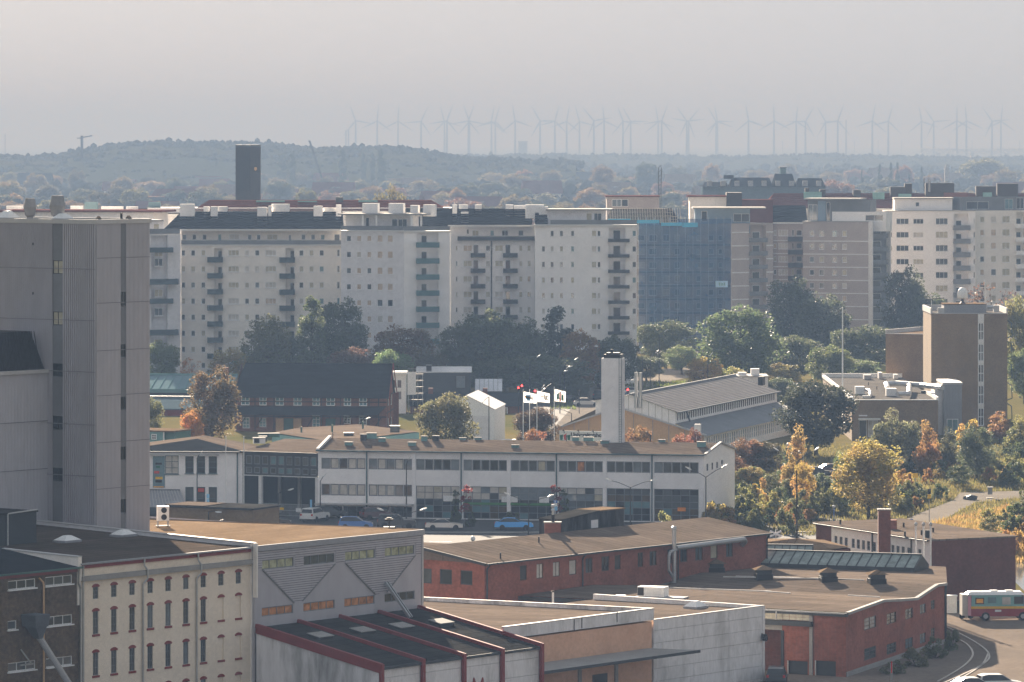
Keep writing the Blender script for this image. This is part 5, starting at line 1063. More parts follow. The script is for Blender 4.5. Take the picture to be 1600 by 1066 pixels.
mR, rR = right_side(L); mb = MB(); facade(mb, mR, 0, Ll, 0, z3 - .15, hs_, .2); mb.build('side_wall', 'render_cream', r); wins(r, 'frame_white', hs_, mR, rR, {'glass_mid': 2, 'glass_teal': 1, 'glass_sky': 1}, 1, 2, .15, .08)
uc = fu.u(1055); zc0, zc1, zc2 = fu.z(1055, 662), fu.z(1057, 644), fu.z(985, 617); ur_ = fu.u(985); ul_ = fu.u(930)
mb = MB(); mb.quad((L + .5, -.3, z3 - .15), (L + .5, Ll, z3 - .15), (uc, Ll, zc0), (uc, -.3, zc0)); mb.build('aisle_roof', 'frame_grey', r)
mb = MB(); mb.quad((-.4, -.3, z3 + .2), (-.4, Ll, z3 + .2), (ul_, Ll, zm - .4), (ul_, -.3, zm - .4)); mb.build('aisle_roof', 'frame_grey', r)
mb = MB(); mb.bar((-.4, -.3, z3 + .32), (um, -.3, zm + .05), .3, .22); mb.bar((um, -.3, zm + .05), (L + .4, -.3, z3 - .05), .3, .22); mb.build('verge', 'metal_light', r)
mb = MB(); mb.add([(ul_, .1, zm - 1.2), (uc, .1, zc0 - .2), (uc, .1, zc1), (ur_, .1, zc2), (ul_, .1, zc2 - .9)], [(0, 1, 2, 3, 4)]); mb.build('clerestory_gable', 'render_white', r)
nP = 12
for i in range(1, nP): u = ul_ + (uc - ul_) * i / nP; zz = (zc1 + (zc2 - zc1) * (uc - u) / (uc - ur_)) if u > ur_ else zc2 - .9 * (ur_ - u) / (ur_ - ul_); MB().box(u - .025, u + .025, .06, .096, zc0 - .1 + (zm - zc0) * max(0, (uc - u)) / (uc - um) * .8, zz - .05).build('joint_trim', 'concrete', r)
mR2, rR2 = right_side(uc); hc = []
v = 1.2
while v < Ll - 2: hc.append((v, v + .85, zc0 + .35, zc1 - .25, None, (1, 1))); v += 1.3
mb = MB(); facade(mb, mR2, 0.1, Ll, zc0 - .1, zc1, hc, .2); mb.build('clerestory_wall', 'render_white', r); wins(r, 'frame_grey', hc, mR2, rR2, {'glass_dark': 1, 'glass_mid': 2}, 1, 1, .15, .08)
k = MB(); nT = 16
for i in range(nT):                                         # tile courses
    t0, t1 = i / nT, (i + 1) / nT; xa, xb = uc + .5 + (ur_ - uc - .5) * t0, uc + .5 + (ur_ - uc - .5) * t1; za_, zb_ = zc1 - .1 + (zc2 - zc1 + .1) * t0, zc1 - .1 + (zc2 - zc1 + .1) * t1
    k.quad((xa, -.2, za_ + .08), (xa, Ll, za_ + .08), (xb, Ll, zb_ + .02), (xb, -.2, zb_ + .02)); k.quad((xa, -.2, za_), (xa, Ll, za_), (xa, Ll, za_ + .08), (xa, -.2, za_ + .08))
k.quad((ur_, -.2, zc2 + .02), (ur_, Ll, zc2 + .02), (ul_ - .4, Ll, zc2 - 1.), (ul_ - .4, -.2, zc2 - 1.)); k.build('tiled_roof', 'grey_tile', r)
MB().bar((ur_, -.25, zc2 + .1), (ur_, Ll, zc2 + .1), .3, .22).build('ridge', 'frame_grey', r); MB().tube((uc + .6, -.2, zc1 - .06), (uc + .6, Ll, zc1 - .06), .12).build('gutter', 'frame_grey', r)
x_ = 4.2; MB().path([(uc + .6, x_, zc1 - .1), (uc + .8, x_, zc1 - .8), (uc + 1.1, x_, zc0 + .1)], .13).build('downpipe', 'metal_dark', r)
u = fu.u(1091, -.5); MB().box(u - .42, u + .42, -1.2, -.4, 0, fu.z(1091, 663, -1)).build('chimney', 'render_white', r)
u = fu.u(997); 
for dx_ in (-.3, .35): MB().tube((u + dx_, .0, zm), (u + dx_, .0, fu.z(996, 582)), .26, .26, 12).build('flue', 'galv', r)
MB().box(fu.u(1080), fu.u(1088), 40, 41.5, zc2 - .4, zc2 + .9).build('roof_vent', 'plastic_black', r)
# sign board in front of the gable
fz = Fr(XY(874, 733), B=XY(975, 730)); r = fz.root('university_sign', 'long white sign board lettered with the word Universitetsholmen by the tower chimney', 'sign')
zt, zb = fz.z(900, 673.5), fz.z(900, 689); MB().box(0, fz.L, 0, .15, zb, zt).build('board', 'plastic_white', r)
for px in (882, 905, 928, 950): u = fz.u(px); MB().tube((u, .3, zt - .6), (u, -.5, zt + .15), .04).build('lamp_arm', 'metal_dark', r); MB().lathe([(.05, .12), (.16, -.1)], (u, -.55, zt + .1), 8).build('spot_lamp', 'plastic_black', r)
for u in (.3, fz.L - .3): MB().box(u - .08, u + .08, .16, .3, 0, zt - .1).build('post', 'metal_grey', r)
def text(s, size, parent, loc, mat, rz=0, name='lettering', ext=.01, mirror=False):
    c = bpy.data.curves.new(name, 'FONT'); c.body = s; c.size = size; c.extrude = ext; c.offset = size * .035; o = bpy.data.objects.new('tmp', c); COL.objects.link(o)
    dg = bpy.context.evaluated_depsgraph_get(); m = bpy.data.meshes.new_from_object(o.evaluated_get(dg)); bpy.data.objects.remove(o)
    m.materials.clear(); m.materials.append(MATS[mat]); ob = link(name, m, parent, loc); ob.rotation_euler = (PI / 2, 0, rz); m.name = name; return ob
text('Universitetsholmen', .78, r, (fz.u(892), -.03, fz.z(893, 682)), 'ink')
for i, (dx_, m, sx) in enumerate(((-.55, 'ink_green', .28), (0, 'ink_red', .22), (.55, 'ink_green', .28))):
    u = fz.u(883) + dx_; z = fz.z(883, 683); MB().add([(u - sx, -.02, z + .25), (u + sx, -.02, z + .35 + .2 * (i == 1)), (u + sx * .6, -.02, z - .45), (u - sx * .6, -.02, z - .45)], [(0, 1, 2, 3)]).build('emblem', m, r)

# ---- brown brick tower block with annexes (right)
fx = Fr(XY(1455, 812), B=XY(1574, 812)); L = fx.L; zt = fx.z(1500, 490.5)
r = fx.root('brown_tower_block', 'tall brown brick office tower with a white window strip and roof dome', 'building')
hs_ = [(fx.u(1528), fx.u(1537.5), fx.z(1530, y1), fx.z(1530, y0_), None, (2, 2)) for y0_, y1 in ((504, 532), (537, 565), (569, 598), (602, 632), (637, 666))]
mb = MB(); facade(mb, mp, 0, L, 0, zt, hs_, .15); rect_wall(mb, L, 16, 0, zt, 'brl'); mb.build('wall', 'brick_tan', r); wins(r, 'frame_white', hs_, mp, rz, {'glass_mid': 2, 'glass_dark': 2}, 2, 2, .12, .16)
for h in hs_ + [(hs_[0][0], hs_[0][1], zt - 1.3, zt - .1)]: MB().box(h[0], h[1], -.05, -.003, h[3] + .02, h[3] + (.5 if h[3] < zt - .5 else .0) + .0).build('spandrel', 'white_paint', r) if h[3] < zt - 1.35 else None
MB().box(fx.u(1528), fx.u(1537.5), -.06, -.003, fx.z(1530, 503), zt - .05).build('spandrel', 'white_paint', r)
MB().quad((0, 0, zt + .02), (L, 0, zt + .02), (L, 16, zt + .02), (0, 16, zt + .02)).build('roof', 'felt_grey', r)
mb = MB(); mb.box(-.1, L + .1, -.1, .15, zt + .0, zt + .12); mb.box(-.1, .15, .151, 16, zt, zt + .9); mb.box(L - .15, L + .1, .151, 16, zt, zt + .9); mb.box(-.1, L + .1, 15.9, 16.1, zt, zt + .9); mb.build('parapet', 'metal_light', r)
MB().box(fx.u(1475, 3), fx.u(1541, 3), 3, 8, zt, zt + 1.35).build('plant_room', 'metal_grey', r); MB().box(fx.u(1474, 3), fx.u(1542, 3), 2.9, 8.1, zt + 1.351, zt + 1.5).build('plant_roof', 'felt_tan', r)
u = fx.u(1504, 4.5); MB().lathe([(.5, 0), (.2, .35), (.2, .75)], (u, 4.5, zt + 1.5), 10).build('dome_stand', 'plastic_black', r)
MB().lathe([(.75, .8), (.8, .9), (.8, 1.7), (.7, 2.1), (.45, 2.4), (.05, 2.55)], (u, 4.5, zt + 1.5), 16).build('antenna_dome', 'plastic_white', r, smooth=True)
u = fx.u(1539.5, 5); MB().tube((u, 5, zt), (u, 5, zt + 5.2), .12).build('mast', 'white_paint', r); MB().tube((u - 1, 5, zt + 4), (u + 1, 5, zt + 4), .06).build('mast_arm', 'white_paint', r)
u = fx.u(1455.5, .4); MB().tube((u, .4, zt), (u, .4, zt + 2.2), .06).build('mast', 'white_paint', r); MB().bar((u - 1, .4, zt + 2.3), (u + 2, .4, zt + 2.5), .3, .15).build('antenna_panel', 'metal_dark', r)
u = fx.u(1470, 2); MB().box(u - .5, u + .5, 1.5, 2.6, zt, zt + .9).build('cooling_fan', 'galv', r); u = fx.u(1557, 2); MB().box(u - .5, u + .4, 1.5, 2.6, zt + .2, zt + 1.3).build('cooling_box', 'metal_light', r); MB().tube((fx.u(1543, 2), 2, zt + 1.), (u, 2, zt + 1.), .25).build('duct', 'galv', r)
k = MB()
for i in range(5): MB().path([(L + .05, 3, zt - 1 - i * 3.3), (L + .9, 2.5, zt - 1.6 - i * 3.3), (L + 1.0, 2.5, zt - 3.6 - i * 3.3), (L + .1, 3, zt - 4 - i * 3.3)], .08, 6).build('balcony_rail', 'frame_teal', r)
fy = Fr(XY(1384, 850), B=XY(1455.4, 846)); r = fy.root('brown_side_block', 'plain brown brick block with pale roof rim adjoining the tower', 'building')
zs = fy.z(1420, 522.5); MB().box(0, fy.L, 0, 14, 0, zs).build('wall', 'brick_tan', r); mb = MB(); mb.box(-.1, fy.L, -.1, .1, zs, zs + .12); mb.box(-.15, .1, .12, 14, zs, zs + .7); mb.box(fy.L - .1, fy.L + .2, .12, 14, zs, zs + .9); mb.box(0, fy.L, 13.8, 14, zs, zs + .8); mb.build('parapet', 'metal_light', r)
MB().quad((0, .1, zs + .05), (fy.L, .1, zs + .05), (fy.L, 14, zs + .05), (0, 14, zs + .05)).build('roof', 'felt_tan', r)
fy = Fr(XY(1331, 775), B=XY(1466, 775)); L = fy.L; zs = fy.z(1400, 626); Dv = 72.
r = fy.root('low_brown_block', 'low brown brick block with pale flat roof full of silver ducts', 'building')
hs_ = [(fy.u(1342), fy.u(1354.5), 0.02, fy.z(1348, 656), 'glass_dark', (1, 1)), (fy.u(1356), fy.u(1372), .6, fy.z(1348, 657), 'glass_pale', (2, 1))]
mb = MB(); facade(mb, mp, 0, L, 0, zs, hs_, .3); rect_wall(mb, L, Dv, 0, zs, 'brl'); mb.build('wall', 'brick_tan', r); wins(r, 'frame_white', hs_, mp, rz, {'glass_dark': 1}, 1, 1, .25, .1)
MB().quad((0, 0, zs + .02), (L, 0, zs + .02), (L, Dv, zs + .02), (0, Dv, zs + .02)).build('roof', 'felt_grey', r)
mb = MB(); mb.box(-.1, L + .1, -.1, .3, zs + .03, zs + .16); mb.box(-.2, .25, .31, Dv, zs + .03, zs + .5); mb.box(L - .3, L + .1, .31, 20, zs + .03, zs + .5); mb.box(-.2, L, Dv - .5, Dv, zs + .03, zs + .7); mb.build('parapet', 'plastic_white', r)
MB().box(fy.u(1341), fy.u(1375), -1.2, -.01, fy.z(1350, 656), fy.z(1350, 653.5)).build('door_canopy', 'white_paint', r); MB().box(fy.u(1342), fy.u(1355), -.06, -.01, fy.z(1348, 650.5), fy.z(1348, 648.5)).build('sign_strip', 'white_paint', r)
def onr(px, py, h=0): p = G(px, py, zs + .1 + h); d_ = p.xy - fy.A; return Vector((d_.dot(fy.d), d_.dot(fy.n), zs + .1 + h))
def pbox(px, py, sx, sy, hh, m, nm='plant_box'): p = onr(px, py); MB().box(-sx / 2, sx / 2, 0, sy, 0, hh).build(nm, m, r, loc=p)
pbox(1344, 616, 1.4, 2, 1.15, 'plastic_white'); pbox(1393, 619, 1.6, 2, 1.15, 'white_paint'); pbox(1354, 622, 1.2, 1, .35, 'galv'); pbox(1356, 593, 1.2, 3, .7, 'metal_grey'); pbox(1376, 592, .6, 3, 1., 'metal_light'); pbox(1400, 592, .7, 2, .7, 'plastic_white'); pbox(1458, 620, .6, 4, .6, 'plastic_white'); pbox(1445, 614, 1., 2, .3, 'metal_dark'); pbox(1412, 588, .7, 1, .9, 'plastic_white')
for px, py in ((1357, 602), (1370, 609)): p = onr(px, py); MB().tube(p, p + Vector((0, 0, .5)), .06).build('vent_pipe', 'plastic_black', r)
def dk(pts, rad): MB().path([onr(a, b, c) for a, b, c in pts], rad, 12).build('duct', 'galv', r)
dk([(1387, 607, .8), (1385, 600, 1.), (1400, 599, 1.1), (1440, 602, 1.1), (1472, 606, 1.1)], .42); dk([(1402, 616, .7), (1420, 615, .7), (1421, 606, .9), (1421, 601, 1.)], .38); dk([(1353, 609, .7), (1359, 610, .7), (1360, 618, .3)], .22)
fz = Fr(XY(1474, 790), B=XY(1503, 790)); r = fz.root('grey_entrance_wing', 'grey panelled entrance wing at the foot of the brown tower', 'building')
zs2 = fz.z(1490, 601); n_ = 6
for i in range(n_): a, b = fz.L * i / n_, fz.L * (i + 1) / n_; MB().box(a + .02, b - .02, -.02, .1, .0, zs2).build('panel', 'metal_grey', r)
MB().box(0, fz.L, .12, 12, 0, zs2 - .02).build('wall', 'concrete', r); MB().box(-.1, fz.L + .1, -.1, 12, zs2 + .003, zs2 + .3).build('roof', 'metal_light', r); MB().box(-1.1, -.02, 1, 10, 0, zs2 - .3).build('side_bay', 'render_white', r)
window(r, (.5, -.12, .3), 0, 1.8, 2.2, 2, 1, 'frame_white', 'glass_teal', .12)
p = XY(1316.5, 800); q = thing('white_flagpole', 'tall bare white flagpole left of the brown tower block', 'flagpole', (p.x, p.y, 0)); MB().tube((0, 0, 0), (0, 0, H - (482 - Y0) * 800 / F), .16, .09, 10).build('pole', 'plastic_white', q); MB().lathe([(.02, 0), (.14, .1), (.02, .22)], (0, 0, H - (482 - Y0) * 800 / F), 8).build('finial', 'plastic_white', q)
# pale house behind the hall roof
fq = Fr(XY(1150, 850), B=XY(1200, 850)); r = fq.root('pale_roof_house', 'pale flat topped house with rooftop boxes behind the grey tiled hall', 'building')
z2_ = fq.z(1175, 589.5); MB().box(0, fq.L, 0, 8, 0, z2_).build('wall', 'render_grey', r); MB().box(-.1, fq.L + .1, -.1, 8.1, z2_, z2_ + .2).build('roof', 'concrete', r)
for px, hh in ((1180, 1.1), (1160, .5)): u = fq.u(px, 2); MB().box(u - .7, u + .7, 2, 3.5, z2_ + .2, z2_ + .2 + hh).build('roof_box', 'render_white', r)
# ================================================================== apartment row
PW = {'glass_dark': 4, 'glass_mid': 3, 'glass_cream': 2.2, 'glass_pale': 1.2, 'glass_teal': .8, 'glass_sky': .8}
PC = {'glass_cream': 4, 'glass_pale': 3, 'glass_mid': 1, 'glass_dark': 1, 'glass_peach': 1}
PP = {'glass_peach': 5, 'glass_pale': 2, 'glass_mid': 1, 'glass_dark': .7}
BC = {}
def balcony(parent, x, z, wd, proj, hh, mat):
    k = (round(wd, 2), proj, hh, mat)
    if k not in BC:
        mb = MB(); mb.box(0, wd, -proj, 0, 0, .16); m = mb.mesh('balcony'); m.materials.append(MATS['concrete' if mat != 'render_white' else mat])
        p = MB(); p.box(0, wd, -proj - .05, -proj, .04, hh); p.box(-.05, 0, -proj - .05, 0, .04, hh); p.box(wd, wd + .05, -proj - .05, 0, .04, hh); n = p.mesh('balcony_front'); n.materials.append(MATS[mat]); BC[k] = (m, n)
    o = link('balcony', BC[k][0], parent, (x, 0, z)); link('balcony_front', BC[k][1], o); return o
def apt(name, label, A, B, top, mat, cols, rows, ref, panes=PW, deep=14., recess=(), balc=(), bands=(), fm='frame_white', z0=0, extra=()):
    f = Fr(XY(*A), B=XY(*B)); r = f.root(name, label, 'building', 'apartment blocks behind the trees'); zt = f.z(ref, top); holes = []
    for c in cols:
        a, b, h = c[:3]; pn = c[3] if len(c) > 3 else panes; nx = 2 if b - a > 9 else 1
        skip = c[4] if len(c) > 4 else ()
        for i, y in enumerate(rows):
            if i in skip: continue
            z1, zz0 = f.z(ref, y - h / 2), f.z(ref, y + h / 2)
            if zz0 > z0 + .5 and z1 < zt: holes.append((f.u(a), f.u(b), zz0, z1, pick(pn), (3 if b - a > 14 else nx, 1)))
    deepH = []
    for a, b, y0_, y1 in recess:
        deepH.append((f.u(a), f.u(b), max(z0 + .3, f.z(ref, y1)), min(f.z(ref, y0_), zt - .05)))
    mb = MB(); mp, rz = front(); facade(mb, mp, 0, f.L, z0, zt, holes, .16) if not deepH else facade(mb, mp, 0, f.L, z0, zt, holes + deepH, .16)
    for h in deepH: mb.quad((h[0], 1.2, h[2]), (h[1], 1.2, h[2]), (h[1], 1.2, h[3]), (h[0], 1.2, h[3])); mb.quad((h[0], .16, h[2]), (h[0], 1.2, h[2]), (h[0], 1.2, h[3]), (h[0], .16, h[3])); mb.quad((h[1], .16, h[2]), (h[1], 1.2, h[2]), (h[1], 1.2, h[3]), (h[1], .16, h[3])); mb.quad((h[0], .16, h[3]), (h[1], .16, h[3]), (h[1], 1.2, h[3]), (h[0], 1.2, h[3]))
    rect_wall(mb, f.L, deep, z0, zt, 'brl'); mb.build('wall', mat, r)
    wins(r, fm, holes, mp, rz, panes, 1, 1, .14, .08, .03)
    for a, b, y0_, dy, n, h, proj, m in balc:
        for i in range(n):
            y = y0_ + dy * i; z = f.z(ref, y + h)
            if z < z0 + 1: continue
            balcony(r, f.u(a), z, f.u(b) - f.u(a), proj, round(f.z(ref, y) - z, 2), m)
            for (da, db, t) in extra:                       # door behind each balcony
                window(r, (f.u(da), 1.1 if deepH else .0 - .08, z + .17), 0, f.u(db) - f.u(da), 2.05, 1, 1, fm, pick({'glass_dark': 3, 'glass_mid': 2}), .09)
    for y, a, b in bands: z = f.z(ref, y); MB().box(f.u(a), f.u(b), -.07, -.003, z - .12, z + .12).build('floor_band', 'white_paint', r)
    return f, r, zt
def slope_roof(f, r, px0, px1, ye, yr, ref, vr, mat='slate', hipl=0, hipr=0, over=.5, back=True, name='roof'):
    ze, zr = f.z(ref, ye, -over), f.z(ref, yr, vr); u0_, u1_ = f.u(px0), f.u(px1); n = 7; k = MB()
    for i in range(n):                                      # a few slate courses
        t0, t1 = i / n, (i + 1) / n; v0, v1 = -over + (vr + over) * t0, -over + (vr + over) * t1; a0, a1 = ze + (zr - ze) * t0, ze + (zr - ze) * t1
        k.quad((u0_ + hipl * t0, v0, a0 + .05), (u1_ - hipr * t0, v0, a0 + .05), (u1_ - hipr * t1, v1, a1), (u0_ + hipl * t1, v1, a1))
    k.quad((u0_ + hipl, vr, zr), (u1_ - hipr, vr, zr), (u1_, 2 * vr + over, ze), (u0_, 2 * vr + over, ze)); k.tri((u0_, -over, ze), (u0_ + hipl, vr, zr), (u0_, 2 * vr + over, ze)); k.tri((u1_, -over, ze), (u1_ - hipr, vr, zr), (u1_, 2 * vr + over, ze))
    k.build(name, mat, r); MB().box(u0_, u1_, -over - .12, -over - .01, ze - .25, ze + .02).build('eaves_board', 'white_paint', r); return ze, zr
def pent(f, r, px0, px1, y0_, y1, v, mat, ref, wn=(), deep=6., cap=None, panes=PW):
    z1, zz0 = f.z(ref, y0_, v), f.z(ref, y1, v); hs_ = [(f.u(a, v), f.u(b, v), f.z(ref, d, v), f.z(ref, c, v), None, (2 if b - a > 9 else 1, 1)) for a, b, c, d in wn]
    m = MB(); mp, rz = front(v); facade(m, mp, f.u(px0, v), f.u(px1, v), zz0 - 2, z1, hs_, .14); rect_wall(m, f.u(px1, v) - f.u(px0, v), deep, zz0 - 2, z1, 'brl', f.u(px0, v), v); m.build('penthouse', mat, r)
    wins(r, 'frame_white', hs_, mp, rz, panes, 1, 1, .12, .08)
    if cap: MB().box(f.u(cap[0], v), f.u(cap[1], v), v - cap[2], v + deep, z1 + .003, z1 + .3).build('flat_roof', 'concrete', r)
    return z1
def box_on(f, r, px0, px1, y0_, y1, v, mat='render_white', name='roof_box', dv=2.0, ref=None):
    ref = ref or (px0 + px1) / 2; MB().box(f.u(px0, v), f.u(px1, v), v, v + dv, f.z(ref, y1, v) - 1.0, f.z(ref, y0_, v)).build(name, mat, r)

rowsA = [395.5 + 25.1 * i for i in range(9)]
cA = [(282.6 + 1, 289.5, 9), (298.5, 305, 9), (314.5, 321, 9), (356.5, 373.5, 9, PC), (382.8, 389.3, 9, PC), (398.5, 405.3, 9), (414.5, 431.5, 9, PC), (467.5, 474.3, 9, PC), (483.3, 490.3, 9, PC), (499.2, 506, 9), (526.5, 531, 11, {'glass_teal': 1, 'glass_mid': 2})]
f, r, zt = apt('apartment_block', 'cream apartment block with slate roof left of centre, two stacks of dark balconies', (283, 960), (533, 960), 384, 'render_cream', cA, rowsA, 400,
               recess=((334.5, 347.5, 388, 620), (446, 460, 388, 620)), balc=((325, 348, 401.5, 25.1, 8, 8.5, 1.3, 'balc_dark'), (437.5, 460.5, 402, 25.1, 8, 8.5, 1.3, 'balc_dark')), extra=())
for px in (340, 453):
    for i in range(8): window(r, (f.u(px), 1.12, f.z(400, 409.5 + 25.1 * i)), 0, .8, 2.1, 1, 1, 'frame_white', 'glass_dark', .08)
pent(f, r, 283.5, 533, 358, 384, 1.6, 'render_cream', 400, [(a, a + 6.3, 366.5, 375) for a in (285, 300.5, 316.5, 387, 401, 471, 486, 501)] + [(358, 374, 366, 374.5), (417, 434, 366.5, 375), (340.5, 346, 366, 382), (451, 455, 367, 382), (522, 531, 366, 382)])
MB().box(0, f.L, -.25, 1.5, zt - .02, zt + .18).build('ledge', 'white_paint', r); MB().box(0, f.L, -.1, -.06, zt + .2, zt + 1.0).build('terrace_rail', 'frame_grey', r)
slope_roof(f, r, 256, 533, 358.5, 330, 400, 7.5, hipl=2.9)
for a, b, c, d in ((281, 304, 319, 337), (318, 327, 323, 331), (329, 340, 323, 334), (337, 355, 323, 328), (402, 417, 324, 345), (419, 424, 322, 334), (424, 452, 319, 329), (490, 504, 322, 336), (504, 526, 325, 332), (525, 533, 320, 340)): box_on(f, r, a, b, c, d, 5.2 if d > 332 else 7.2, 'render_white', 'dormer_box', 1.6)
f, r, zt = apt('apartment_block', 'grey-white apartment wing at the silo edge with wide deep balconies', (205, 952), (282.5, 955), 366, 'render_grey', [(241.5, 254.5, 12, PW)], [395, 410 + 0, 458, 487.5, 536], 258,
               recess=((236.5, 262, 368, 600),), balc=((231, 267, 386.5, 79.8, 2, 8, 1.6, 'balc_dark'), (231, 274.5, 435.5, 79, 2, 9, 2.0, 'balc_dark'), (231, 268, 545, 30, 2, 8, 1.6, 'balc_dark')), panes=PW)
pent(f, r, 215, 256, 346, 366, 3., 'render_grey', 240, [(240, 249, 350, 360)], cap=(200, 254, .6)); MB().box(f.u(232), f.u(281), -.1, -.05, zt + .05, zt + 1.).build('terrace_rail', 'frame_grey', r)

rB = [373 + 25.15 * i for i in range(9)]
f, r, zt = apt('apartment_block', 'grey-white apartment tower block with peach-lit windows and flat roof terrace', (533, 948), (631, 946), 362, 'render_grey', [(541.5, 548.5, 9, {'glass_dark': 3, 'glass_mid': 1}), (557.5, 564.5, 9, PP), (573.5, 580.5, 9, PP), (589.5, 598, 11, PP), (605.5, 614, 11, PP)], rB, 580)
MB().box(-.2, f.L + .1, -.25, 6, zt, zt + .2).build('ledge', 'white_paint', r); MB().box(0, f.L, -.12, -.08, zt + .25, zt + 1.05).build('terrace_rail', 'frame_grey', r)
pent(f, r, 540, 645, 336, 361, 3.5, 'render_grey', 590, [(571, 577, 340, 358), (612, 621, 342, 357), (622, 636, 342, 357)], cap=(532, 669, 2.6))
for px in (567, 588, 643, 658): u = f.u(px, 1.2); MB().box(u - .15, u + .15, 1.1, 1.4, zt, f.z(590, 336, 3.5)).build('column', 'render_white', r)
for a, b, c in ((566, 590, 318), (607, 630, 318), (641, 653, 321), (661, 679, 320)): box_on(f, r, a, b, c, 330, 6, 'render_white', 'dormer_box')
f, r, zt = apt('apartment_block', 'pale apartment slab with one stack of teal balconies', (631.1, 946), (703, 947), 362.5, 'render_white', [], rB, 660, recess=((651, 685, 364, 560),), balc=((650.5, 685, 378.5, 25.1, 7, 8.5, 1.4, 'teal_dark'),) if 'teal_dark' in MATS else ((650.5, 685, 378.5, 25.1, 7, 8.5, .9, 'frame_teal'),), extra=((659, 668, 1),))
MB().box(0, f.L + .1, -.25, 6, zt, zt + .2).build('ledge', 'white_paint', r); MB().box(0, f.L, -.12, -.08, zt + .25, zt + 1.05).build('terrace_rail', 'frame_grey', r)
f2 = Fr(XY(640, 962), B=XY(710, 962)); kids = set(r.children); slope_roof(f2, r, 640, 708, 356, 325, 670, 7)
for o in set(r.children) - kids: o.location = ((f2.A - f.A).dot(f.d), (f2.A - f.A).dot(f.n), 0)

rC = [388 + 24.1 * i for i in range(9)]
f, r, zt = apt('apartment_block', 'cream apartment block with two stacks of small dark balconies and a dark downpipe', (704, 960), (836, 960), 375.5, 'render_white', [(712, 715, 8), (724, 737.5, 9.5, PC), (759, 766, 9, PC), (773.5, 786, 9.5, PC), (811, 816.5, 9, PC), (824, 829.5, 9, PC)], rC, 770,
               balc=((736, 758, 395.5, 24.1, 8, 7, 1.1, 'metal_dark'), (786.5, 808.5, 395.5, 24.1, 8, 7, 1.1, 'metal_dark')), extra=())
for px in (740, 790):
    for i in range(8): window(r, (f.u(px), -.075, f.z(770, 401.5 + 24.1 * i) + .05), 0, .85, 2.2, 1, 1, 'frame_grey', 'glass_dark', .08)
MB().tube((f.u(768), -.15, 1), (f.u(768), -.15, zt), .12).build('downpipe', 'metal_dark', r); MB().tube((f.u(837), -.1, 1), (f.u(837), -.1, zt + 2.), .2).build('downpipe', 'concrete', r)
MB().box(f.u(715), f.L, -1.0, -.9, zt + .0, zt + .75).build('terrace_front', 'metal_dark', r); MB().box(f.u(715), f.L, -.9, 1.5, zt - .12, zt + .05).build('ledge', 'concrete', r)
pent(f, r, 704, 836, 352, 375, 1.4, 'render_white', 770, [(729, 733, 358, 366), (738, 748, 360, 369), (766, 772, 360, 369), (784, 794, 360, 369), (810, 818, 360, 369)])
slope_roof(f, r, 700, 832, 352, 326, 770, 7.5)
for a, b, c, d in ((707, 714, 320, 337), (717, 731, 320, 328), (720, 732, 331, 350), (742, 753, 320, 328), (790, 802, 320, 329), (803, 822, 321, 330)): box_on(f, r, a, b, c, d, 5 if d > 332 else 7.2, 'render_white', 'dormer_box', 1.6)

rD = [365 + 24.3 * i for i in range(10)]
f, r, zt = apt('apartment_block', 'broad white apartment block right of centre with balcony stack at its right', (836, 949), (995, 949), 353, 'render_white', [(846.5, 851.8, 9, PW, (0,)), (860, 865.3, 9), (874.5, 880, 9), (892, 897.3, 9), (924.5, 932, 9.5, PC), (933.5, 938.3, 9), (988, 994, 9)], rD, 915,
               recess=((951.5, 977, 356, 640),), balc=((950.5, 983, 373, 24.1, 8, 5.5, 1.3, 'metal_dark'),), extra=((958, 970, 1),))
MB().box(-.1, f.L + .1, -.3, 7, zt, zt + .22).build('ledge', 'white_paint', r); pent(f, r, 855, 946, 329, 352, 2.5, 'render_grey', 915, [(916, 925, 333, 349), (928, 940, 333, 349)], cap=(853, 957, 1.2)); MB().box(f.u(860), f.L, -.15, -.1, zt + .25, zt + 1.1).build('terrace_rail', 'frame_grey', r)
slope_roof(f, r, 836, 856, 351, 326, 845, 7); box_on(f, r, 821, 850, 320, 333, 5); box_on(f, r, 842, 856, 323, 342, 4)

# scaffolded block
rE = [372 + 21.2 * i for i in range(10)]
f, r, zt = apt('apartment_block', 'dark apartment block hidden under blue scaffold netting', (990, 1082), (1143, 1082), 350, 'brick_rose', [(996, 1007, 9, {'glass_pale': 2, 'glass_mid': 1}), (1014, 1026, 10), (1036, 1046, 10), (1054, 1062, 10), (1074, 1077, 8, PC), (1088, 1095.5, 9, {'glass_pale': 2, 'glass_mid': 1}), (1106.5, 1115, 9), (1122.5, 1128.5, 8)], rE, 1065)
# battened roof under repair
u0_, u1_ = f.u(948), f.u(1066); ze, zr = f.z(1000, 351, -.5), f.z(1000, 326, 8); rf = MB().loft([(u0_, -.5, ze), (u1_, -.5, ze), (u1_ - 2, 8, zr), (u0_ + 1, 8, zr)], [(u0_, 16, ze), (u1_, 16, ze), (u1_ - 2, 8.01, zr), (u0_ + 1, 8.01, zr)]).build('roof', 'slate', r)
for i in range(12):
    t = (i + .5) / 12; v = -.5 + 8.5 * t; z = ze + (zr - ze) * t; MB().bar((u0_ + t, v, z + .1), (u1_ - 2 * t - (i * 37 % 5) * .5, v, z + .1), .34, .1).build('batten', 'pale_wood', rf)
for i in range(30):
    x = u0_ + (u1_ - u0_) * (i + .5) / 30; MB().bar((x, -.4, ze + .05), (x, 7.8, zr + .05), .12, .06).build('counter_batten', 'pale_wood', rf)
pent(f, r, 1086, 1172, 326, 350, 2., 'blue_panel', 1130, [(1096, 1105, 330, 346), (1146, 1171, 334, 347)], cap=(1082, 1196, 3.))
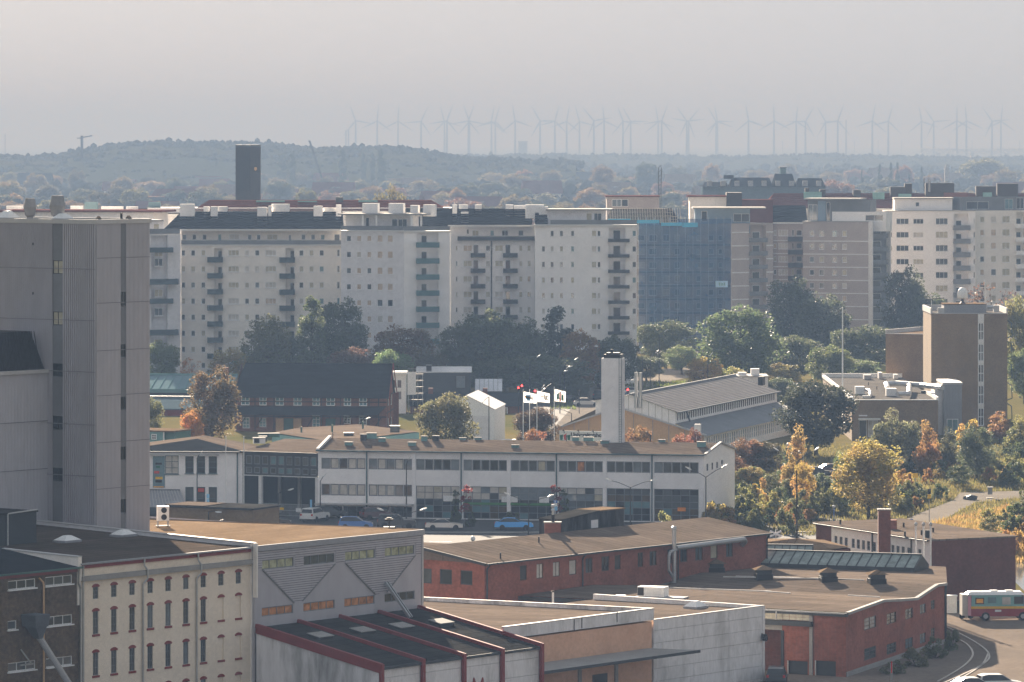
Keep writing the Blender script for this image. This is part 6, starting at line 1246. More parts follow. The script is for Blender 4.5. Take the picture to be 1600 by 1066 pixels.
q = thing('scaffold', 'tall facade scaffold wrapped in translucent blue netting', 'scaffold', tuple(f.A + f.n * -1.6) + (0,), f.rz)
for i in range(13): x = f.u(998 + i * 12.1, -1.6); MB().tube((x, 0, 0), (x, 0, zt + 1.4), .06, n=6).build('standard', 'galv', q)
for i in range(11): z = f.z(1065, 383 + 21.2 * i); (MB().box(f.u(998, -1.6), f.u(1144, -1.6), .05, 1.2, z - .15, z + .2).build('plank_deck', 'metal_dark', q) if z > .5 else None)
for i in range(12):
    a = 998 + i * 12.1; zn = zt + (.2 if i < 5 else 1.1) ; z0_ = 0.5
    k = MB(); n = 20
    for j in range(n): za_, zb_ = z0_ + (zn - z0_) * j / n, z0_ + (zn - z0_) * (j + 1) / n; k.quad((f.u(a, -1.6), -.1 - .06 * (j % 2), za_), (f.u(a + 12.1, -1.6) - .03, -.1 - .06 * (j % 2), za_), (f.u(a + 12.1, -1.6) - .03, -.1 - .06 * ((j + 1) % 2), zb_), (f.u(a, -1.6), -.1 - .06 * ((j + 1) % 2), zb_))
    k.build('netting', 'net_blue', q)
for a, b, y0_, y1 in ((950, 985, 342, 348), (985, 1030, 344, 349), (1033, 1068, 348, 353), (1066, 1090, 348, 355)): MB().box(f.u(a, -1.7), f.u(b, -1.7), -.5, -.3, f.z(1020, y1, -1.7), f.z(1020, y0_, -1.7)).build('blue_sheet', 'blue_sheet', q)
sg = MB().box(f.u(1118, -1.7), f.u(1137, -1.7), -.35, -.25, f.z(1127, 449, -1.7), f.z(1127, 439, -1.7)).build('banner', 'banner_blue', q)
for i, dx in enumerate((0, .5, 1.0)): MB().box(f.u(1123, -1.7) + dx, f.u(1123, -1.7) + dx + .36, -.38, -.36, f.z(1127, 446.5, -1.7), f.z(1127, 441.5, -1.7) - .1 * (i == 1)).build('printed_mark', 'teal_metal', sg)
rF = [363 + 21. * i for i in range(10)]
f, r, zt = apt('apartment_block', 'rose brick bay with white floor lines and grey glazed balconies beside the scaffold', (1143.5, 1080), (1208, 1086), 349, 'brick_rose', [], rF, 1175, recess=((1170.5, 1197, 352, 640),),
               balc=((1170.5, 1197.5, 372, 20.9, 10, 7, .4, 'frame_grey'),), bands=[(363 + 20.9 * i, a, b) for i in range(9) for a, b in ((1144, 1170), (1197.5, 1208))], extra=((1180, 1192, 1),))
f, r, zt = apt('apartment_block', 'recessed rose brick block with dark balconies under a dark roof', (1208.2, 1112), (1255, 1112), 350, 'brick_rose', [(1209, 1213, 8, PC), (1216.5, 1231, 9.5, {'glass_pale': 2, 'glass_mid': 1}), (1237, 1241, 10), (1244, 1253, 9)], [364 + 20.4 * i for i in range(10)], 1230,
               balc=((1231.5, 1254.5, 370, 20.4, 9, 7.5, 1.2, 'metal_dark'),), bands=[(376 + 20.4 * i, 1208.5, 1231) for i in range(8)])
slope_roof(f, r, 1172, 1262, 348, 321, 1230, 8)
rG = [365 + 20.35 * i for i in range(10)]
f, r, zt = apt('apartment_block', 'plain rose brick apartment block with white floor lines and square windows', (1254.5, 1101), (1357, 1097), 347, 'brick_rose', [(1265, 1272, 8.5), (1280, 1287.5, 8.5), (1300.5, 1307.5, 8.5), (1316, 1323, 8.5, PC)], rG, 1300, bands=[(377 + 20.35 * i, 1254.7, 1357) for i in range(9)])
MB().box(-.1, f.L + .1, -.2, 12, zt, zt + .15).build('roof_edge', 'concrete', r)
pent(f, r, 1262, 1360, 312, 347, 3., 'frame_grey', 1300, [(1263, 1277, 320, 345), (1291, 1297, 316, 345)], cap=(1258, 1345, 1.5)); box_on(f, r, 1278, 1290, 314, 345, 2.7, 'blue_panel', 'lift_shaft', 2.); pent(f, r, 1300, 1385, 331, 347, 1.5, 'render_white', 1340, [(1352, 1380, 336, 345)])
f, r, zt = apt('apartment_block', 'narrow stack of glass fronted balconies on the corner of the rose brick block', (1357.2, 1097), (1386, 1102), 346, 'frame_grey', [], rG, 1370, balc=((1358, 1381, 361 + 4, 20.4, 10, 7.5, 1.0, 'frame_grey'),), extra=((1362, 1376, 1),)); MB().box(f.L - .3, f.L, -1.1, .0, 0, zt).build('fin', 'white_paint', r); MB().box(-.1, .15, -1.1, .0, 0, zt).build('fin', 'white_paint', r)
rH = [346 + 21. * i for i in range(9)]
f, r, zt = apt('apartment_block', 'white apartment block behind the brown tower with dark recessed balconies', (1386, 1150), (1524, 1150), 330, 'render_white', [(1388, 1394, 8, PC), (1400.5, 1420, 9), (1427, 1443, 8), (1462, 1481, 10), (1521, 1523.5, 9)], rH, 1440, recess=((1490, 1513, 334, 600),), balc=((1489.5, 1515.5, 352, 21, 8, 8, 1.0, 'frame_grey'),), extra=((1494, 1503, 1),))
pent(f, r, 1398, 1488, 311, 330, 3., 'render_white', 1440, [(1430.5, 1436.5, 316, 323)], cap=(1397, 1490, .5)); MB().box(-.1, f.L, -.2, 8, zt, zt + .12).build('roof_edge', 'concrete', r)
f, r, zt = apt('apartment_block', 'cream apartment block at the right edge with pale balconies', (1524.3, 1152), (1660, 1158), 329, 'render_cream', [(1531.5, 1538, 9, PC), (1548.5, 1556.5, 10, PC), (1566, 1578, 10.5, {'glass_cream': 1})], [343 + 20.6 * i for i in range(9)], 1560, recess=((1588, 1602, 332, 600),), balc=((1586, 1612, 350, 21, 8, 7, 1.0, 'render_white'),), extra=((1590, 1598, 1),))
pent(f, r, 1500, 1640, 308, 329, 3., 'frame_grey', 1560, [(1510, 1545, 315, 327), (1570, 1583, 311, 327), (1588, 1600, 309, 327)], panes={'glass_dark': 2, 'glass_teal': 1, 'glass_cream': .6})
# roofs and chimneys of the blocks behind
f = Fr(XY(1190, 1210), B=XY(1660, 1210)); r = f.root('red_roofed_block', 'long dark red roofed block rising behind the right-hand apartments', 'building')
MB().box(0, f.L, 1, 13, 0, f.z(1400, 325)).build('wall', 'render_grey', r); slope_roof(f, r, 1192, 1650, 326, 302, 1400, 7, 'roof_red', hipl=3)
for a, b, c, d in ((1391, 1413, 292, 300), (1413.5, 1425, 287, 300), (1446, 1491, 286, 300), (1525, 1556, 291, 303), (1558, 1591, 287, 303), (1258, 1264, 294, 300), (1281, 1290, 296, 300), (1333, 1345, 297, 302)): box_on(f, r, a, b, c, d, 5, 'tower_brick', 'chimney', 1.5, ref=1400)
for a, b, c in ((1256, 1284, 300), (1364, 1382, 301), (1404, 1424, 303), (1475, 1512, 301), (1536, 1550, 301)): box_on(f, r, a, b, c, 306, 4, 'roof_red' if a % 4 else 'teal_metal', 'roof_box', 1.)
mb = MB(); x = f.u(1444, 5); mb.tube((x, 5, f.z(1400, 300, 5)), (x, 5, f.z(1400, 279, 5)), .1, n=5); mb.build('aerial', 'metal_dark', r); x = f.u(1452, 5); MB().tube((x, 5, f.z(1400, 300, 5)), (x, 5, f.z(1400, 281, 5)), .25, n=6).build('aerial', 'metal_grey', r)
f = Fr(XY(230, 1015), B=XY(705, 1015)); r = f.root('red_roofed_block', 'low dark red roof ridge running behind the left-hand apartments', 'building')
MB().box(0, f.L, 1, 12, 0, f.z(450, 325)).build('wall', 'render_grey', r); slope_roof(f, r, 300, 700, 330, 312.5, 450, 7, 'roof_red', hipl=3, hipr=3.5); slope_roof(f, r, 200, 300, 335, 326, 240, 6, 'felt_dark')
for a, b, c in ((400, 445, 313.5), (465, 495, 314), (525, 536, 308), (560, 590, 313)): box_on(f, r, a, b, c, 318, 5.5, 'teal_metal' if a != 525 else 'metal_dark', 'roof_box', 1., ref=450)
for a, b, c in ((110, 130, 322), (132, 152, 316), (158, 192, 323), (197, 215, 323), (232, 250, 316), (10, 35, 322)): box_on(f, r, a, b, c, 330, 3, 'render_grey' if a not in (132, 232) else 'teal_roof', 'roof_box', 2., ref=240)
f = Fr(XY(0, 990), B=XY(240, 985)); r = f.root('silo_side_block', 'grey apartment block with flat roof edge peeping out right of the silo top', 'building'); MB().box(0, f.L, 0, 12, 0, f.z(180, 332)).build('wall', 'render_grey', r); MB().box(-.3, f.u(253), -.5, 12, f.z(180, 332) + .003, f.z(180, 332) + .4).build('roof', 'roof_red', r)
f = Fr(XY(945, 1110), B=XY(1210, 1110)); r = f.root('rear_flat_block', 'brown flat topped rear block behind the battened roof', 'building')
MB().box(f.u(948), f.u(1030), 0, 9, 0, f.z(990, 308)).build('wall', 'brick_rose', r); MB().box(f.u(946), f.u(1031), -.4, 9, f.z(990, 308) + .003, f.z(990, 306)).build('roof', 'roof_red', r)
window(r, (f.u(956), -.08, f.z(960, 323)), 0, 2.2, 1.6, 2, 1, 'frame_white', 'glass_sky', .1); window(r, (f.u(970), -.08, f.z(960, 323)), 0, 1.6, 1.6, 1, 1, 'frame_white', 'glass_dark', .1)
MB().box(f.u(1078), f.u(1140), 0, 8, 0, f.z(1100, 308)).build('wall', 'render_cream', r); MB().box(f.u(1074), f.u(1142), -.6, 8, f.z(1100, 308) + .003, f.z(1100, 305.5)).build('roof', 'roof_red', r); MB().box(f.u(1135), f.u(1159), -.8, 4, f.z(1150, 330), f.z(1150, 301)).build('lift_tower', 'tower_brick', r); MB().box(f.u(1159), f.u(1208), 1, 8, 0, f.z(1180, 312)).build('wall', 'roof_red', r)
p = XY(1031, 1120); q = thing('radio_mast', 'thin dark lattice radio mast above the flat roofs', 'mast', (p.x, p.y, 0)); zz = H - (262 - Y0) * 1120 / F
for dx in (-.3, .35): MB().tube((dx * .6, 0, 30), (dx, 0, zz), .09, n=5).build('pole', 'metal_dark', q)
mb = MB()
for i in range(7): mb.tube((-.3, 0, zz - 6 + i), (.35, 0, zz - 5.5 + i), .05, n=4)
mb.build('lattice', 'metal_dark', q); MB().tube((.0, 0, 10), (0, 0, 30), .2, n=6).build('base_pole', 'metal_dark', q)
# dark tower slab
f = Fr(XY(368, 1290), B=XY(405.5, 1290)); r = f.root('dark_tower', 'lone dark square water-tower-like slab rising above the apartment roofs', 'tower'); zt = f.z(385, 229.5)
hs_ = [(.5 + k * .55, .8 + k * .55, zt - 1.5 - i * 1.0, zt - .9 - i * 1.0) for i in range(10) for k in range(6)]
m = MB(); facade(m, front()[0], 0, f.L * .62, 0, zt, hs_, .3); m.quad((f.L * .62, 0, 0), (f.L, 2.5, 0), (f.L, 2.5, zt), (f.L * .62, 0, zt)); rect_wall(m, f.L, 6, 0, zt, 'bl'); m.quad((f.L, 2.5, 0), (f.L, 6, 0), (f.L, 6, zt), (f.L, 2.5, zt)); m.build('wall', 'tower_brick', r)
MB().prism([(0, 0), (f.L * .62, 0), (f.L, 2.5), (f.L, 6), (0, 6)], zt + .003, zt + .5).build('roof', 'metal_dark', r); ck = MB().lathe([(.45, -.05), (.45, .05)], (0, 0, 0), 16).build('clock', 'peach_panel', r, loc=(f.L * .82, 1.2, f.z(395, 264)))
ck.rotation_euler = (PI / 2, 0, .6)
# ================================================================== trees and plants
rng = np.random.default_rng(11)
def leaf_mat():
    m = bpy.data.materials.new('leaves'); n, l, b = nodes_of(m)
    oi = n.new('ShaderNodeObjectInfo'); g = n.new('ShaderNodeNewGeometry')
    nz = n.new('ShaderNodeTexNoise'); nz.inputs['Scale'].default_value = .45; nz.inputs['Detail'].default_value = 3; l.new(g.outputs['Position'], nz.inputs['Vector'])
    hsv = n.new('ShaderNodeHueSaturation'); l.new(oi.outputs['Color'], hsv.inputs['Color'])
    h = n.new('ShaderNodeMapRange'); h.inputs[1].default_value = .3; h.inputs[2].default_value = .7; h.inputs[3].default_value = .475; h.inputs[4].default_value = .53; l.new(nz.outputs[0], h.inputs[0]); l.new(h.outputs[0], hsv.inputs['Hue'])
    v = n.new('ShaderNodeMapRange'); v.inputs[3].default_value = .68; v.inputs[4].default_value = 1.32; l.new(g.outputs['Random Per Island'], v.inputs[0]); l.new(v.outputs[0], hsv.inputs['Value'])
    l.new(hsv.outputs[0], b.inputs['Base Color']); b.inputs['Roughness'].default_value = .6; b.inputs['Specular IOR Level'].default_value = .25
    t = n.new('ShaderNodeBsdfTranslucent'); l.new(hsv.outputs[0], t.inputs['Color']); mx = n.new('ShaderNodeMixShader'); mx.inputs[0].default_value = .5
    l.new(b.outputs[0], mx.inputs[1]); l.new(t.outputs[0], mx.inputs[2]); l.new(mx.outputs[0], n['Material Output'].inputs['Surface']); MATS['leaves'] = m
leaf_mat()
mk('far_canopy', (.055, .055, .035), 1., .3, .03, spec=0., fine=.1)
def np_mesh(name, V, Fq, mat):
    m = bpy.data.meshes.new(name); nv, nf, k = len(V), len(Fq), Fq.shape[1]
    m.vertices.add(nv); m.vertices.foreach_set('co', np.ascontiguousarray(V, dtype=np.float32).ravel()); m.loops.add(nf * k); m.loops.foreach_set('vertex_index', np.ascontiguousarray(Fq, dtype=np.int32).ravel())
    m.polygons.add(nf); m.polygons.foreach_set('loop_start', np.arange(0, nf * k, k, dtype=np.int32)); m.update(calc_edges=True); m.validate(); m.materials.append(MATS[mat]); return m
def quads(C, size, up=.35):
    n = len(C); a = rng.normal(size=(n, 3)); a[:, 2] *= .6; a /= np.linalg.norm(a, axis=1)[:, None]; b = rng.normal(size=(n, 3)); b -= (b * a).sum(1)[:, None] * a; b /= np.linalg.norm(b, axis=1)[:, None]
    s = size * rng.uniform(.6, 1.35, n)[:, None]; a = a * s; b = b * s * .62
    V = np.stack([C - a, C + b * .9, C + a, C - b * .9], 1).reshape(-1, 3); return V, np.arange(4 * n).reshape(-1, 4)
def crown_pts(kind, N, clumps, rx, rz, cz, jit=.2):
    """leaf positions gathered in clumps that fill an envelope; gaps stay between the clumps"""
    P = []; cen = []
    tries = 0
    while len(cen) < clumps and tries < 9000:
        tries += 1
        q = rng.uniform(-1, 1, 3); t = (q[2] + 1) / 2; rad = math.hypot(q[0], q[1])
        if kind == 'round': lim = math.sqrt(max(0, 1 - q[2] ** 2)) * (1 if q[2] > -.3 else .85)
        elif kind == 'cone': lim = (1 - t) ** .75 * 1.05 if t > .18 else .55 + t * 2.3
        elif kind == 'poplar': lim = math.sin(PI * (t * .9 + .06)) ** .6
        elif kind == 'dome': lim = math.sqrt(max(0, 1 - max(0, q[2]) ** 2)); 
        else: lim = math.sqrt(max(0, 1 - abs(q[2]) ** 2.6))
        if rad > lim or rad < lim * .30 * (rng.random() > .3): continue
        cen.append((q[0] * rx, q[1] * rx, cz + q[2] * rz))
    cen = np.array(cen); k = len(cen); cr = (rx * rx * rz) ** (1 / 3) * rng.uniform(.17, .34, k)
    idx = rng.integers(0, k, N); d = rng.normal(size=(N, 3)); d /= np.linalg.norm(d, axis=1)[:, None]; rr = rng.uniform(.55, 1.05, N) ** .8
    off = d * (cr[idx] * rr)[:, None]; off[:, 2] *= .8
    return cen[idx] + off, cen
PROTO = {}
def proto(key, kind, N, clumps, rx, rz, cz, leaf, trunk_r, seed, droop=0.):
    global rng
    rng = np.random.default_rng(seed); C, cen = crown_pts(kind, N, clumps, rx, rz, cz)
    if droop: C[:, 2] -= droop * (np.hypot(C[:, 0], C[:, 1]) / rx) ** 2
    if cz - rz < .3: C[:, 2] = np.maximum(C[:, 2], .08)
    V, Fq = quads(C, leaf)
    if droop: V = V.reshape(-1, 4, 3); V[:, 2, 2] -= leaf * .8; V = V.reshape(-1, 3)
    cm = np_mesh('crown', V, Fq, 'leaves'); mb = MB(); top = cz + rz * .45
    if trunk_r:
        pts = [(0, 0, -.3), (.1, .05, cz * .35), (-.06, .1, cz * .8), (.05, 0, top)]
        for i in range(3): mb.tube(pts[i], pts[i + 1], trunk_r * (1 - .28 * i), trunk_r * (1 - .28 * (i + 1)), 7)
        for j in range(0, len(cen), max(1, len(cen) // 16)):
            c = cen[j]; z0 = max(cz * .3, min(top * .8, c[2] - rx * .5)); mb.tube((0, 0, z0), tuple(c), trunk_r * .35, trunk_r * .08, 5)
    else:
        for j in range(0, len(cen), max(1, len(cen) // 10)): mb.tube((0, 0, 0), tuple(cen[j]), .04, .015, 4)
    tm = mb.mesh('trunk'); tm.materials.append(MATS['bark']); PROTO[key] = (cm, tm, 2 * rx * 1.12, cz + rz * 1.06)
proto('round1', 'round', 15000, 130, 5.2, 4.6, 6.6, .21, .32, 1); proto('round2', 'round', 15000, 110, 5.2, 5.2, 7.0, .22, .34, 2); proto('round3', 'oval', 14000, 115, 4.6, 5.6, 7.2, .21, .30, 3)
proto('poplar', 'poplar', 9000, 90, 2.2, 7.2, 8.6, .19, .25, 4); proto('cone', 'cone', 9500, 85, 2.7, 4.2, 5.0, .16, .14, 5); proto('cone2', 'cone', 7000, 70, 2.4, 3.6, 4.6, .145, .12, 6)
proto('young', 'oval', 6000, 62, 2.2, 2.9, 4.4, .13, .10, 7); proto('willow', 'dome', 10000, 80, 3.8, 2.6, 4.2, .17, .25, 8, droop=1.4); proto('shrub1', 'dome', 2600, 36, 1.6, 1.2, 1.15, .13, 0, 9); proto('shrub2', 'dome', 2600, 26, 1.7, 1.5, 1.3, .14, 0, 10)
proto('sparse', 'oval', 900, 40, 2.0, 2.6, 4.2, .13, .09, 12); proto('slim', 'poplar', 420, 16, .7, 2.6, 3.4, .15, .05, 13)
REG = {}
def desat(col, k, f=.22):
    g = sum(col) / 3; return tuple(min(.5, (c * (1 - f) + g * f) * k) for c in col)
def cname(c):
    r, g, b = c
    if r > g * 1.9: return 'orange-red' if r > .2 else 'rusty'
    if r > g * 1.25: return 'golden' if r > .19 else 'brownish'
    return 'dark green' if r + g < .10 else ('olive' if r > g * .85 else 'green')
def reg(o, base, px): REG.setdefault(base, []).append((px, o))
def plant(key, px, py, wpx, Y, col, label, cat='tree', group=None, name=None, base=0., rot=None, single=False):
    cm, tm, w0, h0 = PROTO[key]; x = (px - 800) * Y / F; h = H - (py - Y0) * Y / F - base; sw = wpx * Y / F / w0; sh = h / h0
    nm = name or ('shrub' if key.startswith('shrub') else 'tree')
    if single:
        r = tag(link(nm, cm, None, (x, Y, base), R.uniform(0, 6.28)), label, cat, group); r.scale = (sw, sw, sh); r.color = (*desat(col, 1.4), 1); return r
    r = thing(nm, label, cat, (x, Y, base), R.uniform(0, 6.28) if rot is None else rot, group); r.scale = (sw, sw, sh)
    col = desat(col, 2.0 if col[1] > col[0] * .9 else 1.5); c = link('crown', cm, r); c.color = (*col, 1); link('trunk' if not key.startswith('shrub') else 'stems', tm, r); return r
DG, GR, OL, YG = (.050, .062, .028), (.075, .098, .034), (.10, .105, .032), (.18, .17, .035)
YE, OR, RU, RD, BR = (.33, .21, .03), (.33, .13, .022), (.15, .062, .022), (.20, .03, .025), (.095, .06, .03)
GA = 'trees in front of the apartment row'
A_ = [('round1', 252, 533, 62, 905, GR, 'soft green tree at the silo edge before the apartments'), ('young', 356, 543, 62, 900, (.22, .16, .04), 'thin yellow-brown tree beside the timbered roof chimney'), ('sparse', 300, 556, 40, 910, OR, 'sparse orange tree left of the yellow-brown one'),
 ('round3', 418, 492, 84, 915, (.085, .085, .03), 'olive yellow tree before the left balconies'), ('poplar', 486, 462, 44, 905, (.055, .07, .028), 'tall dark poplar-like tree before the cream block'), ('round2', 533, 468, 92, 925, DG, 'broad dark green tree right of the poplar-like tree'),
 ('round1', 452, 520, 70, 930, DG, 'dark low tree behind the poplar-like tree'), ('round1', 548, 542, 74, 895, (.10, .055, .035), 'reddish brown low tree below the dark green tree'), ('round2', 628, 510, 112, 915, (.12, .068, .028), 'wide rust brown tree before the teal balconies'), ('round1', 612, 546, 74, 885, (.07, .105, .035), 'bright green low tree behind the timbered house'),
 ('round3', 672, 548, 70, 900, (.08, .065, .03), 'brownish tree between rust tree and big dark tree'), ('round2', 716, 505, 76, 910, (.05, .055, .025), 'olive dark tree left of the big dark tree'), ('round1', 762, 485, 124, 915, DG, 'very broad dark green tree in the centre'), ('round3', 815, 497, 80, 920, DG, 'dark tree right of the broad central tree'),
 ('cone', 872, 466, 92, 925, (.034, .045, .028), 'dark pointed conifer-like tree before the white block'), ('round2', 905, 516, 70, 905, (.17, .095, .03), 'orange-brown tree left of the tower chimney'), ('round1', 962, 524, 92, 925, DG, 'dark round tree behind the tower chimney'), ('round1', 850, 555, 150, 895, DG, 'low dark tree mass above the flags'),
 ('round3', 770, 560, 90, 900, (.045, .055, .022), 'low olive tree behind the sheet roofed shed'), ('round1', 690, 572, 70, 905, GR, 'low green tree behind the black boarded house'), ('round1', 1040, 500, 100, 1010, DG, 'dark tree before the blue netting'), ('round2', 1157, 479, 140, 930, (.055, .078, .03), 'big green domed tree right of the netting'),
 ('young', 1100, 557, 60, 880, (.26, .16, .03), 'small yellow-orange tree by the bend in the road'), ('young', 1140, 572, 52, 885, YG, 'small yellow-green tree right of the yellow-orange one'), ('round3', 1236, 432, 84, 1050, (.045, .058, .032), 'tall dark tree before the dark balconies'), ('round2', 1287, 462, 92, 1040, (.045, .056, .03), 'dark tree before the rose brick block'), ('round1', 1245, 524, 92, 960, (.05, .06, .024), 'olive green tree left of the flagpole'),
 ('round1', 1298, 540, 84, 930, (.07, .085, .026), 'light green tree left of the flagpole foot'), ('round1', 1350, 508, 110, 965, DG, 'dark tree between flagpole and brown tower'), ('young', 1222, 566, 60, 900, (.16, .13, .03), 'yellowish low tree behind the pale roof house'), ('round3', 1412, 416, 74, 1085, (.05, .06, .034), 'dark rounded tree left of the white block'), ('round2', 1452, 460, 74, 1080, DG, 'dark tree hidden behind the brown side block'),
 ('sparse', 1550, 436, 82, 1000, (.09, .05, .035), 'bare reddish tree behind the roof dome'), ('round1', 1594, 462, 66, 900, (.11, .105, .03), 'yellow-green tree right of the brown tower'), ('round1', 1600, 545, 60, 880, GR, 'green tree at the right edge by the tower'), ('round1', 1215, 590, 70, 880, DG, 'dark tree behind the clerestory hall end')]
for k, px, py, wd, Y, c, lb in A_: plant(k, px, py, wd, Y, c, lb, group=GA)
for i, (px, py, wd, Y, c) in enumerate(((395, 548, 80, 938, GR), (440, 552, 84, 935, OL), (500, 545, 84, 940, DG), (575, 556, 80, 936, DG), (650, 552, 84, 938, GR), (735, 548, 90, 940, DG), (790, 545, 90, 940, GR), (880, 552, 84, 936, DG), (935, 556, 80, 935, OL), (1010, 556, 70, 960, DG), (1065, 540, 60, 985, GR), (1190, 540, 80, 960, DG), (1330, 560, 90, 940, GR))):
    plant(('round1', 'round2', 'round3')[i % 3], px, py, wd, Y, c, f'{ordn(i)} from the left of the low background trees at the apartment feet', group='low trees at the apartment feet')
GB = 'trees among the midground buildings'
B_ = [('round3', 331, 573, 88, 745, (.095, .062, .026), 'rust coloured egg-shaped tree left of the timbered house'), ('round1', 236, 622, 40, 760, (.09, .09, .03), 'yellowing tree at the silo edge by the red shed'), ('round3', 300, 640, 40, 735, OR, 'orange shrub-like tree at the foot of the rust tree'), ('round1', 697, 614, 104, 705, (.075, .07, .03), 'olive tree in front of the white tent'), ('round1', 838, 636, 76, 735, (.075, .05, .03), 'dark reddish tree behind the flagpoles'),
 ('round1', 1275, 594, 138, 740, (.022, .026, .016), 'large nearly black tree left of the ducted roof'), ('cone2', 1246, 657, 56, 645, (.24, .15, .035), 'golden young tree on the bank left of the parked cars'), ('round3', 1357, 684, 112, 618, (.24, .18, .03), 'broad golden tree in the right foreground scrub'), ('willow', 1402, 640, 100, 715, (.10, .10, .045), 'soft grey-green willow before the low brown block'), ('cone2', 1448, 652, 50, 700, (.24, .12, .03), 'slender orange tree right of the willow'),
 ('cone2', 1482, 664, 46, 705, (.05, .05, .022), 'dark tree with orange rim before the grey wing'), ('round3', 1526, 664, 60, 690, DG, 'dark green tree below the brown tower'), ('cone2', 1562, 640, 58, 770, (.25, .12, .03), 'bright orange tree right of the tower foot'), ('cone2', 1594, 645, 50, 740, (.13, .12, .03), 'green-gold tree at the right edge'), ('round3', 1168, 684, 64, 690, (.15, .072, .03), 'orange-red tree beyond the showroom gable'),
 ('young', 1140, 706, 60, 668, (.12, .065, .03), 'russet tree right behind the showroom gable'), ('round1', 1195, 690, 60, 690, (.06, .05, .025), 'dull brown tree left of the large dark tree'), ('young', 998, 664, 44, 690, (.17, .085, .03), 'orange bush-like tree right of the tower chimney'), ('young', 1066, 676, 36, 690, (.20, .08, .03), 'small orange tree before the peach gable'), ('young', 1083, 668, 30, 695, (.13, .05, .03), 'small red tree left of the white hall chimney'), ('young', 836, 668, 44, 690, (.20, .09, .03), 'orange bush behind the showroom roof by the flagpoles'),
 ('slim', 728, 748, 20, 606, RD, 'slim red-leaved street tree before the showroom'), ('slim', 712, 757, 16, 608, DG, 'slim dark street tree next to the red one'), ('slim', 869, 748, 20, 606, (.15, .03, .03), 'slim dark red street tree by the parking signs'), ('slim', 882, 756, 16, 607, DG, 'slim dark street tree right of the dark red one'),
 ('round3', 905, 590, 40, 890, DG, 'small dark roundel tree by the traffic lights'), ('young', 1255, 720, 40, 625, (.30, .19, .03), 'small golden tree in the lower scrub'), ('cone2', 1310, 700, 30, 640, GR, 'small green tree left of the broad golden tree')]
for k, px, py, wd, Y, c, lb in B_: plant(k, px, py, wd, Y, c, lb, group=GB)
# scrub on the waste ground at the right: many look-alike shrubs
cols = [DG, GR, GR, OL, OL, YG, (.05, .07, .025), (.10, .11, .035), (.07, .085, .03), YE, (.22, .16, .035), (.24, .12, .03)]
def road(a, b):
    P = PATH_L + PATH_R[::-1]; c = False; j = len(P) - 1
    for i in range(len(P)):
        if (P[i][1] > b) != (P[j][1] > b) and a < (P[j][0] - P[i][0]) * (b - P[i][1]) / (P[j][1] - P[i][1]) + P[i][0]: c = not c
        j = i
    return c
def scrub(n, x0, x1, y0_, y1, wmin, wmax, label, group, skip=None):
    k = 0; tries = 0
    while k < n and tries < n * 20:
        tries += 1
        px, py = R.uniform(x0, x1), R.uniform(y0_, y1)
        if (skip and skip(px, py)) or road(px, py) or road(px + 12, py + 4): continue
        Y = gY(py); X = (px - 800) * Y / F; b = max(0, bank_z(X, Y) - .35); wd = R.uniform(wmin, wmax); key = R.choice(['shrub1', 'shrub2', 'shrub1', 'shrub2', 'young'])
        hp = wd * R.uniform(.6, 1.15); cc = R.choice(cols); o = plant(key, px, py - hp - b * F / Y, wd, Y, cc, label, 'shrub', group, 'shrub', base=b, single=True); k += 1; reg(o, f'{cname(cc)} {label}', px)
scrub(62, 1112, 1260, 752, 838, 22, 48, 'shrub in the scrub right of the showroom', 'scrub right of the showroom')
scrub(50, 1235, 1430, 765, 828, 20, 44, 'shrub in the scrub around the broad golden tree', 'scrub around the golden tree', lambda a, b: b > 815 and a > 1270)
scrub(54, 1400, 1600, 700, 768, 20, 46, 'shrub on the rough slope below the brown tower', 'scrub below the tower')
scrub(10, 1400, 1470, 770, 800, 18, 36, 'shrub along the left side of the pale path', 'scrub beside the path')
scrub(16, 1540, 1640, 800, 872, 26, 52, 'shrub on the shaded grass bank at right edge', 'scrub on the grass bank')
scrub(6, 1225, 1300, 716, 730, 20, 34, 'shrub behind the parked cars', 'shrubs behind the parked cars')
scrub(8, 1330, 1400, 724, 745, 20, 34, 'shrub between the golden tree and the willow', 'shrubs below the willow')
for i, (px, py, wd, Y, c, lb) in enumerate(((1045, 797, 52, 570, (.14, .14, .04), 'yellow-green bush behind the workshop roof'), (1487, 984, 30, 463, (.085, .095, .04), 'dark weed bush at the depot corner by the rails'), (1462, 994, 40, 456, (.08, .09, .04), 'dark weed clump along the depot side wall'), (1430, 1012, 46, 449, (.10, .095, .045), 'straggly weed clump below the depot windows'), (1395, 1030, 44, 443, (.085, .09, .04), 'low weed clump near the depot front corner'), (712, 797, 22, 607, DG, 'dark clipped bush by the showroom entrance'), (735, 799, 18, 607, DG, 'second dark clipped bush by the showroom entrance'), (800, 800, 30, 607, DG, 'dark bush behind the blue coupe'))):
    plant('shrub1' if i % 2 else 'shrub2', px, py, wd, Y, c, lb, 'shrub')
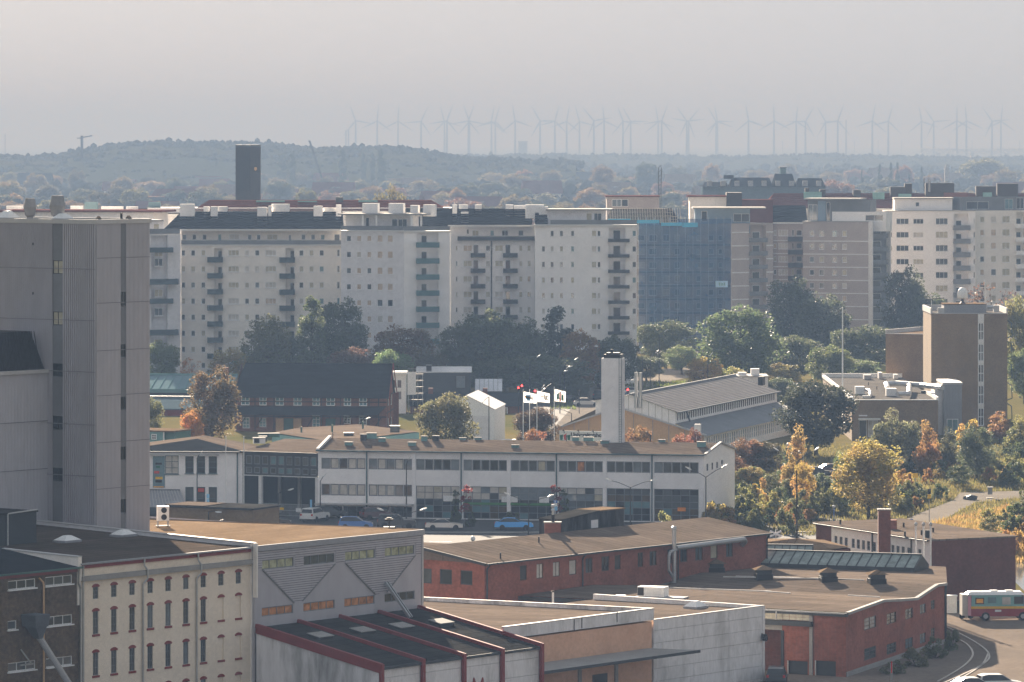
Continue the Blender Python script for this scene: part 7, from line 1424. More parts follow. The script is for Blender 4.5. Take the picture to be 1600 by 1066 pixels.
# dry grass: tens of thousands of blades, one mass
def grass(n, x0, x1, y0_, y1, hmin, hmax, name, col, label, skip=None):
    a = np.random.default_rng(5); X = []; 
    px = a.uniform(x0, x1, n); py = a.uniform(y0_, y1, n)
    Y = H * F / (py - Y0); x = (px - 800) * Y / F
    keep = np.array([not (skip and skip(p, q)) for p, q in zip(px, py)]); x, Y = x[keep], Y[keep]; n = len(x)
    z = np.array([max(0, bank_z(p, q) - .35) for p, q in zip(x, Y)]); h = a.uniform(hmin, hmax, n); w_ = a.uniform(.05, .12, n); th = a.uniform(0, PI, n); lx, ly = a.normal(0, .25, n) * h, a.normal(0, .25, n) * h
    V = np.stack([np.stack([x - w_ * np.cos(th), Y - w_ * np.sin(th), z], 1), np.stack([x + w_ * np.cos(th), Y + w_ * np.sin(th), z], 1), np.stack([x + lx, Y + ly, z + h], 1)], 1).reshape(-1, 3)
    o = link(name, np_mesh(name, V, np.arange(3 * n).reshape(-1, 3), 'leaves')); o.color = (*col, 1); return tag(o, label, 'grass', kind='stuff')
grass(30000, 1140, 1660, 696, 838, .2, .6, 'tall_grass', (.15, .13, .05), 'tall dry straw-coloured grass over the waste ground', road)
grass(16000, 1440, 1680, 780, 880, .3, .8, 'bank_tussocks', (.27, .18, .07), 'dry golden grass on the bank at right', lambda a, b: b < 822 - (a - 1440) * .22)
grass(9000, 860, 1080, 596, 640, .2, .5, 'verge_grass', (.12, .15, .04), 'short green grass on the road verges', lambda a, b: not (940 < a < 1080 and b < 612) and not (a < 900 and b > 600))

# ---- hazy trees, houses and woods beyond the apartments
fcols = [(.05, .055, .025), (.035, .045, .02), (.10, .08, .03), (.14, .085, .03), (.085, .085, .03), (.12, .10, .035), (.06, .055, .03), (.13, .06, .03)]
far = []
for Ylay, n, hmin, hmax, wmin, wmax in ((1900, 30, 12, 17, 11, 18), (2150, 32, 12, 18, 11, 20), (2450, 36, 12, 19, 11, 22), (2800, 36, 12, 19, 12, 22), (3300, 38, 12, 19, 12, 24), (3900, 38, 12, 19, 13, 24)):
    for i in range(n):
        Y = Ylay * R.uniform(.93, 1.08); px = -40 + 1680 * (i + R.uniform(0.05, .95)) / n
        h = R.uniform(hmin, hmax) * (1.0 if R.random() > .15 else 1.25); wd = R.uniform(wmin, wmax); far.append((px, Y, h, wd))
for px, Y, h, wd in far:
    key = R.choice(['round1', 'round2', 'round3', 'round1', 'round2']); b = drop(Y)
    py = Y0 + (H - h - b) * F / Y; cc = R.choice(fcols); o = plant(key, px, py, wd * F / Y, Y, cc, 'hazy tree', 'tree', 'hazy trees beyond the apartments', base=b, single=True); lm = 'above the silo' if px < 235 else 'left of the dark tower' if px < 365 else 'between dark tower and crane boom' if px < 500 else 'under the leftmost turbines' if px < 720 else 'left of the radio mast' if px < 1030 else 'above the cupola building' if px < 1290 else 'above the right-hand red roofs'; reg(o, f'{"farther" if Y > 2950 else "nearer"} hazy {cname(cc)} tree {lm}', px)
for i, (px, py, wd, Y, nm) in enumerate(((441, 240, 18, 3700, 'first'), (457, 236, 14, 3600, 'second'), (535, 232, 15, 3600, 'third'), (568, 238, 11, 3700, 'fourth'), (582, 238, 9, 3750, 'fifth'), (596, 232, 15, 3600, 'sixth'))):
    plant('poplar', px, py, wd, Y, (.03, .042, .02), f'{nm} from the left of the hazy poplars under the wooded hill', 'tree', 'hazy poplars', base=drop(Y), single=True)
for i, (px, py, wd, Y, nm) in enumerate(((1375, 251, 14, 3300, 'first'), (1392, 248, 13, 3350, 'second'), (1402, 247, 12, 3300, 'third'), (1440, 256, 11, 3500, 'fourth'), (1420, 267, 8, 3200, 'fifth'), (1347, 259, 8, 3400, 'sixth'))):
    plant('cone', px, py, wd, Y, (.025, .036, .022), f'{nm} from the left of the hazy spruces above the red roofs', 'tree', 'hazy spruces', base=drop(Y), single=True)
plant('round1', 1535, 247, 90, 3900, (.06, .065, .03), 'huge hazy domed tree above the right-hand roofs', base=drop(3900)); plant('round2', 1010, 254, 42, 3500, (.02, .03, .016), 'dark hazy domed tree behind the radio mast', base=drop(3500)); plant('round2', 940, 258, 46, 3300, (.08, .055, .03), 'orange hazy tree left of the radio mast', base=drop(3300)); plant('round1', 612, 291, 70, 1340, (.10, .085, .03), 'golden-green tree just above the slate roofs')
# woods on the hills: one mass
ico_v = np.array([(0, 0, 1)] + [(.894 * math.cos(i * 2 * PI / 5), .894 * math.sin(i * 2 * PI / 5), .447) for i in range(5)] + [(.894 * math.cos((i + .5) * 2 * PI / 5), .894 * math.sin((i + .5) * 2 * PI / 5), -.447) for i in range(5)] + [(0, 0, -1)])
ico_f = np.array([(0, 1 + i, 1 + (i + 1) % 5) for i in range(5)] + [(1 + i, 6 + i, 1 + (i + 1) % 5) for i in range(5)] + [(1 + (i + 1) % 5, 6 + i, 6 + (i + 1) % 5) for i in range(5)] + [(11, 6 + (i + 1) % 5, 6 + i) for i in range(5)])
def ridge_h(pts, px):
    xs = [p[0] for p in pts]; ys = [p[1] for p in pts]; return float(np.interp(px, xs, ys))
def wood(name, label, n, gen, per=7):
    a = np.random.default_rng(21); V = []; 
    for i in range(n):
        x, y, z, s = gen(a); m = per; c = np.array((x, y, z)) + a.normal(0, 1, (m, 3)) * np.array((s * .55, s * .55, s * .16)) + np.array((0, 0, s * .55)); rr = s * a.uniform(.22, .5, m)
        for k in range(m): V.append(c[k] + ico_v * (rr[k] * a.uniform(.75, 1.25, (12, 1))))
    V = np.array(V); nb = len(V); Fq = (ico_f[None] + (np.arange(nb) * 12)[:, None, None]).reshape(-1, 3)
    o = link(name, np_mesh(name, V.reshape(-1, 3), Fq, 'far_canopy')); return tag(o, label, 'wood', kind='stuff')
def on_hill(pts, Yc, depth, base=-3):
    def g(a):
        px = a.uniform(-60, 1660) if pts is RIDGE2 else a.uniform(-60, 900); t = a.uniform(-.95, .25); yy = Yc + t * depth; f_ = math.cos(t * PI / 2) ** 1.5
        zr = H - (ridge_h(pts, px) - Y0) * Yc / F; return (px - 800) * yy / F, yy, drop(yy) + base + (zr - drop(yy) - base) * f_ - 6.5, a.uniform(4, 6.5)
    return g
wood('hill_wood', 'hazy continuous wood covering the hill on the left', 2600, on_hill(RIDGE1, 4200, 650)); wood('coast_wood', 'hazy low wood along the coast at the horizon', 2000, on_hill(RIDGE2, 6400, 900))
wood('town_wood', 'hazy mass of treetops filling the far town below the hill', 1700, lambda a: (lambda y: (a.uniform(-60, 1660) - 800 and (a.uniform(-60, 1660) - 800) * y / F, y, drop(y), a.uniform(6, 12)))(a.uniform(2500, 5600)))

# ================================================================== vehicles, lamps, street furniture
def car_paint(name, col, metal=.0): mk(name, col, .3, .05, .5, metal, .5, fine=.02, coat=.25)
for nm, c, mt in (('paint_black', (.015, .017, .02), 0), ('paint_white', (.62, .62, .60), 0), ('paint_blue', (.03, .13, .38), .2), ('paint_sky', (.05, .33, .75), .2), ('paint_silver', (.50, .47, .43), .5), ('paint_red', (.22, .025, .03), 0), ('paint_wine', (.07, .02, .022), 0), ('paint_grey', (.10, .11, .12), .3)): car_paint(nm, c, mt)
mk('lamp_red', (.45, .02, .02), .3); mk('lamp_clear', (.6, .6, .58), .15)
SHAPES = {  # lower outline (x,z) nose at +x; cabin outline; all as fractions of length / metres
 'hatch': (4.1, 1.74, [(-.50, .35), (-.49, .75), (-.47, .95), (.20, .95), (.44, .80), (.495, .62), (.50, .35)], [(-.475, .95), (-.43, 1.40), (-.30, 1.50), (.02, 1.47), (.22, .94)]),
 'suv': (4.6, 1.85, [(-.50, .42), (-.495, .9), (-.485, 1.08), (.22, 1.08), (.46, .98), (.498, .75), (.50, .42)], [(-.49, 1.08), (-.45, 1.62), (-.40, 1.68), (.02, 1.66), (.20, 1.07)]),
 'sedan': (4.6, 1.80, [(-.50, .36), (-.495, .80), (-.46, .92), (.20, .92), (.45, .80), (.495, .62), (.50, .36)], [(-.42, .92), (-.27, 1.36), (-.16, 1.42), (.02, 1.40), (.20, .91)]),
 'coupe': (4.45, 1.82, [(-.50, .34), (-.495, .68), (-.46, .80), (-.2, .86), (.20, .84), (.42, .72), (.49, .52), (.50, .30)], [(-.40, .82), (-.20, 1.20), (-.06, 1.29), (.04, 1.28), (.20, .83)])}
def extr(mb, prof, L, wb, wt):
    """profile (x frac, z) swept across the width; top edge pulled in from wb to wt"""
    zs = [p[1] for p in prof]; zmin, zmax = min(zs), max(zs); A = []; B = []
    for x, z in prof:
        w_ = (wb + (wt - wb) * ((z - zmin) / (zmax - zmin)) ** 1.3) / 2; A.append((x * L, -w_, z)); B.append((x * L, w_, z))
    mb.loft(A, B); return mb
CARS = {}
def car_proto(kind):
    if kind in CARS: return CARS[kind]
    L, Wd, lo_, cab = SHAPES[kind]; d = {}
    mb = extr(MB(), lo_, L, Wd, Wd * .93); extr(mb, [(x * .995, z - .01 if i in (0, len(cab) - 1) else z) for i, (x, z) in enumerate(cab)], L, Wd * .90, Wd * .72); d['body'] = mb.mesh('body')
    zb, zt = cab[0][1], max(p[1] for p in cab); g = MB(); c2 = [((x * .9 - .012) * L, zb + .05 + (z - zb) * .86) for x, z in cab]
    for s in (-1, 1):
        pts = [(x, s * (Wd * (.90 - .18 * ((z - zb) / (zt - zb)) ** 1.3) / 2 + .012), z) for x, z in c2]; g.add(pts, [tuple(range(len(pts)))])
    d['window'] = g.mesh('side_window')
    def scr(a, b):
        pa = Vector((cab[a][0] * L, 0, cab[a][1])); pb = Vector((cab[b][0] * L, 0, cab[b][1])); n = Vector((-(pb - pa).z, 0, (pb - pa).x)).normalized(); n = n if n.x * (1 if a > 2 else -1) > 0 else -n
        q = [];
        for t, wf in ((.1, .82), (.92, .72)): p = pa + (pb - pa) * t + n * .015; q.append((p, Wd * wf / 2 - .03))
        return MB().quad((q[0][0].x, -q[0][1], q[0][0].z), (q[0][0].x, q[0][1], q[0][0].z), (q[1][0].x, q[1][1], q[1][0].z), (q[1][0].x, -q[1][1], q[1][0].z))
    d['front'] = scr(4, 3).mesh('windscreen'); d['rear'] = scr(0, 1).mesh('rear_window')
    rad = .36 if kind == 'suv' else .32
    d['tyre'] = MB().lathe([(rad * .62, -.1), (rad * .95, -.1), (rad, -.06), (rad, .06), (rad * .95, .1), (rad * .62, .1)], n=18).mesh('tyre'); d['rim'] = MB().lathe([(.02, .085), (rad * .6, .09), (rad * .64, .07)], n=12).mesh('rim')
    for k, m in (('window', 'glass_dark'), ('front', 'glass_dark'), ('rear', 'glass_dark'), ('tyre', 'rubber'), ('rim', 'galv')): d[k].materials.append(MATS[m])
    hl = MB().box(L * .455, L * .492, Wd * .30, Wd * .44, lo_[-2][1] - .02, lo_[-2][1] + .12).mesh('headlight'); hl.materials.append(MATS['lamp_clear']); tl = MB().box(-L * .502, -L * .46, Wd * .34, Wd * .455, zb - .28, zb - .05).mesh('tail_light'); tl.materials.append(MATS['lamp_red'])
    bp = MB().box(L * .44, L * .505, -Wd * .46, Wd * .46, .22, .42).box(-L * .505, -L * .44, -Wd * .46, Wd * .46, .22, .42).mesh('bumper'); bp.materials.append(MATS['plastic_black'])
    d['hl'], d['tl'], d['bp'], d['r'], d['L'], d['W'] = hl, tl, bp, rad, L, Wd; CARS[kind] = d; return d
def car(kind, px, py, paint, label, rz=0., group=None, z=.024):
    d = car_proto(kind); p = G(px, py); r = thing('parked_car', label, 'car', (p.x, p.y, z), rz, group); k = ('b', kind, paint)
    if k not in CARS: m = d['body'].copy(); m.materials.append(MATS[paint]); CARS[k] = m
    link('body', CARS[k], r); link('side_window', d['window'], r); link('windscreen', d['front'], r); link('rear_window', d['rear'], r); link('bumper', d['bp'], r)
    for s in (1, -1):
        a = link('headlight', d['hl'], r); b = link('tail_light', d['tl'], r); a.scale = b.scale = (1, s, 1)
        for x in (.31, -.30):
            t = link('wheel', d['tyre'], r, (x * d['L'], s * (d['W'] / 2 - .06), d['r'])); t.rotation_euler = (-PI / 2 if s > 0 else PI / 2, 0, 0); link('rim', d['rim'], t)
    return r
GC = 'cars parked along the showroom street'
car('sedan', 425, 823, 'paint_black', 'black saloon half hidden by the tan roof edge', 0, GC); car('suv', 492, 815, 'paint_white', 'white estate car seen from behind by the steel gate', 1.15, GC); car('hatch', 556, 827, 'paint_blue', 'dark blue hatchback on the showroom street', 0, GC)
car('hatch', 590, 812, 'paint_wine', 'dark wine red car parked close to the showroom', .3, GC); car('suv', 620, 826, 'paint_black', 'black off-road car right of the blue hatchback', 0, GC); car('coupe', 694, 828, 'paint_silver', 'silver rear-engined coupe alone on the street', 0, GC); car('sedan', 803, 828, 'paint_sky', 'bright blue coupe-like saloon right of the silver coupe', 0, GC)
car('suv', 638, 808, 'paint_black', 'dark car in the shade under the showroom canopy', .2, GC); car('hatch', 515, 810, 'paint_black', 'black hatchback next to the white estate', .25, GC); car('suv', 790, 806, 'paint_black', 'dark display car outside the showroom glazing', .1, GC)
GD = 'cars at the road junction'
car('sedan', 917, 635, 'paint_silver', 'silver car crossing the junction left of the tower chimney', -.05, GD); car('sedan', 884, 626, 'paint_grey', 'dark grey car behind the silver car at the junction', -.1, GD); car('suv', 937, 624, 'paint_black', 'black car half hidden by the tower chimney', 1.4, GD); car('hatch', 987, 618, 'paint_white', 'white car waiting right of the tower chimney', .3, GD); car('hatch', 965 + 14, 628, 'paint_sky', 'blue car right of the tower chimney', .3, GD)
car('sedan', 1278, 746, 'paint_black', 'black estate in the small car park at right', .1, 'cars in the small car park'); car('hatch', 1254, 752, 'paint_red', 'red car cropped by golden leaves in the car park', 1.2, 'cars in the small car park'); car('sedan', 1303, 741, 'paint_wine', 'dark red car behind the black estate', .2, 'cars in the small car park'); car('hatch', 1425, 735, 'paint_silver', 'pale car glimpsed through the scrub', .3, 'cars in the small car park')
car('hatch', 1562, 1081, 'paint_white', 'white hatchback cut off by the lower right edge', .2, 'cars in the yard'); car('sedan', 1524, 1085, 'paint_white', 'white car roof at the lower right edge', .25, 'cars in the yard')
car('hatch', 1213, 1068, 'paint_black', 'dark car nose in the depot loading bay', 1.5, 'cars in the yard')
# ---- food truck
p = G(1562, 969); t = thing('food_truck', 'red, yellow and turquoise food truck with white roof and pink side flap', 'truck', (p.x, p.y, .03), .06)
mk('truck_red', (.30, .045, .05), .45, .1); mk('truck_teal', (.20, .40, .38), .45, .1); mk('truck_yellow', (.70, .42, .03), .45); mk('truck_pink', (.60, .30, .36), .5); mk('truck_grey', (.45, .43, .40), .6)
MB().box(-2.9, 2.9, -.95, .95, .42, 1.15).build('lower_body', 'truck_red', t); MB().box(-2.91, 2.91, -.96, .96, 1.151, 1.38).build('stripe', 'truck_yellow', t)
MB().loft([(-2.88, -.95, 1.381), (2.2, -.95, 1.381), (2.2, .95, 1.381), (-2.88, .95, 1.381)], [(-2.85, -.92, 2.45), (1.95, -.92, 2.45), (1.95, .92, 2.45), (-2.85, .92, 2.45)]).build('upper_body', 'truck_teal', t)
MB().loft([(2.201, -.93, 1.381), (2.9, -.9, 1.381), (2.9, .9, 1.381), (2.201, .93, 1.381)], [(1.96, -.9, 2.42), (2.15, -.88, 2.42), (2.15, .88, 2.42), (1.96, .9, 2.42)]).build('windscreen', 'glass_mid', t)
MB().loft([(-3.3, -1., 2.46), (2.3, -1., 2.46), (2.3, 1., 2.46), (-3.3, 1., 2.46)], [(-3.0, -.7, 2.75), (2.0, -.7, 2.75), (2.0, .7, 2.75), (-3.0, .7, 2.75)]).build('roof', 'plastic_white', t)
for x in (-.6, .9): MB().box(x - .35, x + .35, -.3, .3, 2.751, 2.86).build('roof_hatch', 'plastic_white', t)
MB().box(-3.75, -2.91, -.9, .9, .5, 2.5).build('rear_cabin', 'truck_grey', t); MB().box(-3.2, -2.905, -1.0, -.91, .5, 2.35).build('side_flap', 'truck_pink', t)
sv = MB().box(-2.5, -1.65, -.975, -.955, 1.6, 2.2).build('menu_board', 'frame_brown', t); MB().box(-2.4, -1.75, -.985, -.976, 1.7, 2.1).build('menu_light', 'ink_orange', sv)
MB().box(-1.3, -.5, -.975, -.952, 1.7, 2.25).build('side_window', 'glass_teal', t); MB().box(.1, .9, -.975, -.952, 1.55, 2.25).build('side_window', 'glass_pale', t); MB().box(-.6, -.0, -.97, -.951, .85, 1.05).build('number_plate', 'plastic_white', t)
MB().box(1.25, 2.1, -.965, -.945, 1.6, 2.3).build('cab_window', 'glass_dark', t)
for x in (-1.5, 2.1):
    for s in (-1, 1): o = MB().lathe([(.25, -.12), (.38, -.12), (.42, -.06), (.42, .06), (.38, .12), (.25, .12)], n=18).build('wheel', 'rubber', t, loc=(x, s * .86, .42)); o.rotation_euler = (PI / 2, 0, 0); MB().lathe([(.02, .125 * -s), (.22, .125 * -s), (.25, .1 * -s)], n=12).build('rim', 'galv', o)
MB().box(2.905, 3.0, -.9, .9, .45, .62).build('bumper', 'plastic_black', t)
p = G(1510, 968); t = thing('scooter', 'pale scooter parked behind the food truck', 'scooter', (p.x, p.y, .03), .2)
MB().box(-.55, .1, -.18, .18, .35, .75).build('body', 'plastic_white', t); MB().box(-.5, .0, -.14, .14, .751, .85).build('saddle', 'plastic_black', t); MB().tube((.35, 0, .3), (.15, 0, 1.05), .05).build('steering', 'metal_grey', t); MB().tube((.15, -.3, 1.05), (.15, .3, 1.05), .03).build('handlebar', 'plastic_black', t)
for x in (-.45, .42): o = MB().lathe([(.12, -.06), (.25, -.06), (.27, 0), (.25, .06), (.12, .06)], n=14).build('wheel', 'rubber', t, loc=(x, 0, .27)); o.rotation_euler = (PI / 2, 0, 0)
p = G(1485.5, 958); t = thing('electric_cabinet', 'pale grey electric cabinet against the brick annex', 'cabinet', (p.x, p.y, .0), .1); MB().box(-.55, .55, -.35, .35, 0, 1.65).build('case', 'white_paint', t); MB().box(-.6, .6, -.4, .4, 1.651, 1.75).build('lid', 'render_grey', t); MB().box(-.1, .35, -.365, -.352, .95, 1.35).build('notice', 'plastic_white', t)
p = G(1503, 957); t = thing('waste_bin', 'black waste bin between cabinet and food truck', 'bin', (p.x, p.y, 0)); MB().loft([(-.4, -.3, 0), (.4, -.3, 0), (.4, .3, 0), (-.4, .3, 0)], [(-.48, -.36, 1.1), (.48, -.36, 1.1), (.48, .36, 1.1), (-.48, .36, 1.1)]).build('body', 'plastic_black', t); MB().box(-.5, .5, -.4, .4, 1.101, 1.18).build('lid', 'plastic_black', t); MB().box(-.1, .12, -.36, -.34, .6, .8).build('sticker', 'plastic_white', t)
# rails set in the yard
def rail(name, pts):
    g = [G(a, b) for a, b in pts]; out = []
    for i in range(len(g) - 1):
        for k in range(4):
            t = k / 4; p0 = g[max(0, i - 1)]; p1 = g[i]; p2 = g[i + 1]; p3 = g[min(len(g) - 1, i + 2)]
            out.append(.5 * ((2 * p1) + (p2 - p0) * t + (2 * p0 - 5 * p1 + 4 * p2 - p3) * t * t + (-p0 + 3 * p1 - 3 * p2 + p3) * t ** 3))
    out.append(g[-1]); mb = MB()
    for a, b in zip(out, out[1:]): mb.bar((a.x, a.y, .05), (b.x, b.y, .05), .16, .07)
    return tag(mb.build(name, 'rail'), kind='structure')
rail('rail_track', [(1470, 976), (1500, 991), (1525, 1005), (1540, 1016), (1546, 1026), (1541, 1035), (1525, 1045), (1498, 1058), (1470, 1070)]); rail('rail_track', [(1470, 990), (1502, 1002), (1516, 1013), (1520, 1024), (1512, 1036), (1495, 1049), (1465, 1066)]); rail('rail_track', [(1544, 1022), (1536, 1038), (1520, 1050), (1500, 1062)])
# ---- street lamps
def lamp(px, ytop, ybase, heads, label, Y=None, group='street lamps', hs_=1.):
    """heads: list of (dx px, dy px) of each lamp head from the pole top"""
    Y = Y or gY(ybase); x = (px - 800) * Y / F; zt = H - (ytop - Y0) * Y / F; r = thing('street_lamp', label, 'street lamp', (x, Y, 0), 0, group); MB().tube((0, 0, 0), (0, 0, zt), .09, .06, 7).build('pole', 'metal_dark', r)
    for dx, dy in heads:
        s = Y / F; e = Vector((dx * s, -.4, zt - dy * s)); m = e * .55 + Vector((0, 0, zt * .45 + .12)); mb = MB(); mb.tube((0, 0, zt), tuple(m), .045, .04, 6); mb.tube(tuple(m), tuple(e), .04, .04, 6); mb.build('arm', 'metal_dark', r)
        d = (e - Vector((0, 0, zt))).normalized(); a = e - d * .35; b = e + d * .45; n = Vector((0, 0, 1)); h = MB(); w_ = Vector((0, .19, 0)) * hs_; up = Vector((0, 0, .13)) * hs_
        h.loft([a - w_ * .6, a + w_ * .6, a + w_ * .4 + up * .6, a - w_ * .4 + up * .6], [e - w_ - up * .6, e + w_ - up * .6, e + w_ * .8 + up, e - w_ * .8 + up]); h.loft([e - w_ - up * .6, e + w_ - up * .6, e + w_ * .8 + up, e - w_ * .8 + up], [b - w_ * .5 - up * .3, b + w_ * .5 - up * .3, b + w_ * .4 + up * .5, b - w_ * .4 + up * .5]); h.build('lamp_head', 'lamp_shell', r)
    return r
mk('lamp_shell', (.62, .62, .60), .25, .05, spec=.5)
lamp(985, 762, 838, [(-34, -12), (36, -12)], 'double-armed street lamp before the showroom centre bays'); lamp(1103, 746, 836, [(-27, -14), (28, -17)], 'double-armed street lamp at the showroom right end'); lamp(826, 788, 850, [(-33, -16), (34, -13)], 'double-armed street lamp left of the rooftop shed chimney'); lamp(628, 808, 872, [(-33, -12), (33, -12)], 'double-armed street lamp before the off-road car')
lamp(635, 726, 812, [(5, -10)], 'tall single street lamp on the second showroom bay'); lamp(500.5, 752, 812, [(7, -9)], 'short street lamp at the showroom left corner'); lamp(980, 732, 812, [(5, -10)], 'single street lamp before the right showroom bays'); lamp(435, 771, 815, [(19, -6)], 'street lamp leaning over the steel gate'); lamp(308, 716, 812, [(6, -8)], 'street lamp before the white corner house', hs_=.8); lamp(326, 800, 850, [(15, 0)], 'street lamp low behind the yellow brick kiosk'); lamp(349, 812, 858, [(-10, 6)], 'street lamp head poking above the tan roof')
lamp(893, 646, 690, [(-22, -7)], 'curved street lamp before the sunlit road'); lamp(861, 600, 680, [(26, -26), (-12, 9)], 'tall tree-side lamp with two long arms over the flags'); lamp(838, 615, 685, [(10, -10)], 'lamp left of the flags', Y=790)
for i, (px, y, dx, dy, Y) in enumerate(((828, 566, 13, -9, 870), (882, 570, 18, -9, 870), (875, 578, 16, -5, 850), (863, 587, 20, -7, 830), (942, 532, 10, -6, 900), (938, 541, -6, 0, 900), (1004, 560, -3, -8, 870), (1016, 558, 10, -8, 880), (1016, 590, -5, -16, 840), (1030, 574, -5, -10, 860), (1106, 561, 5, -7, 870), (1085, 562, 4, -8, 880), (1000, 592, -11, 2, 830), (1030, 524, 10, -7, 900))):
    lamp(px, y, 0, [(dx, dy)], f'{ordn(i)} of the small sunlit lamps scattered along the junction', Y=Y, group='lamps along the junction')
lamp(560, 660, 700, [(15, -6)], 'street lamp by the timbered house door', Y=745); lamp(680, 640, 690, [(8, -4)], 'street lamp before the olive tree', Y=740); lamp(764, 620, 690, [(-10, 9)], 'dark lamp post right of the tent', Y=730); lamp(1245, 722, 800, [(30, -20), (-32, -20)], 'double-armed lamp among the golden trees', Y=640); lamp(1338, 722, 800, [(-15, -6)], 'lamp beside the broad golden tree', Y=640)
for i, (px, y) in enumerate(((1213, 703), (1232, 698), (1255, 694), (1250, 710))):
    p = XY(px, 700 - i * 5); zt = H - (y - Y0) * p.y / F; r = thing('globe_lamp', f'{ordn(i)} from the left of the white globe lamps by the dark tree' if i < 3 else 'lowest of the white globe lamps by the dark tree', 'street lamp', (p.x, p.y, 0), 0, 'white globe lamps'); MB().tube((0, 0, 0), (0, 0, zt), .05, n=6).build('pole', 'metal_light', r); MB().lathe([(.05, 0), (.2, .08), (.28, .28), (.2, .46), (.04, .54)], (0, 0, zt), 12).build('globe', 'plastic_white', r, smooth=True)
# flags
def flag(px, ytop, ybot, wpx, hpx, Y, label, marks, base=690):
    p = XY(px, Y); s = Y / F; zt = H - (ytop - Y0) * s; r = thing('flagpole', label, 'flag', (p.x, p.y, 0), 0, 'white flags on poles'); MB().tube((0, 0, 0), (0, 0, zt + .3), .07, .05, 7).build('pole', 'plastic_white', r)
    if wpx:
        n = 10; mb = MB(); wv = lambda u: .18 * math.sin(u * 6.0); sag = lambda u: -u * .35
        for i in range(n + 1): u = i / n; mb.v += [(.06 + u * wpx * s, wv(u), zt + sag(u)), (.06 + u * wpx * s, wv(u) + .05, zt - hpx * s + sag(u) * .4)]
        for i in range(n): mb.f.append((2 * i, 2 * i + 2, 2 * i + 3, 2 * i + 1))
        c = mb.build('cloth', 'canvas_white', r)
        for u, v, mw, mh, m, sk in marks:
            x = .06 + u * wpx * s; z = zt - v * hpx * s + sag(u); y = wv(u) - .09; MB().add([(x - mw, y, z + mh + sk), (x + mw, y, z + mh - sk), (x + mw, y, z - mh - sk), (x - mw, y, z - mh + sk)], [(0, 1, 2, 3)]).build('emblem', m, c)
    return r, zt, s
flag(817.5, 612, 629, 20, 17, 690, 'leftmost white flag with blue and orange emblem', [(.38, .42, .36, .3, 'ink_blue', 0), (.38, .60, .22, .25, 'ink_blue', 0), (.38, .44, .5, .14, 'ink_orange', .1)]); flag(827.5, 612, 0, 0, 0, 692, 'bare flagpole between the left two flags', [])
r, zt, s = flag(839, 611, 628, 19, 17, 690, 'middle white flag with dark lettering', []); text('elg', .85, [c for c in r.children if c.name.startswith('cloth')][0], (.5, -.22, zt - 1.05), 'ink')
flag(866, 608, 629, 17, 19, 690, 'rightmost white flag with green and red emblem', [(.3, .55, .16, .42, 'ink_green', -.1), (.72, .55, .16, .42, 'ink_green', .1), (.5, .40, .10, .45, 'ink_red', 0), (.5, .75, .12, .25, 'ink_red', .05)])
# poles before the white house
for px, y0_, lb in ((353, 683, 'left of two bare white poles before the white corner house'), (381, 684, 'right of two bare white poles before the white corner house')):
    p = XY(px, 612); r = thing('white_pole', lb, 'flagpole', (p.x, p.y, 0), 0, 'bare white poles'); MB().tube((0, 0, 0), (0, 0, H - (y0_ - Y0) * 612 / F), .07, .05, 7).build('pole', 'plastic_white', r); MB().lathe([(.02, 0), (.09, .06), (.02, .14)], (0, 0, H - (y0_ - Y0) * 612 / F), 8).build('finial', 'plastic_white', r)
# traffic lights, signs
for i, (px, y, Y) in enumerate(((810, 606, 850), (815.5, 603, 855), (836, 611, 845), (981, 609, 820), (905, 613, 850))):
    p = XY(px, Y); z = H - (y - Y0) * Y / F; r = thing('traffic_light', f'{ordn(i)} from the left of the traffic lights at the junction' if i < 3 else ('red traffic light right of the tower chimney' if i == 3 else 'dark traffic light by the sunlit road'), 'traffic light', (p.x, p.y, 0), 0, 'traffic lights'); MB().tube((0, .1, 0), (0, .1, z + .2), .06, n=6).build('pole', 'metal_dark', r); MB().box(-.17, .17, -.12, .12, z - .75, z + .3).build('case', 'plastic_black', r); MB().tube((0, -.13, z), (0, -.2, z), .14, .14, 10).build('red_lens', 'red_light' if i < 4 else 'glass_dark', r)
def signpost(px, y0_, y1, Y, boards, label):
    p = XY(px, Y); s = Y / F; r = thing('sign_post', label, 'sign', (p.x, p.y, 0)); MB().tube((0, .04, 0), (0, .04, H - (y0_ - Y0) * s), .04, n=6).build('post', 'metal_grey', r)
    for a, b, w_, m in boards: MB().box(-w_, w_, -.03, .0, H - (b - Y0) * s, H - (a - Y0) * s).build('board', m, r)
    return r
r = signpost(868, 781, 0, 596, [(782, 786, .22, 'sign_blue'), (786.5, 791, .22, 'plastic_white'), (791.5, 798, .22, 'ink_blue')], 'blue and white parking sign post before the showroom'); text('P', .3, r, (-.1, -.04, H - (786 - Y0) * 596 / F), 'plastic_white')
r = signpost(325, 771, 0, 600, [(772, 779, .16, 'ink_blue'), (780, 788, .16, 'ink_blue')], 'small blue parking sign before the white corner house'); signpost(1430, 734, 0, 660, [(733.5, 739, .35, 'plastic_black'), (739.5, 747, .35, 'sign_yellow')], 'black and yellow sign in the scrub by the path'); signpost(1452, 763, 0, 610, [(764, 772, .2, 'plastic_black'), (773, 779, .2, 'sign_yellow')], 'yellow and black sign beside the pale path'); signpost(1424, 810, 0, 555, [(811, 816, .2, 'sign_blue'), (816.5, 818, .2, 'sign_yellow')], 'small blue and yellow road sign behind the annex roof')
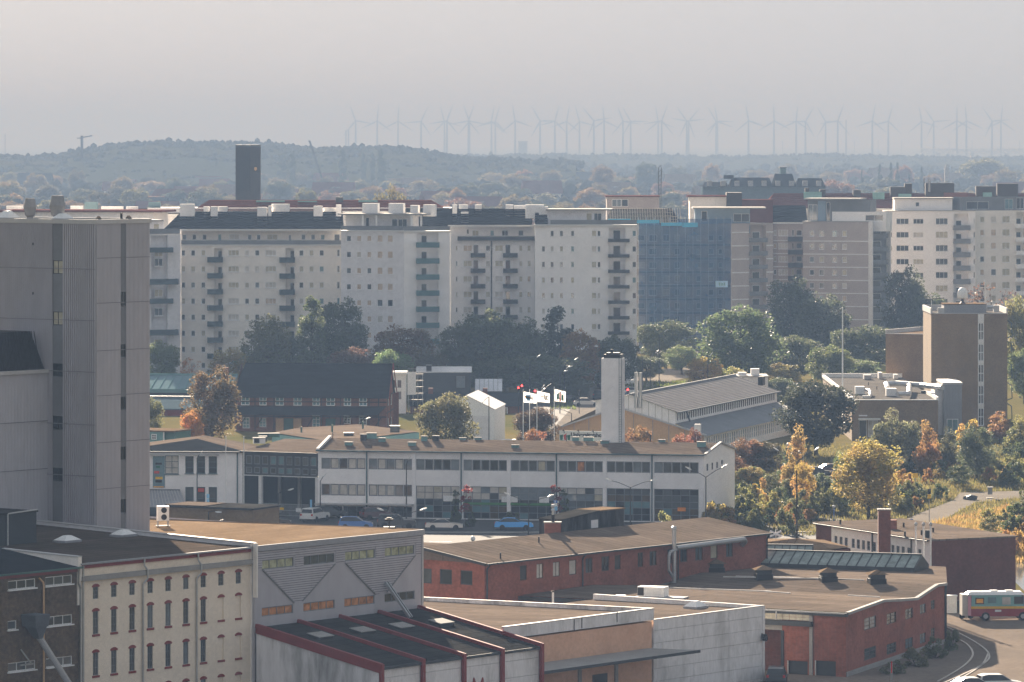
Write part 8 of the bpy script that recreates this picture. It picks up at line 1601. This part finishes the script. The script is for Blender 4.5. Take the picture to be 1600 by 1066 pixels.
p = G(1212, 842, 0); p = XY(1212, 560); r = thing('railway_cross', 'white diagonal railway crossing cross behind the workshop', 'sign', (p.x, p.y, 0)); zc = H - (834 - Y0) * 560 / F; MB().bar((-.62, 0, zc - .3), (.62, 0, zc + .3), .06, .2).build('board', 'render_white', r); MB().bar((-.62, -.05, zc + .3), (.62, -.05, zc - .3), .06, .2).build('board', 'render_white', r); MB().tube((0, .05, 0), (0, .05, zc + .45), .05).build('post', 'white_paint', r)
p = G(1547, 779); r = thing('info_board', 'weathered wooden information board on the pale path', 'sign', (p.x, p.y, 0)); MB().box(-.3, .3, -.05, .05, .5, 1.4).build('board', 'frame_grey', r); MB().box(-.45, .45, -.4, .4, 0, .12).build('base', 'concrete', r); MB().box(-.4, .4, -.15, .15, 1.4, 1.5).build('roof', 'white_paint', r)
for i, (px, py, sc) in enumerate(((1510, 780.5, 1.), (1518, 781.5, 1.5))):
    p = G(px, py); r = thing('boulder', ('smaller' if i == 0 else 'larger') + ' dark boulder blocking the pale path', 'boulder', (p.x, p.y, 0)); a = np.random.default_rng(i); V = ico_v * a.uniform(.75, 1.2, (12, 1)) * np.array((.5, .4, .35)) * sc + np.array((0, 0, .2)); link('stone', np_mesh('stone', V, ico_f, 'metal_dark'), r)
p = G(1545, 763); 
p = XY(739, 585); r = thing('wind_vane', 'round pale lamp globe shining above the workshop roof', 'street lamp', (p.x, p.y, 0)); zt = H - (846 - Y0) * 585 / F; MB().tube((0, 0, 0), (0, 0, zt), .05).build('pole', 'metal_grey', r); MB().lathe([(.05, 0), (.22, .1), (.28, .32), (.2, .52), (.04, .6)], (0, 0, zt), 14).build('globe', 'plastic_white', r, smooth=True); r.name = 'globe_lamp_post'
for i, (px, y0_, Y, lb) in enumerate(((1386, 1040, 436, 'pale striped post near the depot corner'),)):
    p = XY(px + 7, Y); r = thing('barrier_post', lb, 'post', (p.x, p.y, 0)); MB().box(-.1, .1, -.1, .1, 0, 1.6).build('post', 'concrete', r); MB().box(-.05, .05, -.11, -.101, .8, 1.8).build('stripe', 'sign_red', r)
p = XY(1245, 575); r = thing('dark_post', 'thin dark wooden mast behind the hipped shed', 'mast', (p.x, p.y, 0)); MB().tube((0, 0, 0), (0, 0, H - (735 - Y0) * 575 / F), .11, .08, 7).build('pole', 'bark', r)
p = XY(1303, 590); r = thing('path_lamp', 'small lamp post left of the brick smokestack', 'street lamp', (p.x, p.y, 0)); zt = H - (792 - Y0) * 590 / F; MB().tube((0, 0, 0), (0, 0, zt), .05).build('pole', 'sign_blue', r); MB().lathe([(.05, -.1), (.2, 0), (.2, .15), (.05, .2)], (0, 0, zt), 10).build('lamp_head', 'lamp_shell', r)
for i, (px, py) in enumerate(((785, 808), (800.5, 806))): p = G(px, py); r = thing('traffic_cone', ('left' if i == 0 else 'right') + ' red traffic cone behind the bright blue saloon', 'cone', (p.x, p.y, .03), 0, 'traffic cones'); MB().lathe([(.16, .04), (.03, .7)], n=10).build('cone', 'sign_red', r); MB().box(-.2, .2, -.2, .2, 0, .04).build('base', 'plastic_black', r)
# yellow and red play equipment beyond the road
f = Fr(XY(1046, 1036), B=XY(1085, 1036)); r = f.root('bouncy_castle', 'yellow and red inflatable structure under the trees beyond the road', 'inflatable'); zb = f.z(1060, 566); z1 = f.z(1060, 560.5); MB().box(0, f.L, 0, 4, max(0, zb), z1).build('base_tube', 'sign_red', r)
z2 = f.z(1060, 555); MB().box(0, f.L, .2, 4, z1 + .003, z2).build('wall', 'sign_yellow', r); MB().loft([(1.8, .2, z2), (3.6, .2, z2), (3.6, 1.5, z2), (1.8, 1.5, z2)], [(2.2, .3, z2 + .75), (3.2, .3, z2 + .75), (3.2, 1.4, z2 + .75), (2.2, 1.4, z2 + .75)]).build('turret', 'sign_yellow', r); MB().box(0, .5, .2, 1.5, z2 + .003, z2 + .35).build('turret', 'sign_yellow', r)
f = Fr(XY(1027, 1040), B=XY(1043, 1040)); r = f.root('white_trailer', 'pale box trailer left of the yellow inflatable', 'trailer'); MB().box(0, f.L, 0, 5, .6, f.z(1035, 550)).build('body', 'white_paint', r)
for x in (.4, f.L - .4): o = MB().lathe([(.2, -.1), (.4, -.1), (.4, .1), (.2, .1)], n=14).build('wheel', 'rubber', r, loc=(x, .5, .4)); o.rotation_euler = (PI / 2, 0, 0)
f = Fr(XY(883, 930), B=XY(898, 930)); r = f.root('roadside_kiosk', 'pale roadside hut under the dark trees', 'hut'); MB().box(0, f.L, 0, 3, 0, f.z(890, 595)).build('wall', 'render_cream', r); MB().box(-.2, f.L + .2, -.3, 3.2, f.z(890, 595) + .003, f.z(890, 592)).build('roof', 'metal_dark', r)
f = Fr(XY(783, 740), B=XY(806, 740)); r = f.root('emergency_van', 'white van with yellow and red band right of the tent', 'van'); MB().box(0, f.L, 0, 1.9, .35, 1.1).build('lower_body', 'sign_red', r); MB().box(-.005, f.L + .005, -.005, 1.905, 1.101, 1.45).build('stripe', 'sign_yellow', r); MB().box(.02, f.L - .02, .02, 1.88, 1.451, 2.3).build('upper_body', 'plastic_white', r); MB().box(.3, f.L - .6, .0, .015, 1.6, 2.1).build('side_window', 'glass_dark', r)
for x in (.5, f.L - .5): o = MB().lathe([(.15, -.1), (.35, -.1), (.35, .1), (.15, .1)], n=14).build('wheel', 'rubber', r, loc=(x, .1, .35)); o.rotation_euler = (PI / 2, 0, 0)

# ================================================================== far distance: turbines, bridge, cranes, houses
mk('turbine_backlit', (.05, .055, .065), .5, .02); mk('far_dark', (.06, .065, .07), .8)  # turbine tone is near-black: their backlit shade is put into the colour
tw = MB().tube((0, 0, -2), (0, 0, 68), 2.3, 1.3, 10).mesh('tower'); nac = MB().box(-1.8, 1.8, -4, 6, 67, 70.5).mesh('nacelle'); bl = MB().loft([(-.9, -4.4, 0), (.9, -4.4, 0), (.5, -4.0, 0), (-.7, -4.0, 0)], [(-.4, -4.3, 33), (.4, -4.3, 33), (.3, -4.15, 33), (-.3, -4.15, 33)])
bl.loft([(-1.6, -4.5, 5), (1.3, -4.4, 5), (.9, -3.9, 5), (-1.2, -3.9, 5)], [(-.7, -4.35, 26), (.7, -4.35, 26), (.5, -4.1, 26), (-.5, -4.1, 26)]); bl = bl.mesh('blade')
for m in (tw, nac, bl): m.materials.append(MATS['turbine_backlit'])
TB = [(555.8, 340), (589.5, 5), (622, 3), (658, 25), (694.5, 345), (698.5, 20), (732, 20), (733.5, 340), (768, 10), (774, 15), (805, 350), (844, 330), (867, 15), (885.5, 10), (905.5, 345), (928, 320), (944, 355), (973.5, 340), (985.5, 330), (1028.5, 350), (1034, 20), (1073, 325), (1076, 40), (1119, 330), (1121, 350), (1169.5, 350), (1209.5, 358), (1244, 5), (1258.5, 30), (1290, 330), (1309, 20), (1363, 10), (1388, 15), (1440, 350), (1459, 325), (1495, 0), (1510, 355), (1550, 325), (1564, 5)]
for i, (px, ph) in enumerate(TB):
    Y = 9400 + (i * 911 % 5) * 150; x = (px - 800) * Y / F; r = thing('wind_turbine', f'{ordn(i)} offshore wind turbine from the left on the hazy horizon', 'wind turbine', (x, Y, drop(Y)), 0, 'offshore wind turbines'); link('tower', tw, r); link('nacelle', nac, r)
    for k in range(3): o = link('blade', bl, r, (0, 0, 69)); o.rotation_euler = (0, math.radians(ph + 120 * k), 0)
def far_box(name, label, cat, px, w_, ytop, Y, parts=1, mat='far_dark', taper=1.):
    x = (px - 800) * Y / F; hw = w_ * Y / F / 2; z = H - (ytop - Y0) * Y / F; r = thing(name, label, cat, (x, Y, drop(Y))); b = -drop(Y)
    MB().loft([(-hw, -hw, -2), (hw, -hw, -2), (hw, hw, -2), (-hw, hw, -2)], [(-hw * taper, -hw, z + b), (hw * taper, -hw, z + b), (hw * taper, hw, z + b), (-hw * taper, hw, z + b)]).build('shaft', mat, r); MB().box(-hw * taper * 1.15, hw * taper * 1.15, -hw, hw, z + b + .01, z + b + 1.5).build('top', mat, r); return r
far_box('lighthouse', 'slender hazy lighthouse among the turbines at right', 'lighthouse', 1322, 3.2, 189, 9800, taper=.6); far_box('power_stack', 'left of two hazy power station stacks on the horizon', 'chimney', 540.5, 2.2, 205, 9000); far_box('power_stack', 'right of two hazy power station stacks on the horizon', 'chimney', 544.5, 2.2, 205, 9000); far_box('horizon_block', 'hazy square block on the central horizon', 'building', 817, 14, 222, 9000); far_box('radio_spire', 'thin hazy mast at the far left horizon', 'mast', 8, .8, 212, 5200)
for i, px in enumerate((1223, 1335, 1372, 1409, 1483, 1519, 1593)): far_box('sea_mast', f'{ordn(i)} from left of the tiny masts on the sea horizon', 'mast', px, .7, 221, 9500)['group'] = 'masts on the sea horizon'
f = Fr(XY(1440, 8200), B=XY(1760, 8200)); r = f.root('sea_bridge', 'hazy truss bridge deck running out at the right horizon', 'bridge'); z1, z2 = f.z(1520, 232.5), f.z(1520, 239); MB().box(0, f.L, 0, 20, z1 - 1.2, z1).build('deck', 'concrete', r); MB().box(0, f.L, 0, 20, z2 - 1, z2).build('lower_deck', 'concrete', r)
n = 28
for i in range(n): a, b = f.L * i / n, f.L * (i + 1) / n; MB().bar((a, 0, z2), ((a + b) / 2, 0, z1 - 1), .8, 1.6).bar(((a + b) / 2, 0, z1 - 1), (b, 0, z2), .8, 1.6).build('truss', 'concrete', r)
for i in range(6): a = f.L * (i + .5) / 6; MB().box(a - 2.5, a + 2.5, 2, 18, -8, z2 - 1).build('pier', 'concrete', r)
p = XY(128, 4000); r = thing('tower_crane', 'hazy tower crane left of the wooded hill', 'crane', (p.x, p.y, 0)); z = H - (216 - Y0) * 4000 / F; MB().box(-1, 1, -1, 1, 0, z + 2).build('mast', 'far_dark', r); MB().bar((-1.5, 0, z), (8, 0, z + 2), .8, .9).build('jib', 'far_dark', r); MB().bar((-4, 0, z), (-1, 0, z), .8, .8).build('counter_jib', 'far_dark', r)
p = XY(509, 3600); r = thing('mobile_crane', 'slanting hazy crane boom beneath the wooded hill', 'crane', (p.x, p.y, 0)); a, b = (0, 0, H - (265 - Y0) * 3600 / F), ((484 - 509) * 3600 / F, 0, H - (221 - Y0) * 3600 / F); MB().bar((1, 0, 2), b, .9, 1.3).build('boom', 'far_dark', r); MB().box(-2, 4, -1.5, 1.5, 0, 3).build('carrier', 'far_dark', r); MB().box(b[0] - .9, b[0] + .5, -.3, .3, b[2] - .5, b[2] + .6).build('boom_head', 'far_dark', r)
p = XY(1479, 3300); r = thing('church_spire', 'tiny pale church spire in the haze at right', 'church', (p.x, p.y, 0)); MB().box(-1.3, 1.3, -1.3, 1.3, 0, 22).build('tower', 'metal_grey', r); MB().loft([(-1.3, -1.3, 22), (1.3, -1.3, 22), (1.3, 1.3, 22), (-1.3, 1.3, 22)], [(-.1, -.1, H - (255 - Y0) * 3300 / F), (.1, -.1, H - (255 - Y0) * 3300 / F), (.1, .1, H - (255 - Y0) * 3300 / F), (-.1, .1, H - (255 - Y0) * 3300 / F)]).build('spire', 'metal_grey', r)
# palace-like block with cupola
f = Fr(XY(1098, 1620), B=XY(1290, 1620)); r = f.root('cupola_building', 'hazy dark roofed long building with glazed cupola behind the red roofs', 'building'); z1 = f.z(1150, 292); MB().box(0, f.L, 0, 14, 0, z1).build('wall', 'slate_blue', r)
for a, b, y in ((1098, 1140, 285), (1140, 1208, 278), (1208, 1244, 272), (1244, 1290, 279)): MB().loft([(f.u(a), -1, z1), (f.u(b), -1, z1), (f.u(b), 15, z1), (f.u(a), 15, z1)], [(f.u(a) + 1, 5, f.z(1150, y)), (f.u(b) - 1, 5, f.z(1150, y)), (f.u(b) - 1, 9, f.z(1150, y)), (f.u(a) + 1, 9, f.z(1150, y))]).build('mansard_roof', 'slate', r)
zc = f.z(1225, 272); u = f.u(1225); MB().box(u - .9, u + .9, 5, 8, zc, zc + 1.8).build('cupola', 'teal_roof', r); MB().box(u - 1.1, u + 1.1, 4.8, 8.2, zc + 1.801, zc + 2.2).build('cupola_roof', 'metal_dark', r); MB().box(f.u(1132), f.u(1147), 3, 6, f.z(1140, 280), f.z(1140, 274)).build('cupola', 'slate', r)
for i in range(9): u = f.L * (i + .5) / 9; MB().box(u - .8, u + .8, -.6, .5, z1 + .2, z1 + 1.9).build('dormer', 'metal_grey', r)
# little houses in the far town, some with added mirror plates angled to glint sun at the camera
hp = MB().box(-5, 5, -4, 4, -1, 4.2).mesh('wall'); hr = MB().loft([(-5.4, -4.5, 4), (-5.4, 0, 7.6), (-5.4, 4.5, 4)], [(5.4, -4.5, 4), (5.4, 0, 7.6), (5.4, 4.5, 4)]).mesh('roof'); hg_ = MB().box(-.9, .9, -.7, .7, 0, .12).mesh('roof_fitting'); hg_.materials.append(MATS['roof_glint'])
nrm = (sun_dir + Vector((0, -1, 0))).normalized(); k = 0
for i in range(44):
    band = R.choice(((2300, 2700), (2700, 3300), (3300, 4200), (3300, 4200))); Y = R.uniform(*band); px = R.choice((R.uniform(-10, 420), R.uniform(420, 820), R.uniform(800, 1000), R.uniform(-10, 700), R.uniform(1050, 1600))); rz_ = R.uniform(-.5, .5)
    r = thing('far_house', 'small hazy house', 'house', ((px - 800) * Y / F, Y, drop(Y)), rz_, 'small houses in the far town'); r.scale = (R.uniform(1.6, 2.3),) * 3
    wm = ('hw', R.choice(['render_white', 'render_cream', 'brick_rose'])); rm = ('hr', R.choice(['roof_red', 'roof_red', 'slate', 'felt_tan']))
    for key, src in ((wm, hp), (rm, hr)):
        if key not in WC: m = src.copy(); m.materials.append(MATS[key[1]]); WC[key] = m
    link('wall', WC[wm], r); link('roof', WC[rm], r); reg(r, 'hazy house with ' + {'roof_red': 'red', 'slate': 'dark', 'felt_tan': 'tan'}[rm[1]] + ' roof and ' + {'render_white': 'white', 'render_cream': 'cream', 'brick_rose': 'rose'}[wm[1]] + ' walls in the far town', px)
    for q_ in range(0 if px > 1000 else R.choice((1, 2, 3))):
        o = link('roof_fitting', hg_, r, (R.uniform(-3, 3), -2.4, 6.2)); wp = r.location + Vector((0, 0, 6.2 * r.scale[0])); nrm = (sun_dir + (Vector((0, 0, H)) - wp).normalized()).normalized(); n2 = (Matrix.Rotation(-rz_, 3, 'Z') @ nrm); o.rotation_mode = 'QUATERNION'; o.rotation_quaternion = n2.to_track_quat('Z', 'Y'); o.scale = (R.uniform(.3, 1.2), R.uniform(.25, .6), 1)

for base, L_ in REG.items():                                 # say which one: by order where looks do not tell
    for k, (px, o) in enumerate(sorted(L_, key=lambda t: t[0])): o['label'] = base if len(L_) == 1 else f'{base}, {ordn(k)} from left'
